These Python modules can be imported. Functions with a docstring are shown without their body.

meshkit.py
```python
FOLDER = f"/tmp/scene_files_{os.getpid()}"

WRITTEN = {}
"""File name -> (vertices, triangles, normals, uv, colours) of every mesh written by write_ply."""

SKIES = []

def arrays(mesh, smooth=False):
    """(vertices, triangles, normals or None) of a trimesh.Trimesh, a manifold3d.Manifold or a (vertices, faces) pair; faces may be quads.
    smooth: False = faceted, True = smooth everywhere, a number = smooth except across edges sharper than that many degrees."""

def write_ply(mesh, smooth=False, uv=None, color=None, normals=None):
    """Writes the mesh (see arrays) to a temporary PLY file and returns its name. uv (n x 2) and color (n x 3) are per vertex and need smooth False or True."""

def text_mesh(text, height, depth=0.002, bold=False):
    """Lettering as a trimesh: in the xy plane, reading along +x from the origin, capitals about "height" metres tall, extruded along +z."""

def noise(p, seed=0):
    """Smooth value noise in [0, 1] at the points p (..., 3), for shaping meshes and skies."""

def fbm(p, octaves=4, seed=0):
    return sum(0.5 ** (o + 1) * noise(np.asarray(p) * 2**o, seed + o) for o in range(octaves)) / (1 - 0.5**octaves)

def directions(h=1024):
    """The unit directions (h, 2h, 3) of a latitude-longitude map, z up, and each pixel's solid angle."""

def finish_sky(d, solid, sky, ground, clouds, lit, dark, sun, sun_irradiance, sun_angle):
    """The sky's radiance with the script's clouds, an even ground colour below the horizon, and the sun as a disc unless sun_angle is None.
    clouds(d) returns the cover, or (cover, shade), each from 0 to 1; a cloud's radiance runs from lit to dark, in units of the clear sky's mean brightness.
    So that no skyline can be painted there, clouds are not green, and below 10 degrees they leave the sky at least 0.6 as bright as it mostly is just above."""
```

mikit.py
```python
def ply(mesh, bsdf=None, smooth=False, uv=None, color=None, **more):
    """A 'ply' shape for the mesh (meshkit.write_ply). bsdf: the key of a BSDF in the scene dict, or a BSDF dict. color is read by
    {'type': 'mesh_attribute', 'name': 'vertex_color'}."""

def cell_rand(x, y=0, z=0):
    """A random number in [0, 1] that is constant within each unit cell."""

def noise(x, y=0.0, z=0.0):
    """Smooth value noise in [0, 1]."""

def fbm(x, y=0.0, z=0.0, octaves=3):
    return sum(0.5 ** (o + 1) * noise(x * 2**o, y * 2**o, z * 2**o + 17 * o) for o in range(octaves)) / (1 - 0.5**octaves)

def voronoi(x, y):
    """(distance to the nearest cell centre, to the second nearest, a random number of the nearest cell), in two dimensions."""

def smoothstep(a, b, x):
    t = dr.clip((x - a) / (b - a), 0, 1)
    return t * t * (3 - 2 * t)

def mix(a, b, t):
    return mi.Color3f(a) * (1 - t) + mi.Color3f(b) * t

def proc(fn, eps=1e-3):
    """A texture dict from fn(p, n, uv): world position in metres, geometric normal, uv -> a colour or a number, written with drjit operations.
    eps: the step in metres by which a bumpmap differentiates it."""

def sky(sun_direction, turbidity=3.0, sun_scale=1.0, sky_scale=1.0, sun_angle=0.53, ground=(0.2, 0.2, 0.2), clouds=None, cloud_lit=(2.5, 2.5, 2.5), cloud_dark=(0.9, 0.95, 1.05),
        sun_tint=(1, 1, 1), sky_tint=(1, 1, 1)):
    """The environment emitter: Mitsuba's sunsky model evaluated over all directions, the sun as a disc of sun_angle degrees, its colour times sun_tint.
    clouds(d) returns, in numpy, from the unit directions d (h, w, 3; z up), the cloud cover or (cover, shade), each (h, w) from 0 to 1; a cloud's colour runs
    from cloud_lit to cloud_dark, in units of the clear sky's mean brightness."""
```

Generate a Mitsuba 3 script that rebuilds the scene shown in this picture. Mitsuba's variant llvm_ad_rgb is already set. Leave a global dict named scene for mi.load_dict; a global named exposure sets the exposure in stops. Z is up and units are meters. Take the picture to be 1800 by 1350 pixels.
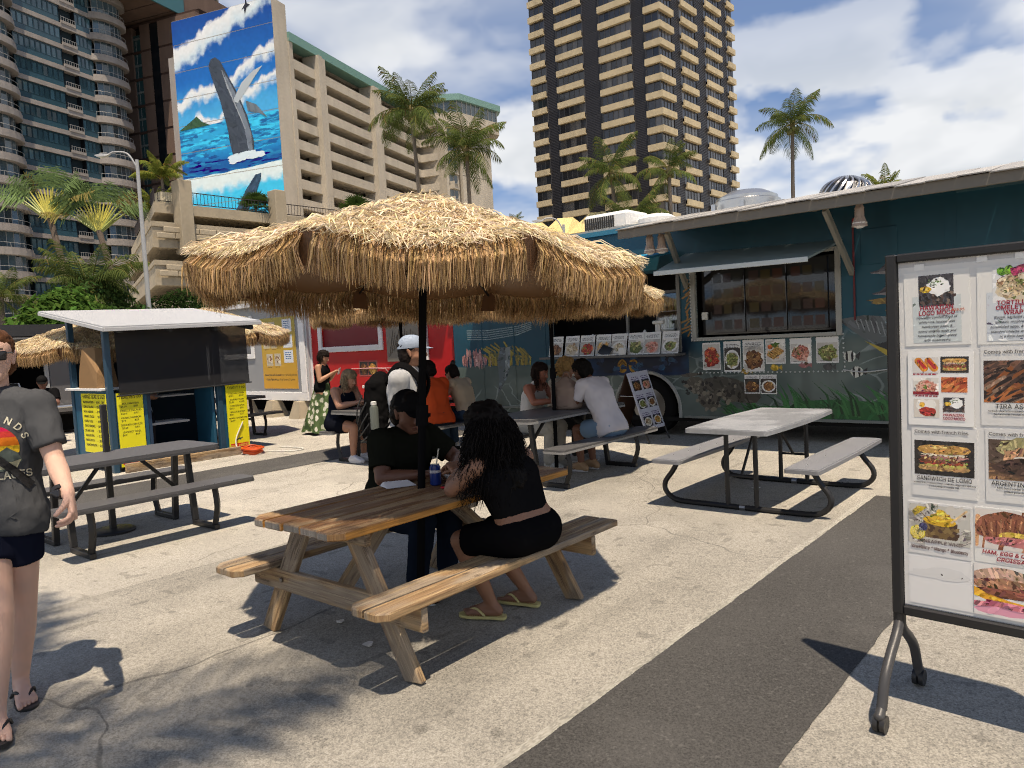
import math, numpy as np, trimesh, mitsuba as mi, drjit as dr, mikit, meshkit
from manifold3d import Manifold
from shapely import affinity, union_all
from shapely.geometry import Polygon, Point, LineString, box as sbox
from shapely.ops import triangulate
from mikit import proc, noise, fbm, voronoi, smoothstep, mix, cell_rand
import mapbox_earcut

scene, labels = {}, {}
PI = math.pi
A = np.array
TF = mi.ScalarTransform4f

# ---------------------------------------------------------------- camera, sky, exposure
def cam_axes(yaw, pitch, roll):
    y, p, r = np.radians([yaw, pitch, roll])
    fw = A([math.sin(y)*math.cos(p), math.cos(y)*math.cos(p), math.sin(p)])
    rt = A([math.cos(y), -math.sin(y), 0.]); up = np.cross(rt, fw)
    return rt*math.cos(r)-up*math.sin(r), up*math.cos(r)+rt*math.sin(r), fw
_R, _U, _F = cam_axes(-40.0, -3.5, 3.0)
EYE = A([0, 0, 1.6])
scene['camera'] = {'type': 'perspective', 'fov': 2*math.degrees(math.atan(900/1310.)), 'fov_axis': 'x', 'near_clip': 0.05, 'far_clip': 4000.0,
                   'to_world': TF().look_at(origin=EYE.tolist(), target=(EYE+_F).tolist(), up=_U.tolist())}
exposure = 1.68
SUN = A([0.29, -0.245, 1.0])

def clouds(d):
    x, y, z = d[..., 0], d[..., 1], np.maximum(d[..., 2], 0.0)
    az, el, s, o = np.arctan2(x, y), np.arcsin(np.clip(d[..., 2], 0, 1)), 1.0/(z+0.22), np.zeros_like(x)
    q = np.stack([x*s*1.9+1.1, y*s*1.9+2.7, o], -1)
    w = meshkit.fbm(q*1.6, 4, 10)[..., None]-0.5
    hi = np.clip((1.0-el)/0.5, 0, 1)          # thinner towards the zenith
    big = meshkit.fbm(q*1.0+w*0.8, 7, 25)
    p = np.stack([az*6.0, el*12.0, o], -1)
    cum = meshkit.fbm(p+0.5*w, 8, 45)
    veil = (0.20+0.64*np.clip((meshkit.fbm(q*0.6+w*.5, 6, 36)-0.38)*3.2, 0, 1))*hi
    c1 = np.clip((big-0.50)*5.0, 0, 1)*hi
    low = np.clip(1.15-el/0.42, 0, 1)
    c2 = np.clip((cum-0.50+0.16*low)*11.0, 0, 1)*np.clip(low*1.6, 0, 1)
    cover = 1-(1-veil*0.8)*(1-c1*.85)*(1-c2)
    shade = np.clip(0.75*np.clip((meshkit.fbm(p+0.5*w+[0.0, 0.3, 0], 6, 45)-0.47)*5, 0, 1)*c2, 0, 1)
    return np.clip(cover, 0, .98), shade
scene['sky'] = mikit.sky(SUN, turbidity=2.3, sun_scale=1.2, sky_scale=.54, clouds=clouds, cloud_lit=(4.4, 4.45, 4.5), cloud_dark=(2.9, 3.1, 3.3), sky_tint=(.62, 1.14, 1.60))

# ---------------------------------------------------------------- helpers
def lin(c):
    if isinstance(c, str):
        c = [int(c[i:i+2], 16)/255 for i in (1, 3, 5)]
        return A([v/12.92 if v < .04045 else ((v+.055)/1.055)**2.4 for v in c])
    return A(c, float)

def key_for(name, parent=None):
    k = parent+'__'+name if parent else name
    if k not in scene and k not in labels and k not in USED:
        USED.add(k); return k
    i = 1
    while f'{k}_{i:03d}' in USED: i += 1
    k = f'{k}_{i:03d}'; USED.add(k); return k
USED = set()
JOINED = {'mullion', 'screen_print', 'lettering', 'title', 'handwriting', 'slot_bar', 'balcony_rail', 'railing', 'print_lettering', 'strip_lettering', 'louvre_trim', 'print', 'mural_figure', 'sea_painting', 'soffit_joint'}

def as_mesh(m):
    if isinstance(m, trimesh.Trimesh): return m
    if hasattr(m, 'to_mesh'):
        q = m.to_mesh(); return trimesh.Trimesh(q.vert_properties[:, :3], q.tri_verts, process=False)
    v, f = m; f = np.asarray(f)
    if f.shape[1] == 4: f = np.vstack([f[:, [0, 1, 2]], f[:, [0, 2, 3]]])
    return trimesh.Trimesh(np.asarray(v, float), f, process=False)

def shape(mesh, mat, col=None, smooth=False, uv=None, vc=None, **more):
    m = as_mesh(mesh)
    if smooth is not False and smooth is not True:
        m = trimesh.graph.smooth_shade(m, angle=math.radians(smooth), facet_minarea=None); smooth = True
    color = None
    if vc is not None: color = np.clip(np.asarray(vc, float), 0, 1)
    elif col is not None: color = np.tile(lin(col), (len(m.vertices), 1))
    return mikit.ply(m, mat, smooth=smooth, uv=uv, color=color, **more)

def add(name, mesh, mat, parent=None, col=None, **kw):
    k = key_for(name, parent)
    if name in JOINED: labels[k] = {'kind': 'stuff'}
    scene[k] = mesh if isinstance(mesh, dict) else shape(mesh, mat, col, **kw)
    return k

def thing(name, label, cat, group=None):
    k = key_for(name); labels[k] = {'label': label, 'category': cat}
    if group: labels[k]['group'] = group
    return k

def one(name, label, cat, mesh, mat, col=None, group=None, **kw):
    k = add(name, mesh, mat, None, col, **kw); labels[k] = {'label': label, 'category': cat}
    if group: labels[k]['group'] = group
    return k

def struct(name, mesh, mat, label=None, cat=None, **kw):
    k = add(name, mesh, mat, **kw); labels[k] = {'kind': 'structure', 'label': label or name.replace('_', ' '), 'category': cat or name.replace('_', ' ')}
    return k

def stuff(key): labels.setdefault(key, {})['kind'] = 'stuff'
def say(key, text): labels.setdefault(key, {})['label'] = text

def join(ms):
    ms = [as_mesh(m) for m in ms]
    n, V, Fc = 0, [], []
    for m in ms:
        V.append(m.vertices); Fc.append(m.faces+n); n += len(m.vertices)
    return trimesh.Trimesh(np.vstack(V), np.vstack(Fc), process=False)

_BV = A([[x, y, z] for x in (0, 1) for y in (0, 1) for z in (0, 1)], float)
_BF = A([[0, 1, 3], [0, 3, 2], [4, 6, 7], [4, 7, 5], [0, 4, 5], [0, 5, 1], [2, 3, 7], [2, 7, 6], [0, 2, 6], [0, 6, 4], [1, 5, 7], [1, 7, 3]])
def bx(x0, x1, y0, y1, z0, z1):
    return trimesh.Trimesh(_BV*[x1-x0, y1-y0, z1-z0]+[x0, y0, z0], _BF, process=False)

def cb(x0, x1, y0, y1, z0, z1, b=0.004):
    """box with chamfered edges"""
    b = min(b, .45*(x1-x0), .45*(y1-y0), .45*(z1-z0))
    P = []
    for x, sx in ((x0, 1), (x1, -1)):
        for y, sy in ((y0, 1), (y1, -1)):
            for z, sz in ((z0, 1), (z1, -1)):
                P += [[x, y+sy*b, z+sz*b], [x+sx*b, y, z+sz*b], [x+sx*b, y+sy*b, z]]
    return trimesh.convex.convex_hull(A(P))

def frame(o, ex, ey, ez):
    M = np.eye(4); M[:3, 0] = ex; M[:3, 1] = ey; M[:3, 2] = ez; M[:3, 3] = o; return M
def moved(m, M):
    m = as_mesh(m).copy(); v = m.vertices@M[:3, :3].T+M[:3, 3]
    f = m.faces if np.linalg.det(M[:3, :3]) > 0 else m.faces[:, ::-1]
    return trimesh.Trimesh(v, f, process=False)
def unit(v): v = A(v, float); return v/np.linalg.norm(v)
def rotz(a, o=(0, 0, 0)):
    c, s = math.cos(a), math.sin(a); return frame(o, (c, s, 0), (-s, c, 0), (0, 0, 1))

def bar(a, b, w, t, up=(0, 0, 1), bev=0.004):
    """straight bar from a to b, w wide across, t thick along up"""
    a, b = A(a, float), A(b, float); d = b-a; L = np.linalg.norm(d); d /= L
    y = np.cross(up, d); y = unit(y) if np.linalg.norm(y) > 1e-6 else unit(np.cross((1, 0, 0), d)); z = np.cross(d, y)
    return moved(cb(0, L, -w/2, w/2, -t/2, t/2, bev) if bev else bx(0, L, -w/2, w/2, -t/2, t/2), frame(a, d, y, z))

def tube(P, r, n=10, caps=True):
    P = A(P, float); r = np.broadcast_to(r, (len(P),)).astype(float)
    t = np.gradient(P, axis=0); t /= np.linalg.norm(t, axis=1, keepdims=True)
    u = np.cross(t[0], (0, 0, 1) if abs(t[0][2]) < .9 else (1, 0, 0)); u /= np.linalg.norm(u)
    V = []
    for i in range(len(P)):
        u = u-t[i]*(u@t[i]); u /= np.linalg.norm(u); w = np.cross(t[i], u)
        a = np.arange(n)*2*PI/n
        V.append(P[i]+r[i]*(np.cos(a)[:, None]*u+np.sin(a)[:, None]*w))
    V = np.vstack(V); F = []
    for i in range(len(P)-1):
        j = np.arange(n); k = (j+1) % n
        F += [np.stack([i*n+j, i*n+k, (i+1)*n+k], 1), np.stack([i*n+j, (i+1)*n+k, (i+1)*n+j], 1)]
    if caps:
        V = np.vstack([V, P[0], P[-1]]); j = np.arange(n); k = (j+1) % n; m = len(V)
        F += [np.stack([k, j, j*0+m-2], 1), np.stack([(len(P)-1)*n+j, (len(P)-1)*n+k, j*0+m-1], 1)]
    return trimesh.Trimesh(V, np.vstack(F), process=False)

def spline(P, n=12):
    """Catmull-Rom through P"""
    P = A(P, float); Q = np.vstack([2*P[0]-P[1], P, 2*P[-1]-P[-2]]); out = []
    for i in range(1, len(Q)-2):
        t = np.linspace(0, 1, n, endpoint=False)[:, None]
        a, b, c, d = Q[i-1], Q[i], Q[i+1], Q[i+2]
        out.append(.5*(2*b+(c-a)*t+(2*a-5*b+4*c-d)*t**2+(3*b-a-3*c+d)*t**3))
    return np.vstack(out+[P[-1:]])

def lathe(prof, n=24, o=(0, 0, 0)):
    """prof: (r, z) list from bottom to top"""
    prof = A(prof, float); a = np.arange(n)*2*PI/n
    V = np.concatenate([np.stack([r*np.cos(a), r*np.sin(a), np.full(n, z)], 1) for r, z in prof])+A(o, float)
    j = np.arange(n); k = (j+1) % n; F = []
    for i in range(len(prof)-1):
        F += [np.stack([i*n+j, i*n+k, (i+1)*n+k], 1), np.stack([i*n+j, (i+1)*n+k, (i+1)*n+j], 1)]
    m = len(V); V = np.vstack([V, A([[0, 0, prof[0][1]], [0, 0, prof[-1][1]]])+A(o, float)])
    F += [np.stack([k, j, j*0+m], 1), np.stack([(len(prof)-1)*n+j, (len(prof)-1)*n+k, j*0+m+1], 1)]
    return trimesh.Trimesh(V, np.vstack(F), process=False)

def polys(g):
    if g.is_empty: return []
    return [q for q in (getattr(g, 'geoms', None) or [g]) if q.geom_type == 'Polygon' and q.area > 1e-9]

def prism(g, z0, z1):
    if not hasattr(g, 'geom_type'): g = Polygon(g)
    return join([moved(trimesh.creation.extrude_polygon(q, z1-z0, engine='earcut'), frame((0, 0, z0), (1, 0, 0), (0, 1, 0), (0, 0, 1))) for q in polys(g)])

def flat(g):
    """triangulated polygon in the xy plane"""
    V, Fc, n = [], [], 0
    for q in polys(g):
        v, f = trimesh.creation.triangulate_polygon(q, engine='earcut')
        f = np.asarray(f); v = np.asarray(v)
        a = v[f]; s = np.cross(a[:, 1]-a[:, 0], a[:, 2]-a[:, 0])
        f = np.where((s < 0)[:, None], f[:, ::-1], f)
        V.append(np.c_[v, np.zeros(len(v))]); Fc.append(f+n); n += len(v)
    return trimesh.Trimesh(np.vstack(V), np.vstack(Fc), process=False) if V else None

def blob(x, y, r, rng, rough=.2, n=14, sx=1., sy=1., rot=0.):
    a = np.arange(n)*2*PI/n; k = r*(1+rough*(rng.random(n)*2-1))
    px, py = k*np.cos(a)*sx, k*np.sin(a)*sy
    c, s = math.cos(rot), math.sin(rot)
    g = Polygon(np.c_[x+px*c-py*s, y+px*s+py*c])
    return g if g.is_valid else g.buffer(0)

def art(layers, clip=None):
    """flat print: (polygon, colour) layers painted one over another, cut so that nothing overlaps -> mesh, vertex colours"""
    done, V, Fc, Cc, n = None, [], [], [], 0
    for g, c in reversed(layers):
        if clip is not None: g = g.intersection(clip)
        if done is not None: g = g.difference(done)
        if g.is_empty: continue
        done = g if done is None else done.union(g)
        m = flat(g)
        if m is None: continue
        V.append(m.vertices); Fc.append(m.faces+n); Cc.append(np.tile(lin(c), (len(m.vertices), 1))); n += len(m.vertices)
    return trimesh.Trimesh(np.vstack(V), np.vstack(Fc), process=False), np.vstack(Cc)

def visible(layers, clip=None):
    """the layers of a flat print cut to what shows of each"""
    done, out = None, []
    for g, c in reversed(layers):
        if clip is not None: g = g.intersection(clip)
        if done is not None: g = g.difference(done)
        if g.is_empty: continue
        done = g if done is None else done.union(g); out.append((g, c))
    return out[::-1]
def grain(layers, clip, size, n, rng, jit=.7, long=1.6):
    """flecks of print of slightly differing tone, spread over the visible layers of a print: (mesh, vertex colours), lying above it"""
    vis = [(g, c) for g, c in visible(layers, clip) if g.area > size*size*6]
    if not vis: return None
    w = A([g.area for g, _ in vis])*A([1.0 if max(lin(c)) < .42 or min(lin(c)) < .3 else .04 for _, c in vis]); k = np.floor(n*w/w.sum()+rng.random(len(vis))).astype(int); V, Fc, Cc, m, z = [], [], [], 0, 0.
    for (g, c), q in zip(vis, k):
        x0, y0, x1, y1 = g.bounds; c = lin(c); ang = rng.random()*3
        for _ in range(min(q, 400)):
            b = blob(x0+(x1-x0)*rng.random(), y0+(y1-y0)*rng.random(), size*(.35+.9*rng.random()**2), rng, .45, 7, 1+long*rng.random(), .7, ang+rng.normal(0, .5)).intersection(g)
            t = flat(b) if not b.is_empty else None
            if t is None: continue
            z += 4e-6; v = t.vertices.copy(); v[:, 2] = z; V.append(v); Fc.append(t.faces+m); m += len(v)
            Cc.append(np.tile(np.clip(c*(1+jit*(rng.random()*2-1)*1.3)+jit*.05*rng.normal(0, 1, 3)*c.max(), .003, .85), (len(v), 1)))
    return (trimesh.Trimesh(np.vstack(V), np.vstack(Fc), process=False), np.vstack(Cc)) if V else None

_TX = {}
def text(s, h, bold=False, centre=False, italic=0.0, depth=0.0006, width=None):
    k = (s, bold)
    if k not in _TX: _TX[k] = meshkit.text_mesh(s, 1.0, 0.01, bold)
    m = _TX[k].copy(); v = m.vertices.copy(); v[:, :2] *= h; v[:, 2] *= depth/0.01
    if italic: v[:, 0] += v[:, 1]*italic
    w = v[:, 0].max()
    if width: v[:, 0] *= width/w; w = width
    if centre: v[:, 0] -= w/2
    return trimesh.Trimesh(v, m.faces, process=False)

def at2(m, x, y, z=0.0): return moved(m, frame((x, y, z), (1, 0, 0), (0, 1, 0), (0, 0, 1)))

def smooth_body(ms, edge, it=8, lamb=.5, nu=-.53):
    """union of convex pieces, refined and smoothed into one skin"""
    out = Manifold.batch_boolean(ms, __import__('manifold3d').OpType.Add)
    m = as_mesh(out.refine_to_length(edge)); m = trimesh.Trimesh(m.vertices, m.faces, process=True)
    trimesh.smoothing.filter_taubin(m, lamb=lamb, nu=abs(nu), iterations=it)
    return m
_SPH = {}
def hull(*sph):
    """convex hull of spheres (x, y, z, r) or (point, r)"""
    P = []
    for s in sph:
        c, r = (A(s[0], float), s[1]) if len(s) == 2 else (A(s[:3], float), s[3])
        if 1 not in _SPH: _SPH[1] = trimesh.creation.icosphere(subdivisions=2).vertices
        P.append(_SPH[1]*r+c)
    return Manifold.hull_points(np.vstack(P))

def cut(m, point, d):
    """cuts off what of a piece lies beyond the point in direction d: an open hem instead of a rounded end"""
    d = unit(d); return m.trim_by_plane((-d).tolist(), float(-(d@A(point, float))))

def wrinkle(m, amp, freq, seed=0, stretch=(1, 1, 1)):
    v = m.vertices; n = m.vertex_normals
    k = meshkit.fbm(v*freq*A(stretch), 3, seed)-.5
    return trimesh.Trimesh(v+n*(k*2*amp)[:, None], m.faces, process=False)

# ---------------------------------------------------------------- materials
VC = {'type': 'mesh_attribute', 'name': 'vertex_color'}
def two(d): return {'type': 'twosided', 'bsdf': d}
scene['matte'] = two({'type': 'diffuse', 'reflectance': VC})
scene['satin'] = two({'type': 'principled', 'base_color': VC, 'roughness': .42, 'specular': .45})
scene['gloss'] = two({'type': 'principled', 'base_color': VC, 'roughness': .16, 'specular': .5})
scene['skin'] = two({'type': 'principled', 'base_color': VC, 'roughness': .5, 'specular': .4})
scene['hair'] = two({'type': 'principled', 'base_color': VC, 'roughness': .6, 'specular': .08})
scene['metal'] = two({'type': 'principled', 'base_color': VC, 'roughness': .33, 'metallic': 1.0})
scene['window_glass'] = two({'type': 'principled', 'base_color': VC, 'roughness': .06, 'specular': .8})
scene['leaf'] = {'type': 'principledthin', 'base_color': VC, 'roughness': .45, 'diff_trans': .7, 'eta': 1.4}
scene['straw'] = {'type': 'principledthin', 'base_color': VC, 'roughness': .6, 'diff_trans': .55, 'eta': 1.35}
scene['clear_glass'] = {'type': 'thindielectric'}
def pmat(name, fn, rough=.8, bump=None, spec=.3, eps=1e-3, **kw):
    b = {'type': 'principled', 'base_color': proc(fn), 'roughness': rough, 'specular': spec, **kw}
    if bump: b = {'type': 'bumpmap', 'arbitrary': proc(bump[0], eps), 'scale': bump[1], 'bsdf': b}
    scene[name] = two(b)

def f_concrete(p, n, uv):
    big = fbm(p.x*.45+3, p.y*.45, 0., 4); mid = fbm(p.x*2.3, p.y*2.3, 5., 4)
    fine = noise(p.x*95, p.y*95, 0.); fine2 = noise(p.x*210, p.y*210, 3.); fine3 = noise(p.x*38, p.y*38, 9.)
    wide = fbm(p.x*.16+1, p.y*.22, 3., 3)
    g = .262+.10*(wide-.5)+.13*(big-.5)+.08*(mid-.5)+.09*(fine-.5)+.17*(fine2-.5)+.03*(fine3-.5)
    track = smoothstep(.55, .8, fbm(p.x*2.6+4, p.y*.35, 6., 4))*.14
    g = g*(1-track)
    stain = smoothstep(.50, .80, fbm(p.x*.8+11+.5*mid, p.y*.8+4, 2., 5))
    g = g*(1-.16*stain)
    wx, wy = p.x+.22*(fbm(p.x*1.7, p.y*1.7, 1., 3)-.5)*2, p.y+.22*(fbm(p.x*1.7, p.y*1.7, 8., 3)-.5)*2
    d1, d2, _ = voronoi(wx*.36+.2, wy*.30+.4)
    crack = (1-smoothstep(.0015, .006, d2-d1))*smoothstep(.42, .55, noise(p.x*.9, p.y*.9, 4.))
    j = dr.abs(p.x+5.42+.02*(noise(p.y*1.5, 0., 0.)-.5)); k = dr.abs(p.y-1.02-.015*(noise(p.x*1.5, 3., 0.)-.5)+0.0*p.x)
    joint = (1-smoothstep(.003, .010, j))*.75
    patch = .06*smoothstep(-5.40, -5.44, p.x)*smoothstep(-9., -5., p.x)
    g = (g+patch*.6)*(1-.42*crack)*(1-.5*joint)
    spots = smoothstep(.86, .90, noise(p.x*11, p.y*11, 6.))*.25
    g = g*(1-spots)
    return mi.Color3f(g*1.04, g*.985, g*.86)
def f_conc_h(p, n, uv): return noise(p.x*95, p.y*95, 0.)*.6+noise(p.x*210, p.y*210, 3.)*.4+.5*noise(p.x*30, p.y*30, 1.)
pmat('concrete_ground', f_concrete, .9, (f_conc_h, .0028))
def f_asphalt(p, n, uv):
    a = noise(p.x*130, p.y*130, 0.); b = noise(p.x*260, p.y*260, 3.); c = fbm(p.x*.9, p.y*.9, 2., 4)
    fleck = smoothstep(.82, .9, noise(p.x*75, p.y*75, 7.))
    g = .058+.026*(a-.5)+.03*(b-.5)+.03*(c-.5)+.022*fleck
    dust = smoothstep(.55, .8, fbm(p.x*2., p.y*2., 5., 3))*.012
    g = g+dust
    return mi.Color3f(g*1.03, g, g*.95)
pmat('asphalt', f_asphalt, .8, (f_conc_h, .003))
def f_building(p, n, uv):
    s = fbm((p.x+p.y)*.9, (p.x-p.y)*.9, p.z*.12, 4); t = fbm(p.x*.3, p.y*.3, p.z*.3, 3); g = noise(p.x*6, p.y*6, p.z*6)
    k = .86+.30*(s-.5)+.22*(t-.5)+.08*(g-.5)
    return mi.Color3f(k)
def tinted(name, col, rough=.85, spec=.2):
    c = lin(col)
    pmat(name, lambda p, n, uv: f_building(p, n, uv)*mi.Color3f(float(c[0]), float(c[1]), float(c[2])), rough, None, spec)
tinted('tan_concrete', (.40, .345, .255))
tinted('mural_concrete', (.50, .455, .38))
tinted('cream_band', (.56, .47, .31))
tinted('pink_stone', (.34, .315, .295))
tinted('brown_stone', (.165, .115, .092))
# ================================================================ SETTING: ground
pmat('pale_lip', lambda p, n, uv: mi.Color3f(.36, .345, .30)*(.55+.5*noise(p.x*150, p.y*60, 0.)+.4*(fbm(p.x*9, p.y*4, 3., 3)-.5)), .9)
struct('ground', flat(sbox(-700, -300, 500, 900)), 'concrete_ground', 'weathered speckled concrete lot with cracks and joints', 'concrete lot')
def ragged(x0, x1, y0, y1, seed, amp=.008, step=.05):
    r = np.random.default_rng(seed); n = int((y1-y0)/step); ys = np.linspace(y0, y1, n)
    def edge(x, sd): return x+amp*2*(meshkit.fbm(np.stack([ys*6, ys*0+sd, ys*0], 1), 4, sd)-.5)+r.normal(0, amp*.12, n)
    return Polygon(np.r_[np.c_[edge(x0, seed), ys], np.c_[edge(x1, seed+1), ys][::-1]])
struct('asphalt_strip', at2(flat(ragged(-1.81, -0.99, -6, 7.22, 3)), 0, 0, .004), 'asphalt', 'dark asphalt trench strip running from lower right towards the truck', 'asphalt strip')
struct('concrete_lip', at2(flat(ragged(-1.86, -1.80, -6, 7.25, 5, .006)), 0, 0, .002), 'pale_lip', 'pale broken concrete edge along the left side of the asphalt strip', 'concrete edge')
struct('asphalt_strip', at2(flat(ragged(-9.85, -8.8, -2, 9.6, 9)), 0, 0, .004), 'asphalt', 'dark asphalt strip beside the ticket kiosk', 'asphalt strip')

# ================================================================ BUILDINGS
A19 = math.radians(-19); BU = A([math.sin(A19), math.cos(A19), 0]); BM = A([math.cos(A19), -math.sin(A19), 0])
def local(o, ex, ey): return frame(o, ex, ey, (0, 0, 1))

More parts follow.
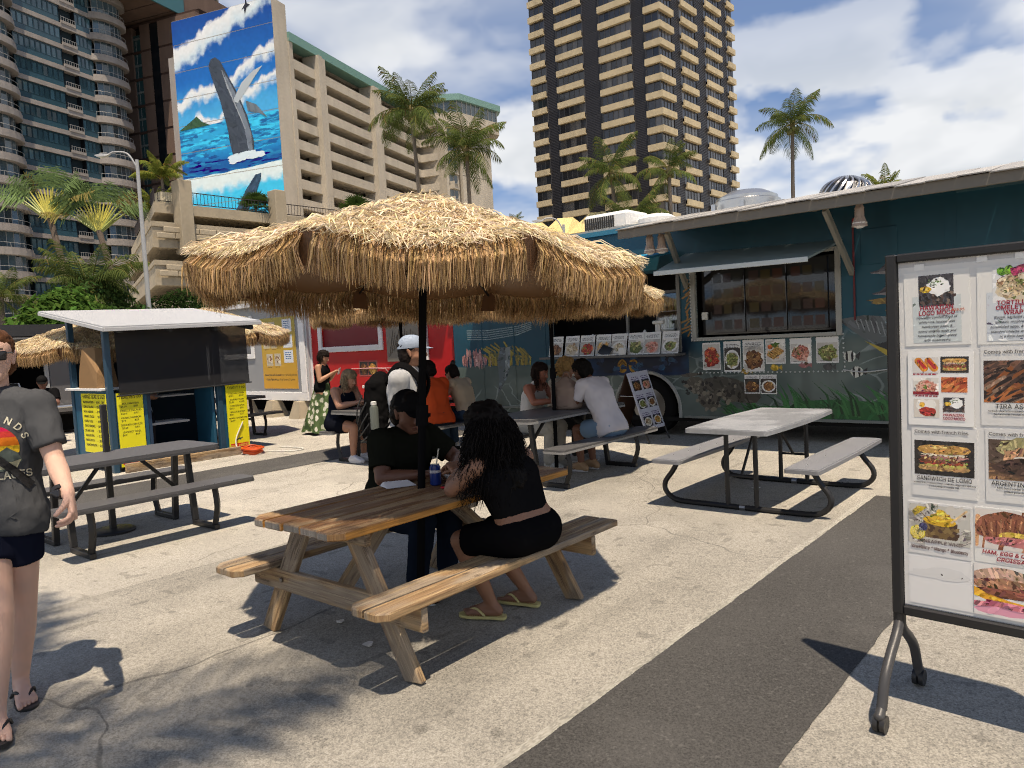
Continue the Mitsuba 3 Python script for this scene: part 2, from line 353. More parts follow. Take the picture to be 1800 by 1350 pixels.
# ---- glass tower with rounded balcony bays (left). local x = along the facade (away), y = inwards
def glass_tower():
    t = thing('glass_tower', 'blue glass residential tower with rounded cream balconies, at the left edge', 'building')
    O = A([-123.56, 40.4, 0.]); M = local(O, BU, -BM)
    fh = 3.26; n0, n1 = 0, 19
    def arc(cx, rx, a0, a1, cy, n=12, ry=2.6): a = np.linspace(a0, a1, n); return np.c_[cx+rx*np.cos(a), cy-ry*np.sin(a)]
    bayL = np.r_[[[-9.5, 6]], arc(-4.9, 4.6, PI, 0, .6, 14, 3.4), [[-.3, 6]]]
    bayR = np.r_[[[12.6, 6]], arc(15.9, 3.6, PI*.93, 0, .4, 14, 2.2), [[19.5, 6]]]
    inset = lambda P, d: Polygon(P).buffer(-d, join_style=2)
    floor_o = union_all([Polygon(bayL), Polygon(bayR), sbox(-.4, 0, 12.7, 6)])
    add('core', moved(prism(sbox(-9.4, 1.0, 19.3, 22), 0, 68).copy(), M), 'matte', t, (.03, .045, .055))
    def ribbon(P, z0, z1, off=0):
        P = A(P); n = len(P)
        V = np.r_[np.c_[P, np.full(n, z0)], np.c_[P, np.full(n, z1)]]
        i = np.arange(n-1); return trimesh.Trimesh(V, np.r_[np.c_[i, i+1, i+1+n], np.c_[i, i+1+n, i+n]], process=False)
    rng = np.random.default_rng(4)
    glassL = A(list(inset(bayL, 1.0).exterior.coords)); glassR = A(list(inset(bayR, .9).exterior.coords))
    for k in range(n0, n1+1):
        z = 1.05+k*fh
        add('floor_band', moved(prism(floor_o, z-.55, z+.12), M), 'pink_stone', t)
        for nm, bay in (('left', bayL), ('right', bayR)):
            P = A(list(inset(bay, .12).exterior.coords)); P = P[P[:, 1] < 4]
            P = P[np.argsort(P[:, 0])]
            add('balcony_parapet', moved(prism(Polygon(np.r_[P, (P-[0, -.14])[::-1]]).buffer(0), z+.122, z+.5), M), 'pink_stone', t)
            Q = np.c_[P+[0, .1], np.full(len(P), z+1.12)]
            rr = [tube(Q, .035, 5)]+[tube([Q[i], Q[i]-[0, 0, .62]], .022, 4) for i in range(0, len(Q), 2)]
            add('balcony_rail', moved(join(rr), M), 'satin', t, (.32, .33, .33))
        for P, x0, x1 in ((glassL, -9, -.4), (glassR, 12.9, 19.2)):
            P = P[(P[:, 1] < 3.5)]; P = P[np.argsort(P[:, 0])]
            L = np.r_[0, np.cumsum(np.linalg.norm(np.diff(P, axis=0), axis=1))]; N = 9 if x0 < 0 else 7
            S = np.linspace(0, L[-1], N+1); Q = np.c_[np.interp(S, L, P[:, 0]), np.interp(S, L, P[:, 1])]
            w = []; fr = []
            for i in range(N):
                c = A([.045, .075, .095])*(.4+1.4*rng.random())
                w.append((ribbon(Q[i:i+2], z+.12, z+fh-.55), c))
                fr.append(tube([[*Q[i], z+.12], [*Q[i], z+fh-.55]], .06, 4))
            m = join([a for a, _ in w]); kk = add('window', moved(m, M), 'window_glass', t, vc=np.repeat(A([c for _, c in w]), 4, 0))
            add('mullion', moved(join(fr), M), 'satin', kk, (.22, .24, .25))
        # flat curtain wall: spandrel and strip of windows
        for x0, x1, N in ((-.3, 7.35, 9), (10.05, 12.85, 4)):
            y = .25
            add('spandrel', moved(bx(x0, x1, y, y+.2, z+.12, z+1.05), M), 'gloss', t, A([.036, .085, .115])*(.85+.3*rng.random()))
            X = np.linspace(x0, x1, N+1); w, cs, fr = [], [], []
            for i in range(N):
                w.append(bx(X[i]+.05, X[i+1]-.05, y+.06, y+.12, z+1.07, z+fh-.78)); c = A([.055, .12, .15])*(.6+.7*rng.random())
                if rng.random() < .10: c = c*.4+A([.08, .09, .09])
                cs.append(np.tile(c, (8, 1)))
                fr.append(bx(X[i]-.09, X[i]+.09, y-.02, y+.2, z+1.05, z+fh-.55))
            fr += [bx(X[-1]-.05, X[-1]+.05, y-.02, y+.2, z+1.05, z+fh-.55), bx(x0, x1, y-.03, y+.2, z+fh-.78, z+fh-.551), bx(x0, x1, y-.03, y+.02, z+1.0, z+1.08)]
            kk = add('window', moved(join(w), M), 'window_glass', t, vc=np.vstack(cs))
            add('mullion', moved(join(fr), M), 'gloss', kk, (.018, .045, .06))
        # recessed balcony
        add('recess', moved(join([bx(7.4, 10, 2.2, 2.4, z, z+fh-.5), bx(7.35, 7.45, .2, 2.2, z, z+fh-.5), bx(9.95, 10.05, .2, 2.2, z, z+fh-.5)]), M), 'matte', t, (.012, .014, .018))
        add('recess_parapet', moved(bx(7.45, 9.95, -.1, .12, z+.125, z+.55), M), 'pink_stone', t)
        add('balcony_rail', moved(join([bx(7.45, 9.95, -.05, .0, z+1.1, z+1.16)]+[bx(7.5+i*.4, 7.54+i*.4, -.05, 0, z+.55, z+1.1) for i in range(7)]), M), 'satin', t, (.32, .33, .33))
glass_tower()

# ---- brown tower with projecting teal top behind it
def brown_tower():
    t = thing('brown_tower', 'tall brown stone tower with dark glass slots and a projecting teal edged top slab', 'building')
    M = local(A([-136.7, 61.7, 0.]), BM, BU)
    for i in range(13):
        z0, z1 = i*4.6, i*4.6+4.2
        for a, b in ((-9, 1.6), (3.5, 5.9), (7.6, 16)):
            add('stone_panel', moved(bx(a, b, 0, 1, z0, z1), M), 'brown_stone', t)
        add('dark_band', moved(bx(-9, 16, .12, 1.0, z1, z0+4.6), M), 'matte', t, (.075, .05, .042))
    add('core', moved(bx(-9, 16, 1.01, 20, 0, 60.2), M), 'matte', t, (.03, .022, .02))
    kk = add('glass_slot', moved(bx(1.6, 3.5, .3, .5, 0, 58), M), 'window_glass', t, (.035, .085, .095))
    add('slot_bar', moved(join([bx(1.6, 3.5, .2, .52, z, z+.35) for z in np.arange(2, 58, 4.6)]+[bx(2.2, 2.32, .24, .52, 0, 57)]), M), 'satin', kk, (.16, .19, .19))
    add('glass_slot', moved(bx(5.9, 7.6, -.1, .5, 0, 59.2), M), 'window_glass', t, (.008, .01, .013))
    add('top_slab', moved(bx(-22, 11.6, -15, 16, 60.2, 66), M), 'brown_stone', t)
    add('soffit_joint', moved(join([bx(-22, 11.5, y, y+.12, 60.14, 60.195) for y in np.arange(-14, 0, 3.4)]), M), 'matte', t, (.06, .045, .04))
    add('top_fascia', moved(bx(11.6, 11.9, -15, 2, 60.1, 66), M), 'gloss', t, (.05, .15, .165))
brown_tower()
def pink_block():
    t = thing('balcony_block', 'narrow pinkish apartment block with stacked small balconies beside the ocean mural', 'building')
    M = local(A([-88.4, 47.0, 0.]), -BM, BU)
    add('wall', moved(bx(.5, 2.7, 0, 10, 0, 38.0), M), 'pink_stone', t)
    for k in range(20):
        z = 4+k*1.7
        add('balcony', moved(join([bx(-.35, .5, -.1, 2, z, z+.12), bx(-.35, -.27, -.1, 2, z+.12, z+.62)]), M), 'pink_stone', t)
        add('window', moved(bx(.42, .5, .2, 1.8, z+.2, z+1.5), M), 'window_glass', t, (.02, .022, .025))
pink_block()
def round_tower():
    t = thing('round_tower', 'far round grey tower top rising behind the ocean mural wall', 'building')
    O = A([-139.5, 76.5, 0.])
    add('wall', at2(lathe([(4.4, 0), (4.4, 84)], 28), *O), 'pink_stone', t)
    for k in range(7):
        z = 60+k*3.2
        add('floor_band', at2(lathe([(4.75, z), (4.75, z+.7)], 28), *O), 'pink_stone', t)
        add('window', at2(lathe([(4.5, z+.7), (4.5, z+3.1)], 28), *O), 'window_glass', t, (.03, .05, .06))
round_tower()

# ---- mural building
def f_mural(p, n, uv):
    """generic painted seascape: bands of blue sky, white clouds, blue sea; x along the wall 0..13, y height above wall foot"""
    x, y = uv.x, uv.y-2.5
    w = fbm(x*.55, y*.55, 1., 5)-.5; w2 = fbm(x*1.6, y*1.6, 4., 5)-.5
    deep, mid, pale = mi.Color3f(.006, .055, .30), mi.Color3f(.012, .16, .56), mi.Color3f(.07, .42, .80)
    white = mi.Color3f(.78, .82, .84)
    c = mix(deep, mid, smoothstep(26., 15., y+w*2))
    c = mix(c, pale, smoothstep(17.5, 13.2, y+w*1.5))
    def cloud(c, y0, top, bot, lump):
        h = y0+.35*(x-6)+lump*(fbm(x*.42+y0, .5, y0, 5)-.5)*2+.5*(noise(x*1.7, y0, 2.)-.5)
        a = smoothstep(h+top, h+top-.5, y+w2*.7)*smoothstep(h-bot, h-bot+1.1, y+w2*1.4)
        body = mix(mi.Color3f(.50, .68, .80), white, smoothstep(h-bot, h+top*.5, y+w2*1.2))
        return mix(c, body, a)
    c = cloud(c, 22.2, 1.1, 1.9, 1.3); c = cloud(c, 16.8, .8, 1.3, 1.6); c = cloud(c, 13.9, .7, 1.0, 1.4)
    hz = 12.6+.02*x
    sea = mix(mi.Color3f(.01, .20, .55), mi.Color3f(.04, .52, .86), smoothstep(8.6, 11.5, y)*.55+.7*smoothstep(.5, .62, fbm(x*.7, y*3.2, 2., 4)))
    sea = mix(sea, mi.Color3f(.006, .07, .30), .8*smoothstep(.5, .66, fbm(x*.9+7, y*4.2, 6., 4))*smoothstep(6.2, 8.5, y)+.7*smoothstep(9.6, 8.4, y)*smoothstep(7., 8., y))
    c = dr.select(y < hz, sea, c)
    h2 = 7.3+.05*x+.35*(fbm(x*.35, 3., 3., 3)-.5)
    under = mix(mi.Color3f(.01, .30, .70), mi.Color3f(.05, .55, .88), smoothstep(1., 4.2, y+w))
    foam = smoothstep(h2+.15, h2-.1, y+w2*.3)*smoothstep(h2-2.3, h2-.9, y+w2*1.2)
    c = dr.select(y < h2, mix(under, mi.Color3f(.70, .83, .86), foam), c)
    return c*(.95+.1*(noise(x*4, y*4, 9.)-.5))
scene['mural_paint'] = two({'type': 'principled', 'base_color': proc(f_mural), 'roughness': .6, 'specular': .25})
WL, WT = 8.6, 31.2
def mural_building():
    t = thing('mural_building', 'long beige balcony building whose windowless end wall carries a big blue ocean mural', 'building')
    O = A([-66.33, 44.72, 0.])
    MB = local(O, BU, -BM)          # x along the balcony side, y inwards
    W, z0, z1 = 13.0, 8.0, 37.2
    ME = frame(O+A([0, 0, 10.5]), -BM, (0, 0, 1), -BU)   # end wall: x leftwards, y up, z outwards (towards the camera)
    add('end_wall', moved(bx(0, 2.2, 0, W, z0, 37.0), MB), 'mural_concrete', t)
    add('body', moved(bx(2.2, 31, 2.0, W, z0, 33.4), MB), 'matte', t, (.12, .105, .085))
    # mural sheet, split by the thin horizontal joints of the wall (one panel a storey)
    X = np.linspace(0, W, 2); ys = [0]+list(np.arange(1.35, 26.6, 2.83))+[26.5]
    for a, b in zip(ys[:-1], ys[1:]):
        if b-a < .3: continue
        q = flat(sbox(.02, a+.03, W-.02, b-.03)); uv = q.vertices[:, :2].copy(); uv[:, 0] = W-uv[:, 0]
        k = add('mural_panel', moved(at2(q, 0, 0, .02), ME), 'mural_paint', t, uv=uv)
    rng = np.random.default_rng(2)
    def poly(P): return Polygon([(W-x, y+2.5) for x, y in P])
    # plain grey leaping sea creature, a distant islet, a swimmer below, two birds: generic flat shapes
    big = poly([(4.9, 19.2), (5.5, 19.35), (6.1, 18.9), (6.9, 17.4), (8.1, 15.2), (9.1, 12.8), (9.7, 10.2), (9.6, 9.0), (8.9, 8.6), (7.9, 8.6), (7.0, 8.9), (6.7, 10.2), (6.4, 12.4), (5.7, 15.1), (4.9, 17.4), (4.6, 18.6)])
    fin = poly([(7.4, 14.6), (8.6, 16.2), (10.2, 17.2), (11.4, 17.5), (10.4, 16.6), (9.2, 15.4), (8.0, 14.3)])
    fin2 = poly([(9.0, 14.4), (10.3, 13.8), (11.6, 12.3), (10.6, 12.9), (9.2, 13.3)])
    belly = poly([(6.4, 17.9), (7.3, 16.3), (8.5, 13.9), (9.4, 11.2), (9.5, 9.2), (9.0, 9.0), (8.7, 11.2), (7.9, 13.9), (6.8, 16.4)])
    islet = poly([(0, 12.55), (.8, 12.9), (1.8, 13.4), (2.5, 13.75), (3.2, 13.1), (4.2, 12.65)])
    low = poly([(x, y+1.6) for x, y in [(6.0, 1.2), (7.0, 2.1), (8.3, 3.9), (9.6, 5.2), (10.3, 5.3), (10.2, 4.7), (9.6, 3.6), (8.6, 2.0), (7.2, 1.0), (6.0, .6)]])
    lowfin = poly([(7.7, 3.9), (8.8, 5.0), (9.4, 5.0), (8.6, 4.1)])
    spray = [poly([(x+r*math.cos(a)*(1+.3*math.sin(5*a+x)), y+.6*r*math.sin(a)) for a in np.linspace(0, 2*PI, 14)[:-1]]).buffer(0) for x, y, r in
             [(6.3+5*rng.random(), 8.55+.5*rng.random(), .2+.45*rng.random()) for _ in range(26)]]
    birds = [poly([(9.3, 23.4), (9.8, 23.9), (9.9, 24.5), (10.05, 23.9), (10.4, 23.7), (9.95, 23.5), (9.7, 22.9), (9.65, 23.5)])]
    L = [(islet, (.03, .09, .035)), (big, (.045, .06, .085)), (belly, (.17, .21, .26)), (fin2, (.15, .19, .23)), (fin, (.42, .48, .52)),
         *[(s, (.62, .76, .84)) for s in spray], (low, (.03, .07, .13)), (lowfin, (.5, .6, .64)), (birds[0], (.02, .02, .03))]
    for i in range(7):
        s = i*.33; L.append((poly([(6.2+s*.9, 18.0-s*2.4), (6.34+s*.92, 17.9-s*2.4), (6.9+s*.95, 15.9-s*2.2), (6.8+s*.95, 15.9-s*2.2)]), (.30, .34, .38)))
    m, vc = art(L)
    add('mural_figure', moved(at2(m, 0, 0, .05), ME), 'satin', t, vc=vc)
    q, qc = grain(L, None, .22, 500, rng, .22, 4.0); q.vertices[:, 2] *= 8; add('mural_figure', moved(at2(q, 0, 0, .08), ME), 'satin', t, vc=qc)
    # balcony side: roof fascia, parapets per storey and bay, fins
    fl = 2.05; zs = [33.4-2.06*k for k in range(1, 13)]
    cols = [(2.83, 6.7), (8.3, 18.0), (20.2, 31.0)]
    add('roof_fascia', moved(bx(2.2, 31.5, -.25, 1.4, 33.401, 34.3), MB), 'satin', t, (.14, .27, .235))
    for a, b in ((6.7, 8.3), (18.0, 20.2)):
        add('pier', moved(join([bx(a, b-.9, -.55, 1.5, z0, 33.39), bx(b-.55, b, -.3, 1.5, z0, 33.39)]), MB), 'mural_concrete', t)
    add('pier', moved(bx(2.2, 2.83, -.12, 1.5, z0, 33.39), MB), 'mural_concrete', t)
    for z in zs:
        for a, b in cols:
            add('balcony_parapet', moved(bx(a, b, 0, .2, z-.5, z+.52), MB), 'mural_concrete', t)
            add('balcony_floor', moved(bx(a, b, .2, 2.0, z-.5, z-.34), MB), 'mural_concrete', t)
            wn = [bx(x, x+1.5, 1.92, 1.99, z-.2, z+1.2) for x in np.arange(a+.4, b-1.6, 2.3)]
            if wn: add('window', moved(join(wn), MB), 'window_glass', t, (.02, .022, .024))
    add('roof_slab', moved(bx(2.2, 31.5, -.2, W, 33.42, 33.7), MB), 'mural_concrete', t)
    # far wing, facing the camera, stepping out to the right
    MW = local(O+BU*31, BM, BU)
    for z in zs+[zs[-1]-2.06]:
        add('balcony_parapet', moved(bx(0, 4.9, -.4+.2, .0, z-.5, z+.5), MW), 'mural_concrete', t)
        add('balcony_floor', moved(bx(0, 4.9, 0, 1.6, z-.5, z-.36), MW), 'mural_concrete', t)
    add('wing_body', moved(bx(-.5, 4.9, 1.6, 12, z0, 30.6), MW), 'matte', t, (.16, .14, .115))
    # end block seen across its corner: wall along +y
    XW, YW = -71.9, 75.0
    add('wing_wall', bx(XW-9, XW, YW+2.4, YW+WL, z0, WT), 'mural_concrete', t)
    add('wing_wall', bx(XW-9, XW-.5, YW-.3, YW+2.399, z0, WT), 'mural_concrete', t)
    for k in range(11):
        z = 30.2-2.06*k
        kk = add('window', bx(XW-.5, XW-.44, YW+.2, YW+1.7, z-.6, z+.5), 'window_glass', t, (.06, .08, .09))
        add('frame', join([bx(XW-.439, XW-.40, YW+.9, YW+.98, z-.6, z+.5), bx(XW-.499, XW-.36, YW+.1, YW+1.8, z-.7, z-.6)]), 'satin', kk, (.3, .28, .24))
        if k % 2 == 0: add('storey_joint', bx(XW, XW+.02, YW+2.4, YW+WL, z-1.5, z-1.42), 'matte', t, (.2, .18, .15))
    oct_ = [(XW-7, YW-1.2), (XW-1.8, YW-.8), (XW+.8, YW+1.5), (XW+.8, YW+WL+1.2), (XW-.6, YW+WL+2.4), (XW-7, YW+WL+2.4)]
    add('restaurant_base', prism(oct_, WT, WT+1.7), 'mural_concrete', t)
    add('restaurant_roof', prism(Polygon(oct_).buffer(.3, join_style=2), WT+3.3, WT+4.15), 'satin', t, (.16, .29, .26))
    g = Polygon(oct_).buffer(-.2, join_style=2)
    kk = add('restaurant_window', prism(g, WT+1.7, WT+3.3), 'window_glass', t, (.10, .13, .14))
    pts = [g.exterior.interpolate(d) for d in np.arange(0, g.exterior.length, .9)]
    add('mullion', join([bx(q.x-.07, q.x+.07, q.y-.07, q.y+.07, WT+1.7, WT+3.3) for q in pts]), 'satin', kk, (.35, .35, .33))
mural_building()

# ---- dark banded tower
def banded_tower():
    t = thing('banded_tower', 'tall dark apartment tower with cream balcony bands and louvred columns', 'building')
    O = A([-56.6, 107.3, 0.]); fh = 2.655; z0 = 11.3
    bays = {0: [(-25.2, -22.0), (-19.6, -14.2), (-10.9, -4.9), (-2.5, 0.)], 1: [(0., 4.2), (7.0, 12.6), (16.2, 22.4), (25.2, 28.2)]}
    darks = {0: [(-22.0, -19.6), (-14.2, -10.9), (-4.9, -2.5)], 1: [(4.2, 7.0), (12.6, 16.2), (22.4, 25.2)]}
    add('core', bx(O[0]-25, O[0]-.9, O[1]+.9, O[1]+28, 0, 76), 'matte', t, (.02, .02, .024))
    rng = np.random.default_rng(12)
    def seg(face, a, b, d0, d1, za, zb):
        return bx(O[0]+a, O[0]+b, O[1]+d0, O[1]+d1, za, zb) if face == 0 else bx(O[0]-d1, O[0]-d0, O[1]+a, O[1]+b, za, zb)
    zb0 = z0-3*fh
    for k in range(25):
        z = zb0+k*fh
        for face in (0, 1):
            for a, b in bays[face]:
                if (a, b) == (0., 4.2): pass
                corner = b == 0. or a == 0.
                if face == 0 and b == 0.:   # one wrapped corner band
                    add('balcony_band', join([bx(O[0]-2.5, O[0]+.45, O[1]-.45, O[1]-.2, z, z+.98), bx(O[0]+.2, O[0]+.45, O[1]-.2, O[1]+4.2, z, z+.98), bx(O[0]-2.5, O[0]+.2, O[1]-.2, O[1]+4.2, z, z+.2)]), 'cream_band', t)
                elif not corner:
                    add('balcony_band', join([seg(face, a, b, -.45, -.2, z, z+.98), seg(face, a, b, -.2, .9, z, z+.2)]), 'cream_band', t)
                n = max(2, int(round((b-a)/1.05))); X = np.linspace(a+.05, b-.05, n+1); w, cs, fr = [], [], []
                base = rng.random()
                for i in range(n):
                    if z > 46 and rng.random() < .4 and False: continue
                    w.append(seg(face, X[i]+.04, X[i+1]-.04, .12, .18, z+.86, z+fh-.02))
                    q = rng.random(); c = A([.05, .05, .055])*(.35+.9*q)
                    if q > .8: c = A([.11, .105, .10])*(.8+.6*rng.random())
                    cs.append(np.tile(c, (8, 1))); fr.append(seg(face, X[i]-.04, X[i]+.04, .04, .2, z+1.0, z+fh))
                kk = add('window', join(w), 'window_glass', t, vc=np.vstack(cs))
                add('mullion', join(fr), 'satin', kk, (.10, .10, .10))
            for a, b in darks[face]:
                add('louvre_panel', join([seg(face, a, b, .1, .7, z+.06, z+fh)]+[seg(face, a+.1, b-.1, 0.02, .1, z+.2+i*.27, z+.36+i*.27) for i in range(9)]), 'satin', t, A([.030, .029, .034])*(.85+.3*rng.random()))
                add('louvre_trim', join([seg(face, a, a+.1, 0., .1, z, z+fh), seg(face, b-.1, b, 0., .1, z, z+fh), seg(face, a+.1, b-.1, 0.01, .6, z, z+.06)]), 'satin', t, (.065, .065, .07))
banded_tower()

# ---- parking structure with planted deck
def parking():
    t = thing('parking_structure', 'beige concrete parking structure with textured parapets and a railed planted deck', 'parking garage')
    P0 = A([-54.18, 25.77]); D1 = unit(A([-24.61, 8.71])); L1 = 26.0
    def slab(o0, o1, z0, z1, th, ext=40.0):
        a = P0+A([o0, 0.]); c1 = P0-D1*0+A([0, 0]);
        n1 = A([D1[1], -D1[0]]); n1 = n1 if n1@A([0, -1]) > 0 else -n1
        corner = P0+A([o0, 0])+n1*o0*.9
        front = [corner, corner+A([0, ext])]; side = [corner, corner+D1*L1]
        inn = corner-A([th, 0])+(-n1)*th
        return Polygon([corner, front[1], front[1]-A([th, 0]), inn, side[1]-n1*th, side[1]])
    full = lambda o: Polygon([P0+A([o, -o]), P0+A([o, 44]), P0+A([-30, 44]), P0+D1*L1])
    rng = np.random.default_rng(5)
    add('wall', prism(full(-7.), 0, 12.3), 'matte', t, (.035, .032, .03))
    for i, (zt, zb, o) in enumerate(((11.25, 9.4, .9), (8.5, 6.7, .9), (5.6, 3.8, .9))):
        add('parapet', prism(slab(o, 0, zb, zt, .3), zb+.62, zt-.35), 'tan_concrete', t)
        add('parapet_cap', prism(slab(o+.12, 0, 0, 0, .5), zt-.35, zt), 'tan_concrete', t)
        add('parapet_sill', prism(slab(o+.12, 0, 0, 0, 1.3), zb, zb+.62), 'tan_concrete', t)
        # cast blocks of the textured face, along the front
        for r in range(2):
            for j in range(15):
                y0 = P0[1]-.6+j*1.35+(r % 2)*.5; x = P0[0]+o
                add('parapet_block', cb(x-.05, x+.07+.05*rng.random(), y0+.02, y0+1.31, zb+.64+r*.44, zb+.64+r*.44+.41, .05), 'tan_concrete', t)
        add('floor_slab', prism(full(-.2), zb-.02, zb+.25), 'tan_concrete', t)
    add('deck_slab', prism(full(.35), 11.95, 12.7), 'tan_concrete', t)
    for y, z in ((1.55, 14.3), (9.45, 14.5), (18.5, 14.5)):
        add('pillar', cb(P0[0]+.2, P0[0]+1.35, P0[1]+y-.5, P0[1]+y+.5, 9.0, z, .05), 'tan_concrete', t)
    X = P0[0]+.25
    def rail(a, b):
        a, b = A(a), A(b); n = int(np.linalg.norm(b-a)/.28); up = A([0, 0, 1.])
        m = [bar(a+up*h, b+up*h, .06, .06, bev=0) for h in (.12, .95)]+[tube([a+(b-a)*i/n+up*.12, a+(b-a)*i/n+up*.95], .022, 4) for i in range(n+1)]
        add('railing', join(m), 'satin', t, (.03, .022, .02))
    rail((X, P0[1]+2.1, 12.7), (X, P0[1]+8.9, 12.7)); rail((X, P0[1]+10, 12.7), (X, P0[1]+18, 12.7)); rail((X, P0[1]+.0, 12.7), (X, P0[1]+1.0, 12.7)); rail((X, P0[1]+19, 12.7), (X, P0[1]+40, 12.7))
    a = np.r_[P0+A([.25, -.25]), 12.7]; rail(a, a+np.r_[D1*18, 0])
parking()
p_ = thing('planter_box', 'slatted cream planter box on the parking deck corner', 'planter')
add('box', bx(-54.9, -53.95, 26.0, 27.0, 12.72, 13.5), 'matte', p_, (.5, .45, .33))
for i in range(6): add('slat', bx(-53.95, -53.91, 26.02+i*.165, 26.15+i*.165, 12.73, 13.48), 'matte', p_, (.6, .54, .4))
def far_blue():
    t = thing('distant_tower', 'far pale blue high rise at the left edge', 'building')
    add('wall', bx(-330, -300, 56, 78, 0, 21), 'matte', t, (.30, .40, .48))
    for k in range(7):
        add('window', bx(-330, -299.8, 56.4, 77.6, 1.4+k*2.8, 3.2+k*2.8), 'window_glass', t, (.12, .24, .34))
far_blue()
t_ = thing('yellow_canopy', 'low building with pale yellow tent roofs behind the food trucks', 'building')
add('wall', bx(-41, -29, 46, 58, 0, 8.9), 'cream_band', t_)
for i in range(4):
    x = -40.8+i*2.95
    add('tent_roof', trimesh.convex.convex_hull(A([[x, 45.3, 9.0], [x+2.85, 45.3, 9.0], [x, 50, 9.0], [x+2.85, 50, 9.0], [x+.9, 47, 10.6], [x+1.9, 47.6, 10.6]])), 'satin', t_, (.66, .52, .22))
    add('window', bx(x+.3, x+2.5, 45.9, 46.0, 7.0, 8.5), 'window_glass', t_, (.03, .03, .03))
# ================================================================ VEGETATION
def frond_mesh(elev, L, droop, rng, n=40, wid=.9, leaf_w=.055, fold=.35, dry=0.):
    t = np.linspace(0, 1, 15); a = elev-droop*t**1.35
    ds = L/14; x = np.r_[0, np.cumsum(np.cos((a[1:]+a[:-1])/2)*ds)]; z = np.r_[0, np.cumsum(np.sin((a[1:]+a[:-1])/2)*ds)]
    side = (rng.random()-.5)*.35*L*t**2
    P = np.c_[x, side, z]; V, Fc, Cc, m = [], [], [], 0
    g0 = A([.075, .115, .035])*(.7+.7*rng.random()); g1 = A([.22, .22, .06])
    rb = tube(P, np.linspace(.035, .006, 15)*L/3, 4, caps=False)
    V.append(rb.vertices); Fc.append(rb.faces); Cc.append(np.tile(A([.20, .19, .06]), (len(rb.vertices), 1))); m = len(rb.vertices)
    for s in (-1, 1):
        for i in range(n):
            u = .12+.88*(i+rng.random()*.6)/n; u = min(u, .995)
            p = A([np.interp(u, t, P[:, k]) for k in range(3)])
            al = np.interp(u, t, a); fw = A([math.cos(al), 0, math.sin(al)]); up = A([-math.sin(al), 0, math.cos(al)])
            l = wid*L*.34*(math.sin(PI*min(1, .12+.9*u))**.6)*(.85+.3*rng.random())
            d = unit(A([0, s, 0])*.9+fw*(.45+.5*u)-up*(fold+.45*rng.random()-.1))
            e = unit(d-A([0, 0, 1])*(.6+1.0*rng.random()))
            w = fw*leaf_w*.5*L/3
            mid = p+d*l*.5; tip = mid+e*l*.5
            V.append(A([p-w*.5, p+w*.5, mid-w, mid+w, tip])); Fc.append(A([[0, 1, 3], [0, 3, 2], [2, 3, 4]])+m); m += 5
            c = g0*(1-.35*u)+g1*(.15+.5*u*rng.random())*.6
            if rng.random() < dry+.04: c = A([.25, .18, .07])
            Cc.append(np.tile(c, (5, 1)))
    return trimesh.Trimesh(np.vstack(V), np.vstack(Fc), process=False), np.vstack(Cc)
_fr = {}
def frond_set(kind):
    if kind not in _fr:
        rng = np.random.default_rng(len(_fr)+70); out = []
        if kind == 'coconut': sp = [(1.25, .9), (1.05, 1.3), (.8, 1.6), (.6, 1.7), (.42, 1.7), (.25, 1.6), (.05, 1.5), (-.3, 1.1), (.9, 1.0), (-.65, .8)]
        elif kind == 'areca': sp = [(1.35, .8), (1.2, 1.3), (1.05, 1.6), (.85, 1.7), (.65, 1.6), (.5, 1.4)]
        for e, d in sp:
            m, c = frond_mesh(e, 1.0, d, rng, n=40 if kind == 'coconut' else 26, wid=.95 if kind == 'coconut' else .8, leaf_w=.052 if kind == 'coconut' else .09)
            if kind == 'areca': c = c*A([1.5, 1.35, .9])
            out.append((e, shape(m, 'leaf', vc=c)))
        _fr[kind] = out
    return _fr[kind]
def place_frond(parent, d, o, az, s, roll=0.):
    scene[key_for('frond', parent)] = {**d, 'to_world': TF().translate(list(map(float, o))).rotate([0, 0, 1], math.degrees(az)).rotate([1, 0, 0], roll).scale(s)}
def palm(label, base, top, L, nf=22, kind='coconut', group=None, r=.16, seed=0, nuts=True, name='coconut_palm', cat='palm tree'):
    rng = np.random.default_rng(seed); t = thing(name, label, cat, group)
    base, top = A(base, float), A(top, float); n = 22
    u = np.linspace(0, 1, n)[:, None]; bow = A([top[1]-base[1], -(top[0]-base[0]), 0])*.08
    P = base+(top-base)*u+np.sin(PI*u)*bow
    rad = r*(1.25-.5*u[:, 0])*(1+.05*(np.arange(n) % 2)); rad[0] *= 1.35
    add('trunk', tube(P, rad, 9), 'matte', t, (.17, .145, .12))
    fs = frond_set(kind)
    for i in range(nf):
        e, d = fs[(i*7+seed) % len(fs)] if i > 3 else fs[i % 2]
        place_frond(t, d, top+rng.normal(0, .04, 3)*L, i*2.399+rng.random()*.5, L*(.85+.3*rng.random()), rng.normal(0, 8))
    if nuts:
        add('fruit_cluster', join([at2(trimesh.creation.icosphere(1, .055*L), *(top+A([math.cos(q)*.1, math.sin(q)*.1, -.10-.05*(k % 2)])*L)) for k, q in enumerate(np.arange(0, 6, .9))]), 'satin', t, (.12, .13, .035))
        add('crownshaft', lathe([(r*.9, -.28*L), (r*1.25, -.1*L), (r*1.5, .02*L), (r*.5, .12*L)], 10, top), 'matte', t, (.19, .16, .08))
    return t
G1 = 'coconut palms behind the food trucks'
palm('tall coconut palm in front of the beige balcony building, left of the centre pair', (-45.6, 43.9, 0), (-47.3, 44.9, 21.4), 4.1, 26, group=G1, seed=1, r=.19)
palm('shorter coconut palm right of the tall palm before the restaurant wing', (-42.7, 46.6, 0), (-43.2, 47.1, 17.6), 3.9, 24, group=G1, seed=2, r=.19)
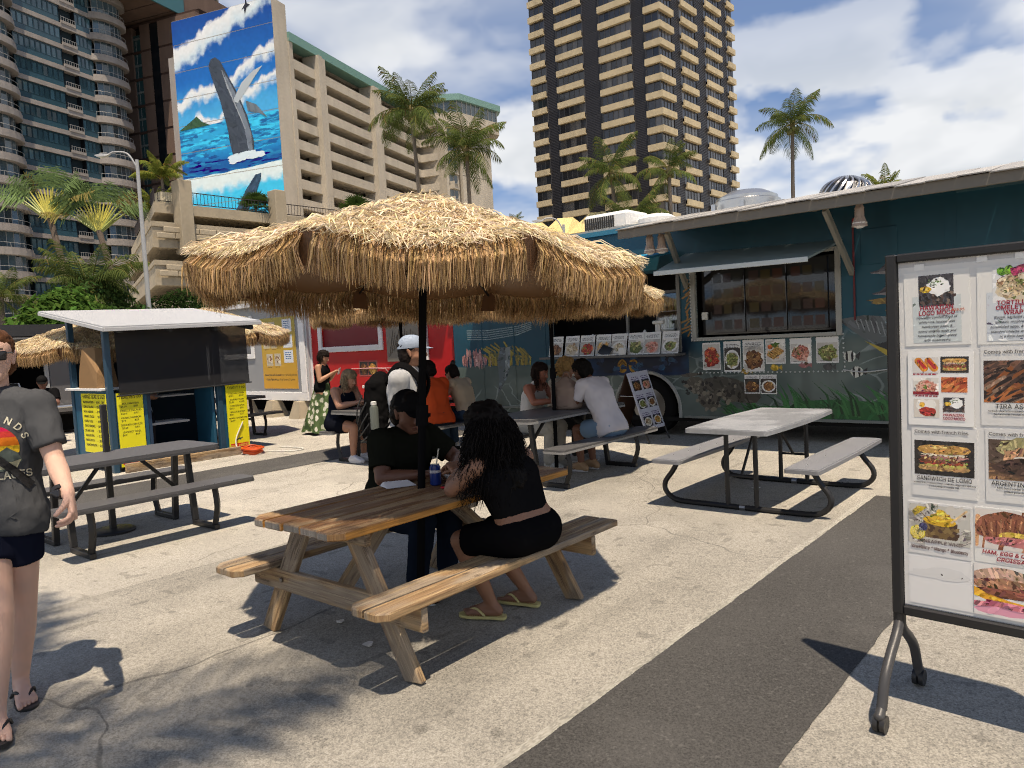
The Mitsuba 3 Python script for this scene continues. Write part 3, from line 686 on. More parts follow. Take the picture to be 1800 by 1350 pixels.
palm('lone slender coconut palm rising against the clouds above the truck roof', (-19.6, 56.2, 0), (-19.4, 56.8, 16.2), 3.3, 20, group=G1, seed=3, r=.15)
palm('coconut palm at the foot of the dark banded tower, highest of the cluster', (-28.6, 47.3, 0), (-29.2, 47.3, 13.2), 3.0, 17, group=G1, seed=4)
palm('coconut palm at the right side of the cluster before the dark banded tower', (-25.2, 48.1, 0), (-25.6, 49.2, 13.0), 2.7, 15, group=G1, seed=5)
palm('lowest leafy palm of the cluster just above the blue food truck', (-27.0, 46.4, 0), (-27.4, 46.4, 9.4), 3.0, 18, group=G1, seed=6)
palm('small palm top peeking over the truck roof beside the turbine vent', (-8.9, 38.0, 0), (-8.9, 38.0, 7.3), 1.4, 18, 'areca', seed=7, nuts=False, name='areca_palm')
palm('tiny dark palm top behind the thatched umbrella near the yellow tents', (-41.4, 50.8, 0), (-41.4, 50.8, 11.6), 1.2, 16, group=None, seed=8, nuts=False)
palm('bright green areca palm in the planter on the parking deck corner', (-54.45, 26.5, 13.3), (-54.4, 26.4, 14.6), 2.1, 26, 'areca', seed=9, nuts=False, r=.1, name='areca_palm')
palm('lower areca palm overhanging the left side of the parking deck', (-57.5, 27.6, 12.0), (-57.3, 27.3, 12.7), 2.2, 24, 'areca', seed=10, nuts=False, r=.1, name='areca_palm')
palm('dark low palm between the bushes below the glass tower', (-38.5, 14.6, 0), (-38.3, 14.6, 4.9), 3.0, 24, seed=11, nuts=False)
palm('small dark palm left of the bright bush at the left edge', (-44.0, 12.6, 0), (-43.9, 12.6, 5.0), 2.0, 20, seed=12, nuts=False)
palm('palm outside the picture whose frond shadows fall across the lower left concrete', (.4, -3.1, 0), (-.7, -2.1, 8.6), 3.0, 18, seed=14)

def fan_palm(label, base, L, seed, n=26):
    rng = np.random.default_rng(seed); t = thing('fan_palm', label, 'palm tree'); base = A(base, float)
    add('trunk', tube([base, base+[0, 0, L*.5]], [.13, .1], 8), 'matte', t, (.16, .13, .1))
    top = base+A([0, 0, L*.5])
    for i in range(n):
        az = i*2.399; el = 1.2-1.5*i/n+rng.normal(0, .1); dr_ = A([math.cos(az)*math.cos(el), math.sin(az)*math.cos(el), math.sin(el)])
        c = top+dr_*L*.45; s = unit(np.cross(dr_, (0, 0, 1))); up = np.cross(s, dr_); V, Fc = [], []
        V.append(tube([top, c], .02, 4, caps=False).vertices); Fc.append(tube([top, c], .02, 4, caps=False).faces); m = len(V[0])
        for q in np.linspace(-1.9, 1.9, 15):
            d = dr_*math.cos(q)+s*math.sin(q); tip = c+d*L*.5-A([0, 0, .12*L*rng.random()]); w = np.cross(d, up)*L*.035; mid = c+d*L*.28+up*.01
            V.append(A([c, mid-w, mid+w, tip])); Fc.append(A([[0, 1, 2], [1, 3, 2]])+m); m += 4
        add('leaf', trimesh.Trimesh(np.vstack(V), np.vstack(Fc), process=False), 'leaf', t, A([.05, .085, .02])*(.6+.8*rng.random()))
fan_palm('fan palm behind the deck railing above the thatched umbrella', (-53.0, 43.0, 12.3), 2.1, 3)
fan_palm('small fan palm in front of the ocean mural on the parking deck', (-54.9, 34.2, 12.3), 1.8, 4)

def travellers(label, base, fan, L, az, seed):
    """traveller's palm: paddle leaves in one plane"""
    rng = np.random.default_rng(seed); t = thing('travellers_palm', label, 'palm tree', "fan shaped traveller's palms by the glass tower")
    base, fan = A(base, float), A(fan, float)
    P = base+(fan-base)*np.linspace(0, 1, 14)[:, None]
    add('trunk', tube(P, .17*(1.2-.4*np.linspace(0, 1, 14))*(1+.06*(np.arange(14) % 2)), 9), 'matte', t, (.13, .105, .085))
    H = A([math.cos(az), math.sin(az), 0]); N = A([-math.sin(az), math.cos(az), 0]); n = 19
    for i in range(n):
        q = (i/(n-1)-.5)*1.9; d = H*math.sin(q)+A([0, 0, 1])*math.cos(q)+N*rng.normal(0, .06)
        pl = L*.5*(.9+.2*rng.random())
        a = fan+H*math.sin(q)*.15; b = a+d*pl
        add('stalk', tube([a, a+d*pl*.5, b], [.10, .055, .03], 6), 'satin', t, (.46, .42, .08) if abs(q) < .6 else (.30, .33, .09))
        dd = unit(d+H*math.sin(q)*.35-A([0, 0, 1])*.25*abs(q)); V, Fc, m = [], [], 0
        ll = L*.44*(.85+.3*rng.random()); S = unit(np.cross(dd, N))*(.9)+N*rng.normal(0, .35); S = unit(S)
        K = 13
        for k in range(K):
            u = (k+.1)/K; u2 = (k+.92)/K; bend = lambda u: b+dd*ll*u+A([0, 0, -1])*ll*.22*u*u
            for s in (-1, 1):
                w = L*.17*math.sin(PI*min(.97, .12+.85*u))**.7*(.7+.5*rng.random()); tw = A([0, 0, -1])*w*(.1+.6*rng.random())+N*rng.normal(0, .25)*w
                p, p2 = bend(u), bend(u2)
                V.append(A([p, p2, p2+S*s*w+tw+dd*.035*L, p+S*s*w+tw+dd*.05*L])); Fc.append(A([[0, 1, 2], [0, 2, 3]])+m); m += 4
        add('leaf', trimesh.Trimesh(np.vstack(V), np.vstack(Fc), process=False), 'leaf', t, A([.15, .22, .085])*(.45+1.0*rng.random()) if rng.random() < .9 else (.24, .2, .07))
CR = A([.766, .643, 0])
travellers("left traveller's palm with a yellow stalked fan before the glass tower", (-39.6, 15.2, 0), (-41.5, 14.35, 8.75), 3.0, math.atan2(.643, .766), 1)
travellers("right traveller's palm with a yellow stalked fan near the street lamp", (-38.0, 16.9, 0), (-40.1, 16.05, 8.1), 2.9, math.atan2(.643, .766)+.25, 2)

def leaf_cloud(blobs, n, size, rng, col, spread=.5):
    """folded leaf pairs scattered through ellipsoids (x, y, z, rx, ry, rz)"""
    B = A(blobs, float); w = B[:, 3]*B[:, 4]*B[:, 5]; i = rng.choice(len(B), n, p=w/w.sum()); B = B[i]
    d = rng.normal(size=(n, 3)); d /= np.linalg.norm(d, axis=1, keepdims=True)
    r = rng.random(n)**.33; r = .45+.6*r
    c = B[:, :3]+d*B[:, 3:]*r[:, None]
    nr = d*.7+rng.normal(0, spread, (n, 3))+A([0, 0, .5]); nr /= np.linalg.norm(nr, axis=1, keepdims=True)
    a = np.cross(nr, rng.normal(size=(n, 3))); a /= np.linalg.norm(a, axis=1, keepdims=True); b = np.cross(nr, a)
    s = size*(.6+.8*rng.random(n))[:, None]
    V = np.stack([c-a*s, c+b*s*.42-nr*s*.12, c+a*s, c-b*s*.42-nr*s*.12], 1).reshape(-1, 3)
    k = np.arange(n)[:, None]*4; Fc = np.vstack([k+[0, 1, 2], k+[0, 2, 3]])
    clump = meshkit.fbm(c*.9, 3, 3)[:, None]
    cc = lin(col)*(.45+1.0*clump)*(.6+.8*rng.random((n, 1)))*A([1+.3*rng.random(n)-.1, np.ones(n), np.ones(n)]).T
    return trimesh.Trimesh(V, Fc, process=False), np.repeat(cc, 4, 0)
def tree(name, label, base, blobs, n, size, col, seed, cat='tree', trunk=.14):
    rng = np.random.default_rng(seed); t = thing(name, label, cat); base = A(base, float)
    m, c = leaf_cloud(blobs, n, size, rng, col)
    add('crown', m, 'leaf', t, vc=c)
    lim = []
    for b in blobs[:7]:
        q = A(b[:3], float); mid = (base+q)/2+A([0, 0, .3]); lim.append(tube(spline([base, mid, q], 5), np.linspace(trunk, .02, 11), 6))
    add('trunk', join(lim), 'matte', t, (.12, .09, .07))
    return t
tree('round_leaf_tree', 'broad bright green bush with big leaves below the glass tower', (-32.14, 11.10, 0.40), [(-32.42, 10.26, 2.67, 1.1, 1.1, .9), (-32.14, 11.09, 3.20, 1.3, 1.3, 1.1), (-31.82, 11.98, 2.96, 1.3, 1.3, .9), (-32.47, 11.66, 3.79, 1.0, 1.0, .8), (-31.66, 12.41, 2.49, 1.0, 1.0, .7), (-31.90, 10.54, 2.21, 1.5, 1.5, .9)], 4200, .19, (.075, .15, .03), 5)
tree('shade_tree', 'darker rounded tree behind the bright bush', (-37.12, 14.90, 0.03), [(-38.34, 14.52, 4.62, 1.6, 1.6, 1.0), (-36.88, 15.50, 3.31, 1.5, 1.5, 1.0), (-35.69, 15.73, 2.83, 1.3, 1.3, .9), (-38.01, 15.37, 4.06, 1.2, 1.2, 1.0)], 2600, .16, (.045, .085, .025), 6)
tree('clipped_hedge', 'dark clipped hedge at the foot of the parking structure', (-37.67, 18.57, 1.17), [(-37.87, 18.15, 3.96, 1.0, 1.0, .8), (-37.51, 18.89, 4.22, 1.2, 1.2, .8), (-37.53, 19.95, 3.93, 1.2, 1.2, .8), (-37.58, 20.91, 3.62, 1.2, 1.2, .7), (-37.87, 22.40, 3.47, 1.2, 1.2, .8)], 5200, .10, (.028, .055, .016), 7, cat='hedge')

# ================================================================ STREET LAMPS
def street_lamp(label, base, H, arm, head, seed):
    t = thing('street_lamp', label, 'street lamp', 'grey cobra head street lamps'); base = A(base, float); top = base+A([0, 0, H])
    add('pole', tube([base, base+[0, 0, H*.5], top], [.13, .105, .075], 12), 'satin', t, (.33, .34, .35))
    a = A(arm, float)
    add('arm', tube(spline([top-A([0, 0, .4]), top+a*.3+A([0, 0, .28]), top+a*.75+A([0, 0, .42]), top+a+A([0, 0, .3])], 8), .04, 8), 'satin', t, (.36, .37, .38))
    h = top+a+A([0, 0, .28]); d = unit(a)
    k = add('lamp_head', Manifold.hull_points(np.vstack([h+d*x+np.cross(d, (0, 0, 1))*y+A([0, 0, z]) for x, y, z in [(-.1, .06, .03), (-.1, -.06, .03), (.25, .15, .07), (.25, -.15, .07), (.62, .09, .02), (.62, -.09, .02), (.1, .12, -.06), (.1, -.12, -.06), (.5, .09, -.06), (.5, -.09, -.06)]])), 'satin', t, (.55, .56, .57), smooth=40)
    add('lens', at2(lathe([(.02, -.07), (.1, -.045), (.13, 0)], 12), *(h+d*.32+A([0, 0, -.045]))), 'gloss', k, (.6, .6, .56))
b_ = (-36.42, 16.55, 3.87)
street_lamp('tall grey street lamp left of the parking structure', (b_[0], b_[1], 0), 11.0, -CR*1.35, 1, 1)
b_ = (-26.11, 36.65, 7.01)
street_lamp('small distant street lamp between the thatched umbrella and the yellow tents', (b_[0], b_[1], 0), 8.2, -CR*1.25, 1, 2)
# ================================================================ PRINT HELPERS
FOOD = {
 'red':   [(.30, .03, .015), (.42, .06, .03), (.22, .02, .015), (.48, .16, .06), (.12, .20, .03)],
 'brown': [(.16, .07, .025), (.24, .11, .04), (.09, .035, .015), (.32, .17, .06), (.40, .25, .09)],
 'gold':  [(.52, .30, .07), (.62, .38, .10), (.40, .19, .04), (.55, .22, .06), (.10, .16, .03)],
 'green': [(.16, .19, .05), (.26, .26, .08), (.09, .12, .03), (.36, .32, .13), (.14, .07, .03)],
 'pale':  [(.45, .38, .25), (.36, .27, .16), (.55, .48, .36), (.12, .14, .04), (.28, .15, .08)],
 'pink':  [(.52, .22, .16), (.44, .14, .09), (.60, .36, .28), (.34, .09, .06), (.10, .16, .03)]}
def dish(w, h, kind, pal, rng, n=34, bg=(.03, .026, .024)):
    """printed picture of food in [0,w]x[0,h]: background, plate, heap of pieces"""
    L = [(sbox(0, 0, w, h), bg)]; P = FOOD[pal]; m = min(w, h)
    for _ in range(5): L.append((blob(w*rng.random(), h*rng.random(), m*.22, rng, .5, sx=1.6), A(bg)*(.6+1.1*rng.random())))
    cx, cy = w*.5, h*.48
    if kind == 'plate':
        L += [(blob(cx, cy, m*.46, rng, .015, 30, w/m, h/m*.94), (.70, .69, .66)), (blob(cx, cy+.01*m, m*.38, rng, .015, 30, w/m, h/m*.9), (.55, .54, .51)), (blob(cx, cy, m*.34, rng, .03, 26, w/m, h/m*.9), P[2])]
        R = .30
    elif kind == 'heap': L.append((blob(cx, cy*.9, m*.42, rng, .15, 22, w/m, h/m), P[2])); R = .38
    else: R = .44
    if kind in ('plate', 'heap', 'fill'):
        for i in range(n):
            a, r = rng.random()*6.283, m*R*math.sqrt(rng.random()); c = A(P[rng.choice(5, p=[.3, .28, .2, .14, .08])])*(.6+.9*rng.random())
            L.append((blob(cx+r*math.cos(a)*w/m, cy+r*math.sin(a)*h/m*.9, m*(.04+.07*rng.random()), rng, .45, 9, 1+1.2*rng.random(), 1, rng.random()*3), c))
    elif kind == 'fries':
        for i in range(n):
            x, y = w*(.15+.7*rng.random()), h*(.12+.7*rng.random()); a = 1.1+.9*(rng.random()-.5); l = m*.22
            L.append((LineString([(x-l*math.cos(a), y-l*math.sin(a)), (x+l*math.cos(a), y+l*math.sin(a))]).buffer(m*.035, cap_style=2), A(P[i % 4])*(.7+.7*rng.random())))
    elif kind == 'rolls':
        L.append((blob(cx, cy, m*.44, rng, .06, 20, w/m, h/m), (.62, .58, .52)))
        L.append((blob(w*.5, h*.8, m*.16, rng, .4, 12, 1.5), (.06, .13, .02))); L.append((blob(w*.22, h*.72, m*.13, rng, .2), (.5, .12, .03)))
        for i in range(6):
            x, y = w*(.25+.1*i), h*(.25+.06*i)
            L += [(LineString([(x-.16*w, y+.12*h), (x+.14*w, y-.05*h)]).buffer(m*.075), (.36, .19, .05)), (LineString([(x-.15*w, y+.135*h), (x+.12*w, y-.02*h)]).buffer(m*.03), (.56, .34, .11))]
    elif kind == 'bun':
        def band(y, t, c, a=.44, wob=.2):
            X = np.linspace(-1, 1, 22); top = y+t*.5+wob*t*(rng.random(22)-.5); bot = y-t*.5+wob*t*(rng.random(22)-.5); k = np.sqrt(np.clip(1-X**4, 0, 1)); mid = y
            return Polygon(np.r_[np.c_[cx+X*w*a, mid+(top-mid)*k], np.c_[cx+X*w*a, mid+(bot-mid)*k][::-1]]).buffer(0), c
        L += [band(h*.22, h*.2, (.40, .25, .10)), band(h*.30, h*.09, (.45, .42, .10), .43, 1.4), band(h*.36, h*.08, (.30, .05, .03), .42, 1.), band(h*.44, h*.13, (.16, .06, .03), .44, 1.2),
              band(h*.53, h*.08, (.36, .18, .16), .42, 1.6), band(h*.60, h*.07, (.68, .62, .48), .40, 1.0), band(h*.75, h*.26, (.55, .31, .09), .45, .08)]
        L += [(blob(cx-.1*w, h*.81, h*.06, rng, .2, sx=4), (.66, .42, .15))]
        for i in range(26): L.append((blob(w*(.12+.76*rng.random()), h*(.33+.26*rng.random()), m*.025, rng, .5, 7, 1.8, 1, rng.random()*3), A([(.30, .12, .10), (.10, .03, .02), (.55, .45, .2), (.2, .3, .06)][rng.integers(4)])*(.6+.8*rng.random())))
    return L
_dish = dish
def dish(w, h, kind, pal, rng, n=34, bg=(.03, .026, .024)):
    L = _dish(w, h, kind, pal, rng, n, bg); m = min(w, h); fr = sbox(0, 0, w, h); g = m*.44
    for _ in range(int(n*1.3)):
        a, r = rng.random()*6.283, g*math.sqrt(rng.random()); c = A(FOOD[pal][rng.integers(5)])*(.3+1.7*rng.random())
        L.append((blob(w/2+r*math.cos(a)*w/m*.9, h*.48+r*math.sin(a)*h/m*.75, m*(.012+.02*rng.random()), rng, .5, 6, 1+rng.random(), 1, rng.random()*3), c))
    return [(q.intersection(fr), c) for q, c in L]
def put(layers, x, y): return [(affinity.translate(g, x, y), c) for g, c in layers]
def text_lines(lines, x, y, h, dy, centre=True, bold=False, width=None, italic=0.):
    return [at2(text(s, h, bold, centre, italic), x, y-i*dy) for i, s in enumerate(lines) if s.strip()]
def scribble(x, y, w, h, rows, rng, c=(.08, .08, .08), fill=.75):
    """lines of far-off print too small to read: broken bars"""
    out = []
    for i in range(rows):
        yy = y-i*h*2.1; xx = x-w/2+w*.1*rng.random(); end = x+w/2-w*.12*rng.random()
        while xx < end:
            l = h*(1.0+3*rng.random()); out.append((sbox(xx, yy, min(xx+l, end), yy+h), A(c)*(.8+.5*rng.random()))); xx += l+h*.7
    return out
def poster(name, label, M, w, h, layers, words=(), ink=(.015, .015, .02), cat='menu poster', group=None, sheet=(.66, .66, .64), th=.002, curl=0., fleck=None):
    t = thing(name, label, cat, group)
    add('sheet', moved(bx(0, w, 0, h, -th, 0), M), 'satin', t, sheet)
    if layers:
        m, vc = art(layers, sbox(.001, .001, w-.001, h-.001)); add('print', moved(at2(m, 0, 0, .0012), M), 'satin', t, vc=vc)
        if fleck:
            q = grain(layers, sbox(.001, .001, w-.001, h-.001), fleck[0], fleck[1], np.random.default_rng(int(1e4*w+1e5*h+len(layers))))
            if q: add('print', moved(at2(q[0], 0, 0, .0014), M), 'satin', t, vc=q[1])
    if words: add('lettering', moved(at2(join(words), 0, 0, .0022), M), 'satin', t, ink)
    return t

def f_wood(p, n, uv):
    u, v = uv.x, uv.y
    gr = fbm(u*3., v*70., 3., 4); gr2 = noise(u*9., v*260., 1.); knot = fbm(u*5., v*16., 8., 3)
    c = mix(mi.Color3f(.225, .145, .078), mi.Color3f(.36, .25, .135), smoothstep(.3, .7, gr))
    c = mix(c, mi.Color3f(.25, .22, .18), .65*smoothstep(.42, .62, fbm(u*2.2, v*9., 11., 4)))
    c = mix(c, mi.Color3f(.06, .042, .03), .8*smoothstep(.54, .70, knot)*smoothstep(.35, .65, gr2))
    return c*(.72+.55*gr2)
pmat('weathered_wood', f_wood, .75, (lambda p, n, uv: fbm(uv.x*3., uv.y*90., 3., 3), .003), .25)
def plank(L, w, t, rng, bev=.006, clip=0.):
    """board along x with its own grain; clip cuts the corner off the far end (x = L, y = w)"""
    m = cb(0, L, 0, w, 0, t, bev)
    if clip:
        P = m.vertices; P = np.vstack([P[P[:, 0] < L-clip*.9], [[L-clip, w-.0, z] for z in (bev, t-bev)], [[L-.0, w-clip, z] for z in (bev, t-bev)], [[L, 0+bev, z] for z in (bev, t-bev)], [[L-bev, bev, 0], [L-bev, bev, t]], [[L-clip-.004, w-bev, 0], [L-clip-.004, w-bev, t], [L-bev, w-clip-.004, 0], [L-bev, w-clip-.004, t]]])
        m = trimesh.convex.convex_hull(P)
    m = trimesh.Trimesh(m.triangles.reshape(-1, 3), np.arange(len(m.faces)*3).reshape(-1, 3), process=False)
    v = m.vertices; fn = np.repeat(m.face_normals, 3, 0); off = rng.random(2)*50
    uv = np.c_[v[:, 0], np.where(abs(fn[:, 1]) > .7, v[:, 2]+3.3, v[:, 1])]
    end = abs(fn[:, 0]) > .7; uv[end] = np.c_[v[end, 1]*.3+v[end, 2]*3, v[end, 1]*2]
    return m, uv+off
def wood(parent, name, L, w, t, M, rng, mat='weathered_wood', **k):
    m, uv = plank(L, w, t, rng, **k)
    return add(name, moved(m, M), mat, parent, uv=uv if np.linalg.det(M[:3, :3]) > 0 else uv)
# ================================================================ BLUE FOOD TRUCK (wall plane y = 10, x along, z up)
def f_truck(p, n, uv):
    x, z = p.x, p.z
    w = fbm(x*1.1, z*1.6, 2., 4)-.5; w2 = fbm(x*4., z*6., 5., 3)-.5
    teal = mix(mi.Color3f(.012, .085, .135), mi.Color3f(.016, .115, .165), fbm(x*.6, z*1.8, 0., 3))
    navy = mix(mi.Color3f(.008, .018, .055), mi.Color3f(.014, .05, .15), smoothstep(.35, .7, fbm(x*2.2, z*4.5, 7., 4)))
    deepl = mix(mi.Color3f(.012, .06, .10), mi.Color3f(.02, .11, .17), fbm(x*.9, z*2., 3., 3))
    sand = mix(mi.Color3f(.10, .14, .13), mi.Color3f(.19, .235, .215), smoothstep(.3, .75, fbm(x*1.3, z*2.6, 9., 4)))
    d1, d2, _ = voronoi(x*2.2+w*1.5, z*3.4+w*2.); caus = (1-smoothstep(.02, .09, d2-d1))*smoothstep(.45, .6, noise(x*1.3, z*2., 4.))
    sand = mix(sand, mi.Color3f(.36, .42, .41), caus*.7)
    right = smoothstep(-5.15, -4.75, x)
    line = dr.select(x < -7.35, 1.12+.05*w, dr.select(x < -5., .93, 1.22+.16*smoothstep(-4.9, -2.9, x)+.25*w))
    soft = dr.select(x < -5., .03, .34)
    top = dr.select(x < -7.4, deepl, teal)
    c = mix(top, navy, smoothstep(-7.5, -7.2, x)*(1-right)*smoothstep(1.62, 1.42, z+.2*w))
    c = mix(c, sand, smoothstep(line+soft*.5, line-soft*.5, z+.05*w2))
    grime = 1-.25*smoothstep(.55, .75, fbm(x*3., z*.7, 6., 4))
    return c*grime*.72
pmat('truck_paint', f_truck, .45, None, .4)
WALL = frame((0, 10., 0), (1, 0, 0), (0, 0, 1), (0, -1, 0))
def blue_truck():
    t = thing('food_truck', 'large blue food truck painted with sea life, with serving windows and a long wooden canopy', 'food truck')
    Z0, Z1, X0, X1 = .30, 3.16, -9.75, 1.2
    open1 = sbox(-7.45, 1.27, -5.12, 2.46); open2 = sbox(-4.86, 1.47, -2.93, 2.50)
    arch = union_all([Point(-5.72, .42).buffer(.56), sbox(-6.28, .2, -5.16, .42)]); arch2 = union_all([Point(-7.0, .42).buffer(.54), sbox(-7.54, .2, -6.46, .42)])
    wall = sbox(X0, Z0, X1, Z1).difference(union_all([open1, open2, arch, arch2]))
    add('body_wall', moved(at2(prism(wall, -.05, 0), 0, 0, 0), WALL), 'truck_paint', t)
    add('end_wall', bx(X0, X0+.04, 10.052, 12.4, Z0, Z1), 'truck_paint', t)
    add('back_wall', bx(X0, X1, 12.4, 12.44, Z0, Z1), 'truck_paint', t)
    add('roof', bx(X0-.03, X1, 9.97, 12.5, Z1+.002, Z1+.06), 'satin', t, (.30, .31, .31))
    add('roof_bead', bx(X0-.03, X1, 9.93, 9.969, Z1-.04, Z1+.03), 'satin', t, (.03, .16, .24))
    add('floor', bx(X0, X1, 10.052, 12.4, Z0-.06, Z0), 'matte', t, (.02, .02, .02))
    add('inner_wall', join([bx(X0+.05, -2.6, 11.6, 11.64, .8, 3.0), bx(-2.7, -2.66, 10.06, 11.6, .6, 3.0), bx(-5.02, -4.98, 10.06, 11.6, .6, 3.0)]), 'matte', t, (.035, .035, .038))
    # raised seams and hatches of the sheet metal
    for x in (-9.05, -8.3, -7.62, -1.72, -1.6): add('seam', moved(bx(x, x+.018, .34, 3.1, .001, .006), WALL), 'truck_paint', t)
    add('hatch', moved(cb(-2.62, -2.2, 2.28, 2.72, .001, .014, .006), WALL), 'truck_paint', t)
    add('trim_rail', moved(bx(-1.58, X1, 3.0, 3.03, .001, .012), WALL), 'satin', t, (.05, .12, .15))
    add('red_pipe', moved(tube([(-2.7, 1.6, .025), (-2.7, 2.85, .025)], .012, 6), WALL), 'satin', t, (.12, .015, .02))
    add('red_valve', moved(at2(lathe([(.03, 0), (.045, .02), (.03, .05)], 10), -2.66, 2.84, .01), WALL), 'satin', t, (.5, .02, .02))
    add('skirt_trim', moved(join([bx(-5.1, X1, .30, .335, .001, .02), bx(X0, -7.6, .38, .41, .001, .02)]), WALL), 'satin', t, (.16, .18, .17))
    for a, b in ((-5.72, .56), (-7.0, .54)):
        q = np.linspace(0, PI, 22); pth = np.c_[a+b*np.cos(q), .42+b*np.sin(q), 0*q+.012]
        add('wheel_arch', moved(tube(np.r_[[[a+b, .3, .012]], pth, [[a-b, .3, .012]]], .028, 6), WALL), 'satin', t, (.30, .31, .29))
        w = add('wheel', moved(lathe([(.2, -.3), (.40, -.3), (.445, -.26), (.455, -.16), (.445, -.06), (.40, -.02), (.29, -.02), (.27, -.05), (.2, -.06)], 36, (a-.02, .455, -.06)), WALL), 'matte', t, (.014, .014, .015), smooth=35)
        add('rim', moved(lathe([(.02, -.03), (.06, -.025), (.075, -.06), (.19, -.08), (.25, -.05), (.275, -.035)], 28, (a-.02, .455, -.06)), WALL), 'metal', w, (.25, .25, .25), smooth=30)
        add('wheel_well', moved(bx(a-b, a+b, .3, .99, -.75, -.7), WALL), 'matte', t, (.008, .008, .008))
    # ---- painted sea life, flat on the wall
    rng = np.random.default_rng(11); L = []
    for i in range(150):   # sea grass along the right skirt
        x = -3.95+2.9*rng.random()**.8 if i < 120 else -4.45+.5*rng.random(); hgt = (.14+.34*rng.random())*(.5 if x < -3.7 else 1.); z = .33+.12*rng.random(); l = -.10-.28*rng.random()
        P = [(x, z), (x+l*.25, z+hgt*.55), (x+l, z+hgt)]; wd = .016
        L.append((Polygon([(P[0][0]-wd, P[0][1]), (P[1][0]-wd, P[1][1]), P[2], (P[1][0]+wd, P[1][1]), (P[0][0]+wd, P[0][1])]).buffer(0), A([(.016, .075, .022), (.024, .115, .032), (.04, .16, .045), (.010, .04, .014)][rng.integers(4)])))
    L.insert(0, (blob(-2.5, .42, .3, rng, .25, 20, 5.0, .55), (.018, .10, .028)))
    # turtle
    tb = (.085, .075, .058)
    L += [(blob(-4.35, .72, .2, rng, .08, 20, 2.2, .75, -.25), (.055, .05, .04)), (blob(-4.9, .78, .14, rng, .1, 16, 1.25, .9, -.3), tb),
          (blob(-4.72, .56, .15, rng, .12, 16, 1.2, .85, -.3), tb), (blob(-5.0, .93, .05, rng, .2, 9, 3., .7, .1), (.10, .09, .07)), (blob(-4.45, .64, .1, rng, .15, 14, 1.8, .8, -.35), tb)]
    for i in range(70):
        c = [(-4.9, .78), (-4.72, .56), (-4.4, .68)][i % 3]
        L.append((blob(c[0]+.15*rng.normal()*.8, c[1]+.09*rng.normal()*.8, .02+.014*rng.random(), rng, .3, 7), (.022, .02, .018) if i % 2 else (.19, .17, .13)))
    L += [(blob(-5.03, .66, .035, rng, .3, 6), (.03, .035, .03))]
    # two smiling dolphins' heads (right, partly behind the menu board), a big pale fish, small striped fish
    def dolph(x, z, s):
        g = Polygon([(x, z), (x+.16*s, z+.035*s), (x+.28*s, z+.14*s), (x+.5*s, z+.2*s), (x+.9*s, z+.19*s), (x+1.3*s, z+.05*s), (x+1.0*s, z-.1*s), (x+.6*s, z-.12*s), (x+.3*s, z-.06*s), (x+.02*s, z-.025*s)])
        lo = Polygon([(x+.02*s, z-.025*s), (x+.18*s, z+.0*s), (x+.4*s, z+.02*s), (x+.9*s, z-.02*s), (x+1.0*s, z-.1*s), (x+.6*s, z-.12*s), (x+.3*s, z-.06*s)])
        return [(g, (.075, .075, .085)), (lo, (.20, .19, .20)), (blob(x+.3*s, z+.06*s, .016*s, rng, .1), (.01, .01, .01))]
    L += dolph(-2.52, 2.18, .62)+dolph(-2.5, 1.92, .55)
    L += [(blob(-2.2, 1.82, .05, rng, .3, 14, 7, .8), (.24, .16, .045)), (blob(-2.1, 1.72, .04, rng, .3, 14, 6, .8), (.17, .11, .04))]
    L += [(Polygon([(-2.92, 1.62), (-2.6, 1.66), (-2.1, 1.6), (-1.5, 1.3), (-1.5, .98), (-1.9, 1.08), (-2.3, 1.2), (-2.6, 1.36)]), (.10, .115, .12)), (Polygon([(-2.5, 1.28), (-2.2, 1.36), (-1.9, 1.18), (-2.1, 1.12), (-2.3, 1.2)]), (.03, .032, .035)), (Polygon([(-2.6, 1.34), (-2.3, 1.2), (-1.9, 1.08), (-1.5, .98), (-1.5, .94), (-1.95, 1.03), (-2.35, 1.15)]), (.38, .30, .05))]
    for i in range(18): L.append((LineString([(-2.7+.06*i, 1.62-.012*i), (-2.66+.06*i, 1.5-.02*i)]).buffer(.007), (.24, .26, .27)))
    for x, z in ((-2.78, 1.15), (-2.7, .95)):
        L += [(blob(x, z, .075, rng, .1, 14, 1., .95), (.55, .55, .5)), (blob(x-.035, z, .02, rng, .2, 10, .8, 3.3), (.012, .012, .012)), (blob(x+.03, z, .02, rng, .2, 10, .8, 3.), (.012, .012, .012)), (Polygon([(x+.06, z), (x+.13, z+.06), (x+.11, z-.05)]), (.03, .03, .03))]
    for x, z, c in ((-3.74, 1.02, (.45, .30, .03)), (-3.35, 1.05, (.3, .12, .12)), (-3.05, 1.02, (.06, .06, .06)), (-4.15, .98, (.36, .22, .03))):
        L += [(blob(x, z, .045, rng, .15, 12, 1.4), c), (Polygon([(x+.05, z), (x+.1, z+.04), (x+.1, z-.04)]), c)]
    for i in range(22): L.append((Point(-2.35+.3*rng.random(), 1.55+.5*rng.random()).buffer(.006+.016*rng.random()), (.24, .32, .36)))
    # coral garden, caustic sand and a marlin tail on the left part
    for i in range(24):
        x = -9.55+.75*rng.random(); L.append((blob(x, 1.2+.15*rng.random(), .028, rng, .15, 12, 1., 3.+2*rng.random()), A([(.38, .20, .19), (.30, .14, .14), (.44, .28, .26)][i % 3])))
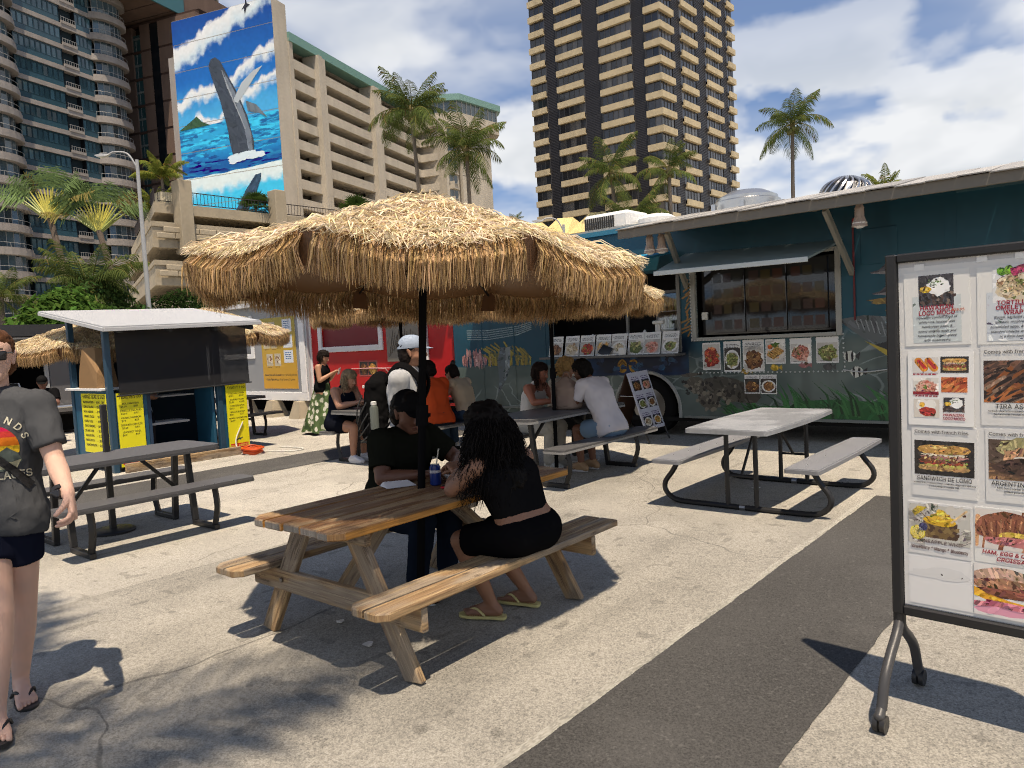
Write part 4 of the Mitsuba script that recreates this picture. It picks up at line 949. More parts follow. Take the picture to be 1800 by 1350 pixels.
    for i in range(46):
        x = -8.95+1.0*rng.random(); z = 1.14; l = .12+.3*rng.random(); q = 1.57+.8*(rng.random()-.5); 
        L.append((LineString([(x, z), (x+l*.6*math.cos(q), z+l*.6*math.sin(q)), (x+l*math.cos(q+.5), z+l*math.sin(q+.5))]).buffer(.016), A([(.30, .24, .05), (.22, .17, .04), (.12, .12, .05)][i % 3])))
    L += [(Polygon([(-8.62, 1.45), (-8.38, 1.46), (-8.42, 1.1), (-8.5, .9), (-8.72, .62), (-8.68, .9), (-8.7, 1.2)]), (.10, .125, .14)), (Polygon([(-8.5, 1.44), (-8.38, 1.46), (-8.42, 1.1), (-8.55, .9)]), (.19, .22, .23))]
    for i in range(5): L.append((LineString([(-9.4, 1.62+.04*i), (-8.9, 1.6+.04*i), (-8.2, 1.66+.035*i), (-7.9, 1.74+.03*i)]).buffer(.008), (.20, .26, .28)))
    for x in (-6.13, -5.93): L += [(blob(x, 1.08, .1, rng, .05, 16, .85, 1.05), (.36, .20, .02)), (LineString([(x-.06, 1.1), (x, 1.16), (x+.06, 1.1)]).buffer(.012), (.14, .07, .015))]
    for i in range(50): L.append((LineString([(-7.3+2.1*rng.random(), 1.0+.2*rng.random())]*2).buffer(.02) if False else blob(-7.3+2.1*rng.random(), 1.0+.2*rng.random(), .035, rng, .5, 9, 1.6), A([(.012, .03, .09), (.02, .07, .16), (.008, .014, .035)][i % 3])))
    for i in range(16): L.append((LineString([(-5.1+.12*rng.random(), 1.5+.8*i/16), (-5.0+.1*rng.random(), 1.56+.8*i/16)]).buffer(.012), (.30, .15, .03)))
    ok = sbox(X0, Z0+.04, X1, Z1).difference(union_all([open1.buffer(.01), open2.buffer(.06), arch.buffer(.03), arch2.buffer(.03)]))
    m, vc = art(L, ok); add('sea_painting', moved(at2(m, 0, 0, .0015), WALL), 'satin', t, vc=vc)
    q, qc = grain(L, ok, .03, 1100, rng, .6, 2.2); add('sea_painting', moved(at2(q, 0, 0, .0022), WALL), 'satin', t, vc=qc)
    # ---- big window with menu screens, frame, dotted light string
    wn = thing_part = add('window', moved(bx(-4.83, -2.96, 1.5, 2.47, -.16, -.14), WALL), 'window_glass', t, (.012, .011, .012))
    fr = [cb(-4.93, -4.86, 1.42, 2.55, -.05, .03), cb(-2.93, -2.86, 1.42, 2.55, -.05, .03), cb(-4.859, -2.931, 1.42, 1.47, -.05, .05), cb(-4.859, -2.931, 2.50, 2.55, -.05, .03)]
    add('frame', moved(join(fr), WALL), 'satin', wn, (.32, .32, .29))
    for a, b in ((-4.66, -4.18), (-4.14, -3.6), (-3.56, -3.06)):
        P = add('menu_screen', moved(cb(a, b, 1.52, 2.46, -.13, -.11, .004), WALL), 'window_glass', wn, (.014, .013, .014))
        S = []
        for r in range(4):
            for c in range(3):
                x, y = a+.03+c*(b-a-.04)/3, 1.57+r*.22; S.append((sbox(x, y, x+(b-a)/3-.045, y+.13), A([(.05, .018, .012), (.045, .035, .012), (.02, .02, .018), (.035, .02, .02)][rng.integers(4)])))
        m, vc = art(S); 
        k_ = key_for('screen_print', wn); scene[k_] = shape(moved(at2(m, 0, 0, -.1085), WALL), 'gloss', vc=vc); stuff(k_)
    add('socket', moved(cb(-4.8, -4.72, 1.72, 1.83, -.1, -.05), WALL), 'satin', wn, (.6, .6, .56))
    dots = [trimesh.creation.icosphere(1, .011) for _ in range(1)]
    pts = [(-4.92, z) for z in np.arange(1.45, 2.5, .045)]+[(x, 1.43) for x in np.arange(-4.92, -4.4, .045)]+[(x, .96+.0*x) for x in np.arange(-4.85, -2.85, .06)]+[(-2.84, z) for z in np.arange(.96, 1.45, .06)]
    kk = add('bead_string', moved(join([at2(dots[0], x, z, .045 if z > 1.2 else .008) for x, z in pts]), WALL), 'satin', t, (.55, .56, .55)); stuff(kk)
    # awning over it (lifted shutter) and the far shutter over the serving hatch
    q = A([[-4.97, 9.95, 2.66], [-2.82, 9.95, 2.60], [-4.93, 8.95, 2.36], [-2.92, 8.95, 2.34]])
    aw = add('window_awning', trimesh.convex.convex_hull(np.r_[q, q+[0, 0, .025]]), 'satin', t, (.20, .26, .27))
    add('edge', bar(q[2]+[0, -.012, .0], q[3]+[0, -.012, .0], .03, .06), 'satin', aw, (.55, .6, .6))
    q = A([[-9.0, 9.94, 2.72], [-5.1, 9.94, 2.72], [-9.0, 8.95, 2.56], [-5.1, 8.95, 2.56]])
    aw = add('hatch_awning', trimesh.convex.convex_hull(np.r_[q, q+[0, 0, .03]]), 'satin', t, (.03, .22, .38))
    add('edge', bar(q[2]+[0, -.012, .0], q[3]+[0, -.012, .0], .03, .05), 'satin', aw, (.35, .45, .5))
    # counter shelf, serving hatch frame
    add('counter', cb(-7.5, -5.05, 9.66, 10.1, 1.225, 1.262, .006), 'satin', t, (.10, .10, .10))
    add('hatch_frame', moved(join([bx(-7.47, -7.42, 1.27, 2.5, .001, .03), bx(-5.15, -5.10, 1.27, 2.5, .001, .03), bx(-6.02, -5.98, 1.27, 2.46, -.02, .02)]), WALL), 'satin', t, (.17, .17, .16))
    # canopy: rafters, planks, fascia, struts
    cx0, cx1 = -5.24, 1.2
    def cz(y): return 2.93+(y-8.64)*.19
    ps = np.arange(cx0, cx1, .29); 
    for i, x in enumerate(ps):
        gap = .012
        for y0, y1 in ((8.66, 9.12), (9.135, 9.62), (9.635, 10.05)):
            if y0 > 9.6 and (int(x*7) % 5 in (1, 2)): continue
            a, b = A([x+.145, y0, cz(y0)]), A([x+.145, y1, cz(y1)])
            add('canopy_board', bar(a, b, .29-gap, .018, bev=0), 'matte', t, A([.20, .17, .135])*(.75+.5*rng.random()))
    add('canopy_fascia', cb(cx0-.02, cx1, 8.60, 8.64, 2.835, 2.955, .004), 'satin', t, (.15, .135, .11))
    add('canopy_beam', join([bx(cx0, cx1, 9.58, 9.66, cz(9.6)-.12, cz(9.6)-.015)]+[bar((x, 8.65, cz(8.65)-.06), (x, 10.0, cz(10.)-.06), .05, .08, bev=0) for x in np.arange(cx0+.1, cx1, .8)]), 'matte', t, (.19, .17, .14))
    for i in range(24):   # rippled metal sheets on top
        x = cx0-.03+i*.28
        ye = 10.15
        add('roof_sheet', bar((x+.14, 8.56, cz(8.56)+.035+.006*(i % 3)), (x+.14, ye, cz(ye)+.04+.006*(i % 2)), .27, .012, bev=0), 'satin', t, A([.30, .29, .27])*(.7+.5*rng.random()))
    for xt, xb in ((-4.62, -4.98), (-2.66, -2.72)):
        add('canopy_strut', bar((xt, 8.75, 2.86), (xb, 9.97, 2.22 if xt < -4 else 2.2), .09, .05, up=(1, 0, 0)), 'satin', t, (.24, .235, .20))
    for x, y in ((-4.98, 8.95), (-4.83, 9.0), (-2.35, 8.95)):
        sl = add('spotlight', lathe([(.035, 0), (.05, -.04), (.05, -.13), (.075, -.2), (.085, -.24)], 14, (x, y, 2.88)), 'satin', t, (.42, .34, .30))
        add('bulb', lathe([(.03, -.26), (.07, -.235), (.08, -.2)], 14, (x, y, 2.88)), 'gloss', sl, (.8, .8, .78))
    # roof plant
    v = add('drum_vent', lathe([(.46, 3.1), (.47, 3.38), (.43, 3.40), (.43, 3.44), (.25, 3.53), (.05, 3.55)], 30, (-4.3, 10.6, 0)), 'metal', t, (.62, .62, .61), smooth=30)
    add('clip', join([bx(-4.62, -4.56, 10.1, 10.16, 3.2, 3.34), bx(-4.2, -4.14, 10.1, 10.16, 3.2, 3.34)]), 'metal', v, (.6, .6, .6))
    tv = add('turbine_vent', lathe([(.10, 3.12), (.27, 3.16), (.30, 3.3), (.24, 3.42), (.12, 3.49), (.02, 3.5)], 20, (-2.97, 10.7, 0)), 'metal', t, (.16, .16, .16), smooth=30)
    for i in range(20):
        a = i*PI/10; pts = [(-2.97+r*math.cos(a+.9*s), 10.7+r*math.sin(a+.9*s), z) for s, (r, z) in enumerate([(.285, 3.15), (.33, 3.24), (.325, 3.33), (.26, 3.43), (.10, 3.51)]) for s in [s*.22]]
        add('vane', tube(spline(pts, 4), .018, 4), 'metal', tv, (.62, .62, .62))
    ac = add('air_conditioner', cb(-6.85, -6.0, 10.15, 10.85, 3.22, 3.5, .05), 'satin', t, (.72, .72, .70))
    for i in range(14): add('louvre', bx(-6.8+i*.04, -6.78+i*.04, 10.13, 10.149, 3.26, 3.44), 'matte', ac, (.05, .05, .05))
    add('cover', lathe([(.3, 3.22), (.3, 3.33), (.2, 3.39), (.02, 3.4)], 18, (-5.7, 10.5, 0)), 'satin', ac, (.7, .7, .68))
    add('cable', moved(tube(spline([(-2.86, .98, .012), (-2.6, .95, .02), (-2.2, .99, .02), (-1.4, 1.02, .02)], 6), .008, 5), WALL), 'satin', t, (.45, .46, .46))
    add('hose_hook', moved(tube(spline([(-2.2, 1.0, .02), (-2.21, 1.06, .04), (-2.17, 1.09, .04), (-2.14, 1.05, .04), (-2.15, .99, .02)], 5), .01, 5), WALL), 'satin', t, (.45, .04, .05))
    return t
blue_truck()
rngT = np.random.default_rng(31)
Gm = 'menu pictures taped on the truck under the big window'
for i, (x0, x1, z0, z1, kind, pal, lab) in enumerate([
    (-4.78, -4.51, 1.0, 1.39, 'heap', 'red', 'red meat dish menu picture, leftmost under the big truck window'),
    (-4.46, -4.21, .97, 1.40, 'plate', 'green', 'menu picture of a green dish on a white plate, second under the truck window'),
    (-4.18, -3.88, .97, 1.41, 'heap', 'brown', 'menu picture of a brown stew with text above, third under the truck window'),
    (-3.86, -3.59, 1.07, 1.405, 'rolls', 'gold', 'menu picture of golden fried rolls with orange garnish on the truck'),
    (-3.53, -3.25, 1.07, 1.405, 'heap', 'pink', 'menu picture of pinkish grilled meat with fries on the truck'),
    (-3.19, -2.91, 1.07, 1.41, 'heap', 'green', 'menu picture of dark noodles on white paper, rightmost under the truck window'),
    (-4.17, -3.955, .665, .925, 'heap', 'brown', 'small lower menu picture of meat, left of the pair above the painted turtle'),
    (-3.945, -3.72, .66, .925, 'plate', 'brown', 'small lower menu picture of a plated dish, right of the pair above the painted turtle')]):
    w, h = x1-x0, z1-z0; full = kind in ('rolls',) or i == 0
    ph = h*.72 if not full else h*.88
    lay = put(dish(w*.92, ph, kind, pal, rngT, 40, (.5, .48, .44) if kind in ('heap', 'rolls') and i < 6 else (.04, .035, .03)), w*.04, h*.06)
    if i in (1, 2, 6, 7): lay += scribble(w*.5, h*.88, w*.8, h*.022, 3, rngT)
    if i in (4, 5): lay += scribble(w*.5, h*.08, w*.8, h*.02, 1, rngT)
    poster('menu_picture', lab, frame((x0, 10-.004, z0), (1, 0, 0), (0, 0, 1), (0, -1, 0)), w, h, lay, group=Gm, fleck=(.012, 160))
Gc = 'menu cards standing on the truck counter'
xs = [-7.36, -7.05, -6.75, -6.46, -6.17, -5.88, -5.6, -5.31]
for i, (x, kind, pal, lab) in enumerate(zip(xs, ['heap', 'heap', 'heap', 'fries', 'plate', 'heap', 'heap', 'plate'], ['brown', 'pale', 'red', 'gold', 'pale', 'green', 'pink', 'green'],
    ['menu card of a brown dish, leftmost on the truck counter', 'menu card of a pale rice dish, second on the truck counter', 'menu card of red meat on the truck counter', 'menu card of golden fries on the truck counter', 'menu card behind the payment tablet on the truck counter',
     'menu card of dark greens right of the payment tablet', 'menu card of a pink shrimp dish on the truck counter', 'menu card of a plated green dish, rightmost on the truck counter'])):
    w, h = .27, .33; M = frame((x, 9.74+.01*(i % 2), 1.264), (1, 0, 0), (0, .22, .975), (0, -.975, .22))
    poster('menu_card', lab, M, w, h, put(dish(w*.94, h*.62, kind, pal, rngT, 30, (.4, .38, .35)), w*.03, h*.05)+scribble(w*.5, h*.85, w*.8, h*.025, 3, rngT), group=Gc, cat='menu card')
t_ = thing('payment_tablet', 'black payment tablet with white stand leaning on the truck counter', 'tablet')
add('screen', bar((-6.28, 9.685, 1.27), (-6.22, 9.76, 1.40), .22, .012, up=(0, -1, .5)), 'gloss', t_, (.015, .015, .017))
add('stand', cb(-6.36, -6.04, 9.665, 9.70, 1.263, 1.275, .003), 'satin', t_, (.7, .7, .68))
one('card_reader', 'small white card reader beside the payment tablet on the truck counter', 'card reader', cb(-5.99, -5.87, 9.67, 9.70, 1.263, 1.37, .008), 'satin', (.62, .62, .6))
def bottle(label, x, y, z, h, r, col, cap=(.7, .7, .7), cat='bottle'):
    t = thing('bottle', label, cat, 'bottles in the serving hatch')
    add('body', lathe([(r*.9, 0), (r, h*.05), (r, h*.55), (r*.4, h*.75), (r*.35, h*.85)], 14, (x, y, z)), 'gloss', t, col, smooth=40)
    add('cap', lathe([(r*.42, h*.85), (r*.4, h*.95), (r*.12, h)], 10, (x, y, z)), 'satin', t, cap)
bottle('white squeeze bottle by the serving hatch napkin box', -6.62, 9.95, 1.264, .34, .045, (.6, .6, .58))
bottle('brown sauce bottle with white cap in the serving hatch', -5.98, 9.95, 1.264, .33, .05, (.08, .04, .03))
bottle('clear spray bottle near the fridge in the serving hatch', -5.68, 9.95, 1.264, .36, .06, (.25, .28, .28))
bottle('teal bottle standing left of the brown sauce bottle in the hatch', -6.2, 9.98, 1.264, .28, .05, (.03, .15, .17))
one('napkin_box', 'white napkin box on the truck counter left of the squeeze bottle', 'napkin box', cb(-6.92, -6.72, 9.88, 9.98, 1.264, 1.47, .006), 'satin', (.5, .5, .48))
one('paper_towel_stand', 'white post shaped dispenser in front of the bottle fridge', 'dispenser', join([cb(-5.46, -5.38, 9.86, 9.92, 1.264, 1.70, .01), cb(-5.5, -5.32, 9.85, 9.93, 1.701, 1.75, .01)]), 'satin', (.55, .55, .53))
t_ = thing('drinks_fridge', 'glass door fridge with bottles inside the serving hatch', 'fridge')
add('cabinet', join([bx(-5.62, -5.58, 10.2, 10.7, 1.3, 2.2), bx(-5.16, -5.14, 10.2, 10.7, 1.3, 2.2), bx(-5.579, -5.161, 10.68, 10.7, 1.3, 2.2), bx(-5.579, -5.161, 10.2, 10.68, 2.16, 2.2), bx(-5.579, -5.161, 10.2, 10.68, 1.3, 1.36)]), 'satin', t_, (.13, .13, .13))
for z in (1.36, 1.62, 1.88):
    add('shelf', bx(-5.575, -5.165, 10.22, 10.66, z+.002, z+.012), 'satin', t_, (.4, .4, .4))
    for x in (-5.52, -5.42, -5.32, -5.22): add('drink', lathe([(.035, 0), (.035, .12), (.014, .17), (.014, .2)], 10, (x, 10.3, z+.014)), 'gloss', t_, A([(.22, .15, .04), (.10, .16, .05), (.25, .25, .2)][rngT.integers(3)]))
add('door', bx(-5.575, -5.165, 10.19, 10.195, 1.37, 2.15), 'clear_glass', t_)

# ================================================================ RED STAND
def red_stand():
    t = thing('red_stand', 'red food stand with white framed shutter and corner posts', 'food stand')
    W = frame((0, 10.3, 0), (1, 0, 0), (0, 0, 1), (0, -1, 0)); X0, X1 = -14.62, -10.02
    add('wall', moved(prism(sbox(X0, .35, X1, 2.85).difference(sbox(-14.2, 1.62, -12.22, 2.6)), -.05, 0), W), 'satin', t, (.43, .012, .012))
    add('side_wall', bx(X1-.05, X1, 10.352, 12.5, .35, 2.85), 'satin', t, (.43, .012, .012))
    add('shutter', moved(bx(-14.2, -12.22, 1.62, 2.6, -.06, -.03), W), 'satin', t, (.16, .010, .016))
    add('shutter_frame', moved(join([cb(-14.33, -14.2, 1.5, 2.72, .001, .04), cb(-12.22, -12.1, 1.5, 2.72, .001, .04), cb(-14.199, -12.221, 1.5, 1.62, .001, .04), cb(-14.199, -12.221, 2.6, 2.72, .001, .04)]), W), 'satin', t, (.68, .68, .69))
    add('corner_post', moved(cb(X0-.07, X0, .3, 2.85, -.06, .03), W), 'satin', t, (.7, .7, .7))
    add('trim_post', moved(cb(-10.86, -10.74, .35, 2.85, .001, .05), W), 'satin', t, (.72, .72, .72))
    add('roof', bx(X0-.2, X1+.1, 9.9, 12.6, 2.851, 2.95), 'satin', t, (.5, .5, .5))
    add('door_panel', moved(bx(-10.72, X1-.02, .4, 2.5, .001, .012), W), 'satin', t, (.40, .010, .012))
    add('dark_panel', moved(bx(-11.98, -11.0, 1.25, 2.3, .001, .02), W), 'satin', t, (.18, .165, .14))
    for i in range(12): add('drawn_line', moved(bar((-11.9+.07*i, 1.35+.06*(i % 4), .024), (-11.75+.06*i, 1.9-.05*(i % 3), .024), .012, .002, up=(0, 0, 1), bev=0), W), 'matte', t, (.07, .06, .05))
    add('bracket', moved(join([bar((-12.0, 1.12, .25), (-11.8, 1.12, .25), .02, .02), bar((-11.8, 1.12, .25), (-11.8, .9, .02), .02, .02), bar((-13.2, 1.12, .02), (-11.8, 1.12, .02), .02, .02, up=(0, 0, 1))]), W), 'satin', t, (.55, .3, .3))
    add('shelf', moved(cb(-12.25, -11.95, .78, .82, .001, .2), W), 'satin', t, (.65, .45, .4))
    add('shelf', moved(cb(-12.75, -12.6, .7, .76, .001, .12), W), 'satin', t, (.7, .68, .66))
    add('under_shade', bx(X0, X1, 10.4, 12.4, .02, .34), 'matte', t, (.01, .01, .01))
red_stand()
poster('photo_board', 'pair of small food photos on the red stand below its shutter', frame((-12.95, 10.295, .95), (1, 0, 0), (0, 0, 1), (0, -1, 0)), .62, .34, put(dish(.27, .28, 'heap', 'brown', rngT, 22), .03, .03)+put(dish(.27, .28, 'heap', 'gold', rngT, 22), .32, .03), sheet=(.35, .08, .07))

# ================================================================ GREY TRAILER
def grey_trailer():
    t = thing('grey_trailer', 'grey food trailer with white trim standing on concrete blocks', 'trailer')
    W = frame((0, 10.2, 0), (1, 0, 0), (0, 0, 1), (0, -1, 0)); X0, X1 = -19.5, -14.78
    add('wall', moved(bx(X0, X1, .6, 2.7, -.05, 0), W), 'satin', t, (.25, .26, .275))
    add('side_wall', bx(X1-.05, X1, 10.25, 13, .6, 2.7), 'satin', t, (.30, .31, .32))
    add('base_trim', moved(cb(X0, X1+.06, .40, .60, -.05, .03), W), 'satin', t, (.72, .72, .72))
    add('corner_trim', moved(cb(X1-.16, X1+.05, .601, 2.7, .001, .035), W), 'satin', t, (.74, .74, .74))
    add('corner_post', moved(cb(X1+.051, X1+.12, .4, 2.7, -.1, .0), W), 'satin', t, (.45, .46, .47))
    add('roof', bx(X0-.1, X1+.15, 10.0, 13.1, 2.701, 2.8), 'satin', t, (.6, .6, .6))
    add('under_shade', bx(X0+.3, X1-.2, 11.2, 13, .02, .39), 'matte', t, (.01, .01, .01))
    w = add('window', moved(bx(-18.2, -17.0, 1.55, 2.4, -.02, .01), W), 'window_glass', t, (.05, .05, .055))
    add('frame', moved(join([cb(-17.0, -16.88, 1.43, 2.5, .001, .04), cb(-18.3, -17.001, 1.43, 1.55, .001, .04)]), W), 'satin', w, (.7, .7, .7))
    for x in (-16.1, -14.98, -17.4):
        P = [(x-.22, 9.93, .0), (x+.22, 9.93, 0), (x-.22, 10.4, 0), (x+.22, 10.4, 0), (x-.11, 10.02, .395), (x+.11, 10.02, .395), (x-.11, 10.3, .395), (x+.11, 10.3, .395)]
        one('concrete_block', {-16.1: 'concrete pier block under the grey trailer, left of the right corner block', -14.98: 'concrete pier block under the right corner of the grey trailer', -17.4: 'concrete pier block under the grey trailer, hidden behind the kiosk'}[x], 'concrete block', trimesh.convex.convex_hull(A(P)), 'tan_concrete', group='pier blocks under the grey trailer')
grey_trailer()
def yellow_poster():
    w, h = 1.46, 1.72; rng = rngT; L = []
    for i in range(24):
        u = i/24; L.append((sbox(0, h*(1-(i+1)/24), w, h*(1-i/24)), A([.36, .29, .04])*(1-u)+A([.58, .30, .02])*u))
    for x, y in ((.05, 1.32), (.36, 1.32), (.09, .98), (.40, .98), (.19, .55), (.53, .55)):
        L += [(sbox(x, y, x+.27, y+.3), (.48, .42, .28))]+put(dish(.22, .22, 'fill', 'brown', rng, 14, (.45, .40, .30)), x+.025, y+.05)+scribble(x+.13, y-.035, .2, .016, 1, rng, (.12, .06, .02))
    for y in (1.36, .98, .62): L += [(sbox(.94, y, 1.32, y+.30), (.62, .66, .70))]+scribble(1.13, y+.23, .28, .022, 4, rng, (.05, .12, .28))
    for y in (1.2, 1.1, 1.0): L += scribble(.75, y, .18, .014, 2, rng, (.1, .05, .02))
    t = poster('yellow_menu_banner', 'tall yellow to orange menu banner with food photos on the grey trailer', frame((-16.55, 10.19, .68), (1, 0, 0), (0, 0, 1), (0, -1, 0)), w, h, L,
        [at2(text('Sweet Flavored Crushed Ice Mango, Lilikoi, Pineapple', .05, True), .06, .31), at2(text('Fresh Flavors Guava, Lilikoi, Mango', .05, True), .12, .20), at2(text('ALL DRINKS', .03), .3, .08)] if False else
        [at2(text('Sweet Served Sundae', .05, True), .06, .31), at2(text('Ice, Fruit Jelly, Mango', .045), .78, .31), at2(text('Soda Flavors', .05, True), .13, .2), at2(text('Grape, Kiwi, Banana, Coconut', .042), .52, .2)], (.05, .03, .02), cat='banner')
yellow_poster()

# ================================================================ BLACK FOOD TRUCK (far left)
def black_truck():
    t = thing('black_food_truck', 'black food truck with open serving side behind the thatched umbrella at far left', 'food truck')
    X = -18.2; Y0, Y1 = -1.5, 7.0
    add('roof', prism(sbox(X-2.3, Y0, X+.1, Y1).buffer(.25), 2.18, 2.42), 'satin', t, (.03, .03, .032))
    add('upper_wall', bx(X-.05, X, Y0, Y1, 1.98, 2.18), 'satin', t, (.035, .035, .038))
    add('lower_wall', bx(X-.05, X, Y0, Y1, .45, 1.02), 'satin', t, (.02, .02, .021))
    add('back_wall', bx(X-2.2, X-2.15, Y0, Y1, .45, 2.18), 'matte', t, (.02, .02, .022))
    add('end_wall', bx(X-2.2, X, Y1-.05, Y1, .45, 2.18), 'satin', t, (.02, .02, .02)); add('end_wall', bx(X-2.2, X, Y0, Y0+.05, .45, 2.18), 'satin', t, (.02, .02, .02))
    add('open_shutter', trimesh.convex.convex_hull(A([[X, Y0+.2, 2.02], [X, 5.6, 2.02], [X+1.1, Y0+.2, 2.10], [X+1.1, 5.6, 2.10], [X, Y0+.2, 2.05], [X, 5.6, 2.05], [X+1.1, Y0+.2, 2.13], [X+1.1, 5.6, 2.13]])), 'satin', t, (.16, .16, .16))
    add('counter', cb(X-.4, X+.3, Y0+.2, 5.6, 1.021, 1.06, .01), 'metal', t, (.4, .4, .4))
    add('bumper_rail', tube([(X+.15, 3.5, .62), (X+.15, 6.9, .62)], .04, 8), 'metal', t, (.6, .6, .6))
    add('door', bx(X-.01, X+.03, 6.0, 6.6, .5, 2.0), 'satin', t, (.12, .12, .125))
    add('door_frame', join([bx(X+.001, X+.05, 5.9, 5.98, .5, 2.05), bx(X+.001, X+.05, 6.62, 6.7, .5, 2.05)]), 'satin', t, (.32, .33, .33))
    for y in (.6, 5.6): add('wheel', moved(lathe([(.1, -.2), (.38, -.2), (.42, -.1), (.38, 0), (.1, 0)], 24), frame((X-.02, y, .42), (0, 1, 0), (0, 0, 1), (1, 0, 0))), 'matte', t, (.012, .012, .012))
    add('underside', bx(X-2.1, X-.3, Y0+.3, Y1-.3, .06, .44), 'matte', t, (.01, .01, .01))
    return X
X_ = black_truck()
t_ = thing('kitchen_machine', 'white kitchen machine with black buttons in the black food truck', 'machine')
add('body', cb(X_-.9, X_-.45, 4.75, 5.35, 1.32, 1.72, .02), 'satin', t_, (.42, .42, .40))
for i in range(4): add('button', cb(X_-.45, X_-.43, 5.22, 5.27, 1.38+i*.08, 1.43+i*.08, .004), 'satin', t_, (.02, .02, .02))
add('leg', bx(X_-.85, X_-.5, 4.8, 5.3, 1.06, 1.32), 'matte', t_, (.03, .03, .03))
t_ = thing('order_tablet', 'tablet with white bezel on the counter of the black food truck', 'tablet')
add('bezel', bar((X_+.1, 5.25, 1.075), (X_-.02, 5.25, 1.2), .34, .015, up=(1, 0, 1)), 'satin', t_, (.6, .6, .6))
add('screen', bar((X_+.105, 5.25, 1.09), (X_-.0, 5.25, 1.2), .27, .004, up=(1, 0, 1)), 'gloss', t_, (.02, .02, .02))
bottle('pale squeeze bottle on the counter of the black food truck', X_-.05, 4.95, 1.062, .3, .05, (.4, .4, .4))
# ================================================================ TICKET KIOSK
YEL = (.72, .66, .012)
def kiosk():
    t = thing('ticket_kiosk', 'blue ticket kiosk with sloping white roof, black mesh screen and yellow price boards', 'kiosk')
    X, Y0, Y1, XB = -11.0, 4.36, 6.42, -12.35; blue = (.018, .085, .15)
    for x, y, h in ((X, Y0, 2.02), (X-.02, 5.98, 2.02), (XB+.1, Y0, 2.2), (XB+.1, Y1, 2.25)):
        add('post', cb(x-.04, x+.04, y-.04, y+.04, .0, h, .005), 'satin', t, (.022, .06, .10))
    r = A([[-10.72, 4.24, 2.05], [-10.72, 6.62, 2.10], [-12.95, 4.2, 2.40], [-12.95, 6.66, 2.44]])
    add('roof', trimesh.convex.convex_hull(np.r_[r, r-[0, 0, .02]]), 'satin', t, (.36, .37, .385))
    for a, b in ((0, 1), (0, 2), (1, 3)): add('roof_edge', bar(r[a]-[0, 0, .045], r[b]-[0, 0, .045], .03, .05), 'satin', t, (.42, .43, .44))
    for y in (4.5, 5.2, 5.9, 6.5): add('rafter', bar((-10.8, y, 1.99), (-12.85, y, 2.34), .05, .07), 'satin', t, (.03, .035, .04))
    add('counter', cb(XB, X-.05, Y0-.1, Y0+.28, 1.165, 1.20, .006), 'satin', t, (.66, .66, .66))
    add('side_panel', bx(XB+.15, X-.041, Y0-.02, Y0+.0, .08, 1.16), 'satin', t, blue)
    add('front_panel', bx(X-.02, X, Y0+.041, 4.86, .08, 1.12), 'satin', t, blue)
    add('front_panel', bx(X-.02, X, 5.99, 6.44, .05, 1.15), 'satin', t, blue)
    add('door_leaf', bx(X-.55, X-.03, 5.86, 5.90, .06, 1.2), 'satin', t, blue)
    add('back_panel', bx(XB+.05, XB+.09, Y0, Y1, .05, 1.9), 'matte', t, (.012, .02, .03))
    add('inner_shelf', join([bx(X-.5, X-.06, 4.87, 5.5, .60, .63), bx(X-.5, X-.06, 5.1, 5.6, 1.0, 1.02)]), 'satin', t, (.3, .31, .32))
    add('floor', bx(XB, X, Y0, Y1, .05, .08), 'matte', t, (.05, .05, .05))
    add('plinth', cb(X-.3, X+.10, 4.5, 6.1, .0, .13, .01), 'weathered_wood', t, uv=None) if False else wood(t, 'plinth_board', 1.75, .13, .05, frame((X+.14, 4.42, .0), (0, 1, 0), (0, 0, 1), (1, 0, 0)), rngT)
    m = at2(trimesh.creation.box((.012, 2.0, .94)), X+.06, 5.46, 1.56)
    m.vertices[:, 2] += np.where(m.vertices[:, 1] > 5.4, .02, -.0); m.vertices[:, 0] += .02*(m.vertices[:, 2] < 1.3)
    add('mesh_screen', m, 'mesh_screen', t)
    add('screen_rail', tube([(X+.08, 4.42, 1.08), (X+.08, 6.5, 1.12)], .012, 6), 'satin', t, (.02, .02, .02))
    for y in (5.08,): add('inner_post', bx(X-.06, X-.02, 4.87, 4.92, .1, 2.0), 'satin', t, (.02, .045, .09))
    return X, Y0
scene['mesh_screen'] = {'type': 'blendbsdf', 'weight': .72, 'a': {'type': 'null'}, 'b': two({'type': 'diffuse', 'reflectance': {'type': 'rgb', 'value': [.034, .034, .037]}})}
KX, KY = kiosk()
def dolphin_mark(x, y, s): return [(Polygon([(x-s, y-.35*s), (x-.6*s, y), (x-.1*s, y+.2*s), (x+.05*s, y+.5*s), (x+.3*s, y+.2*s), (x+.8*s, y+.35*s), (x+s, y+.6*s), (x+.85*s, y+.1*s), (x+.4*s, y-.1*s), (x+.3*s, y-.4*s), (x+.1*s, y-.15*s), (x-.5*s, y-.2*s), (x-.8*s, y-.5*s)]).buffer(0), (.03, .05, .05))]
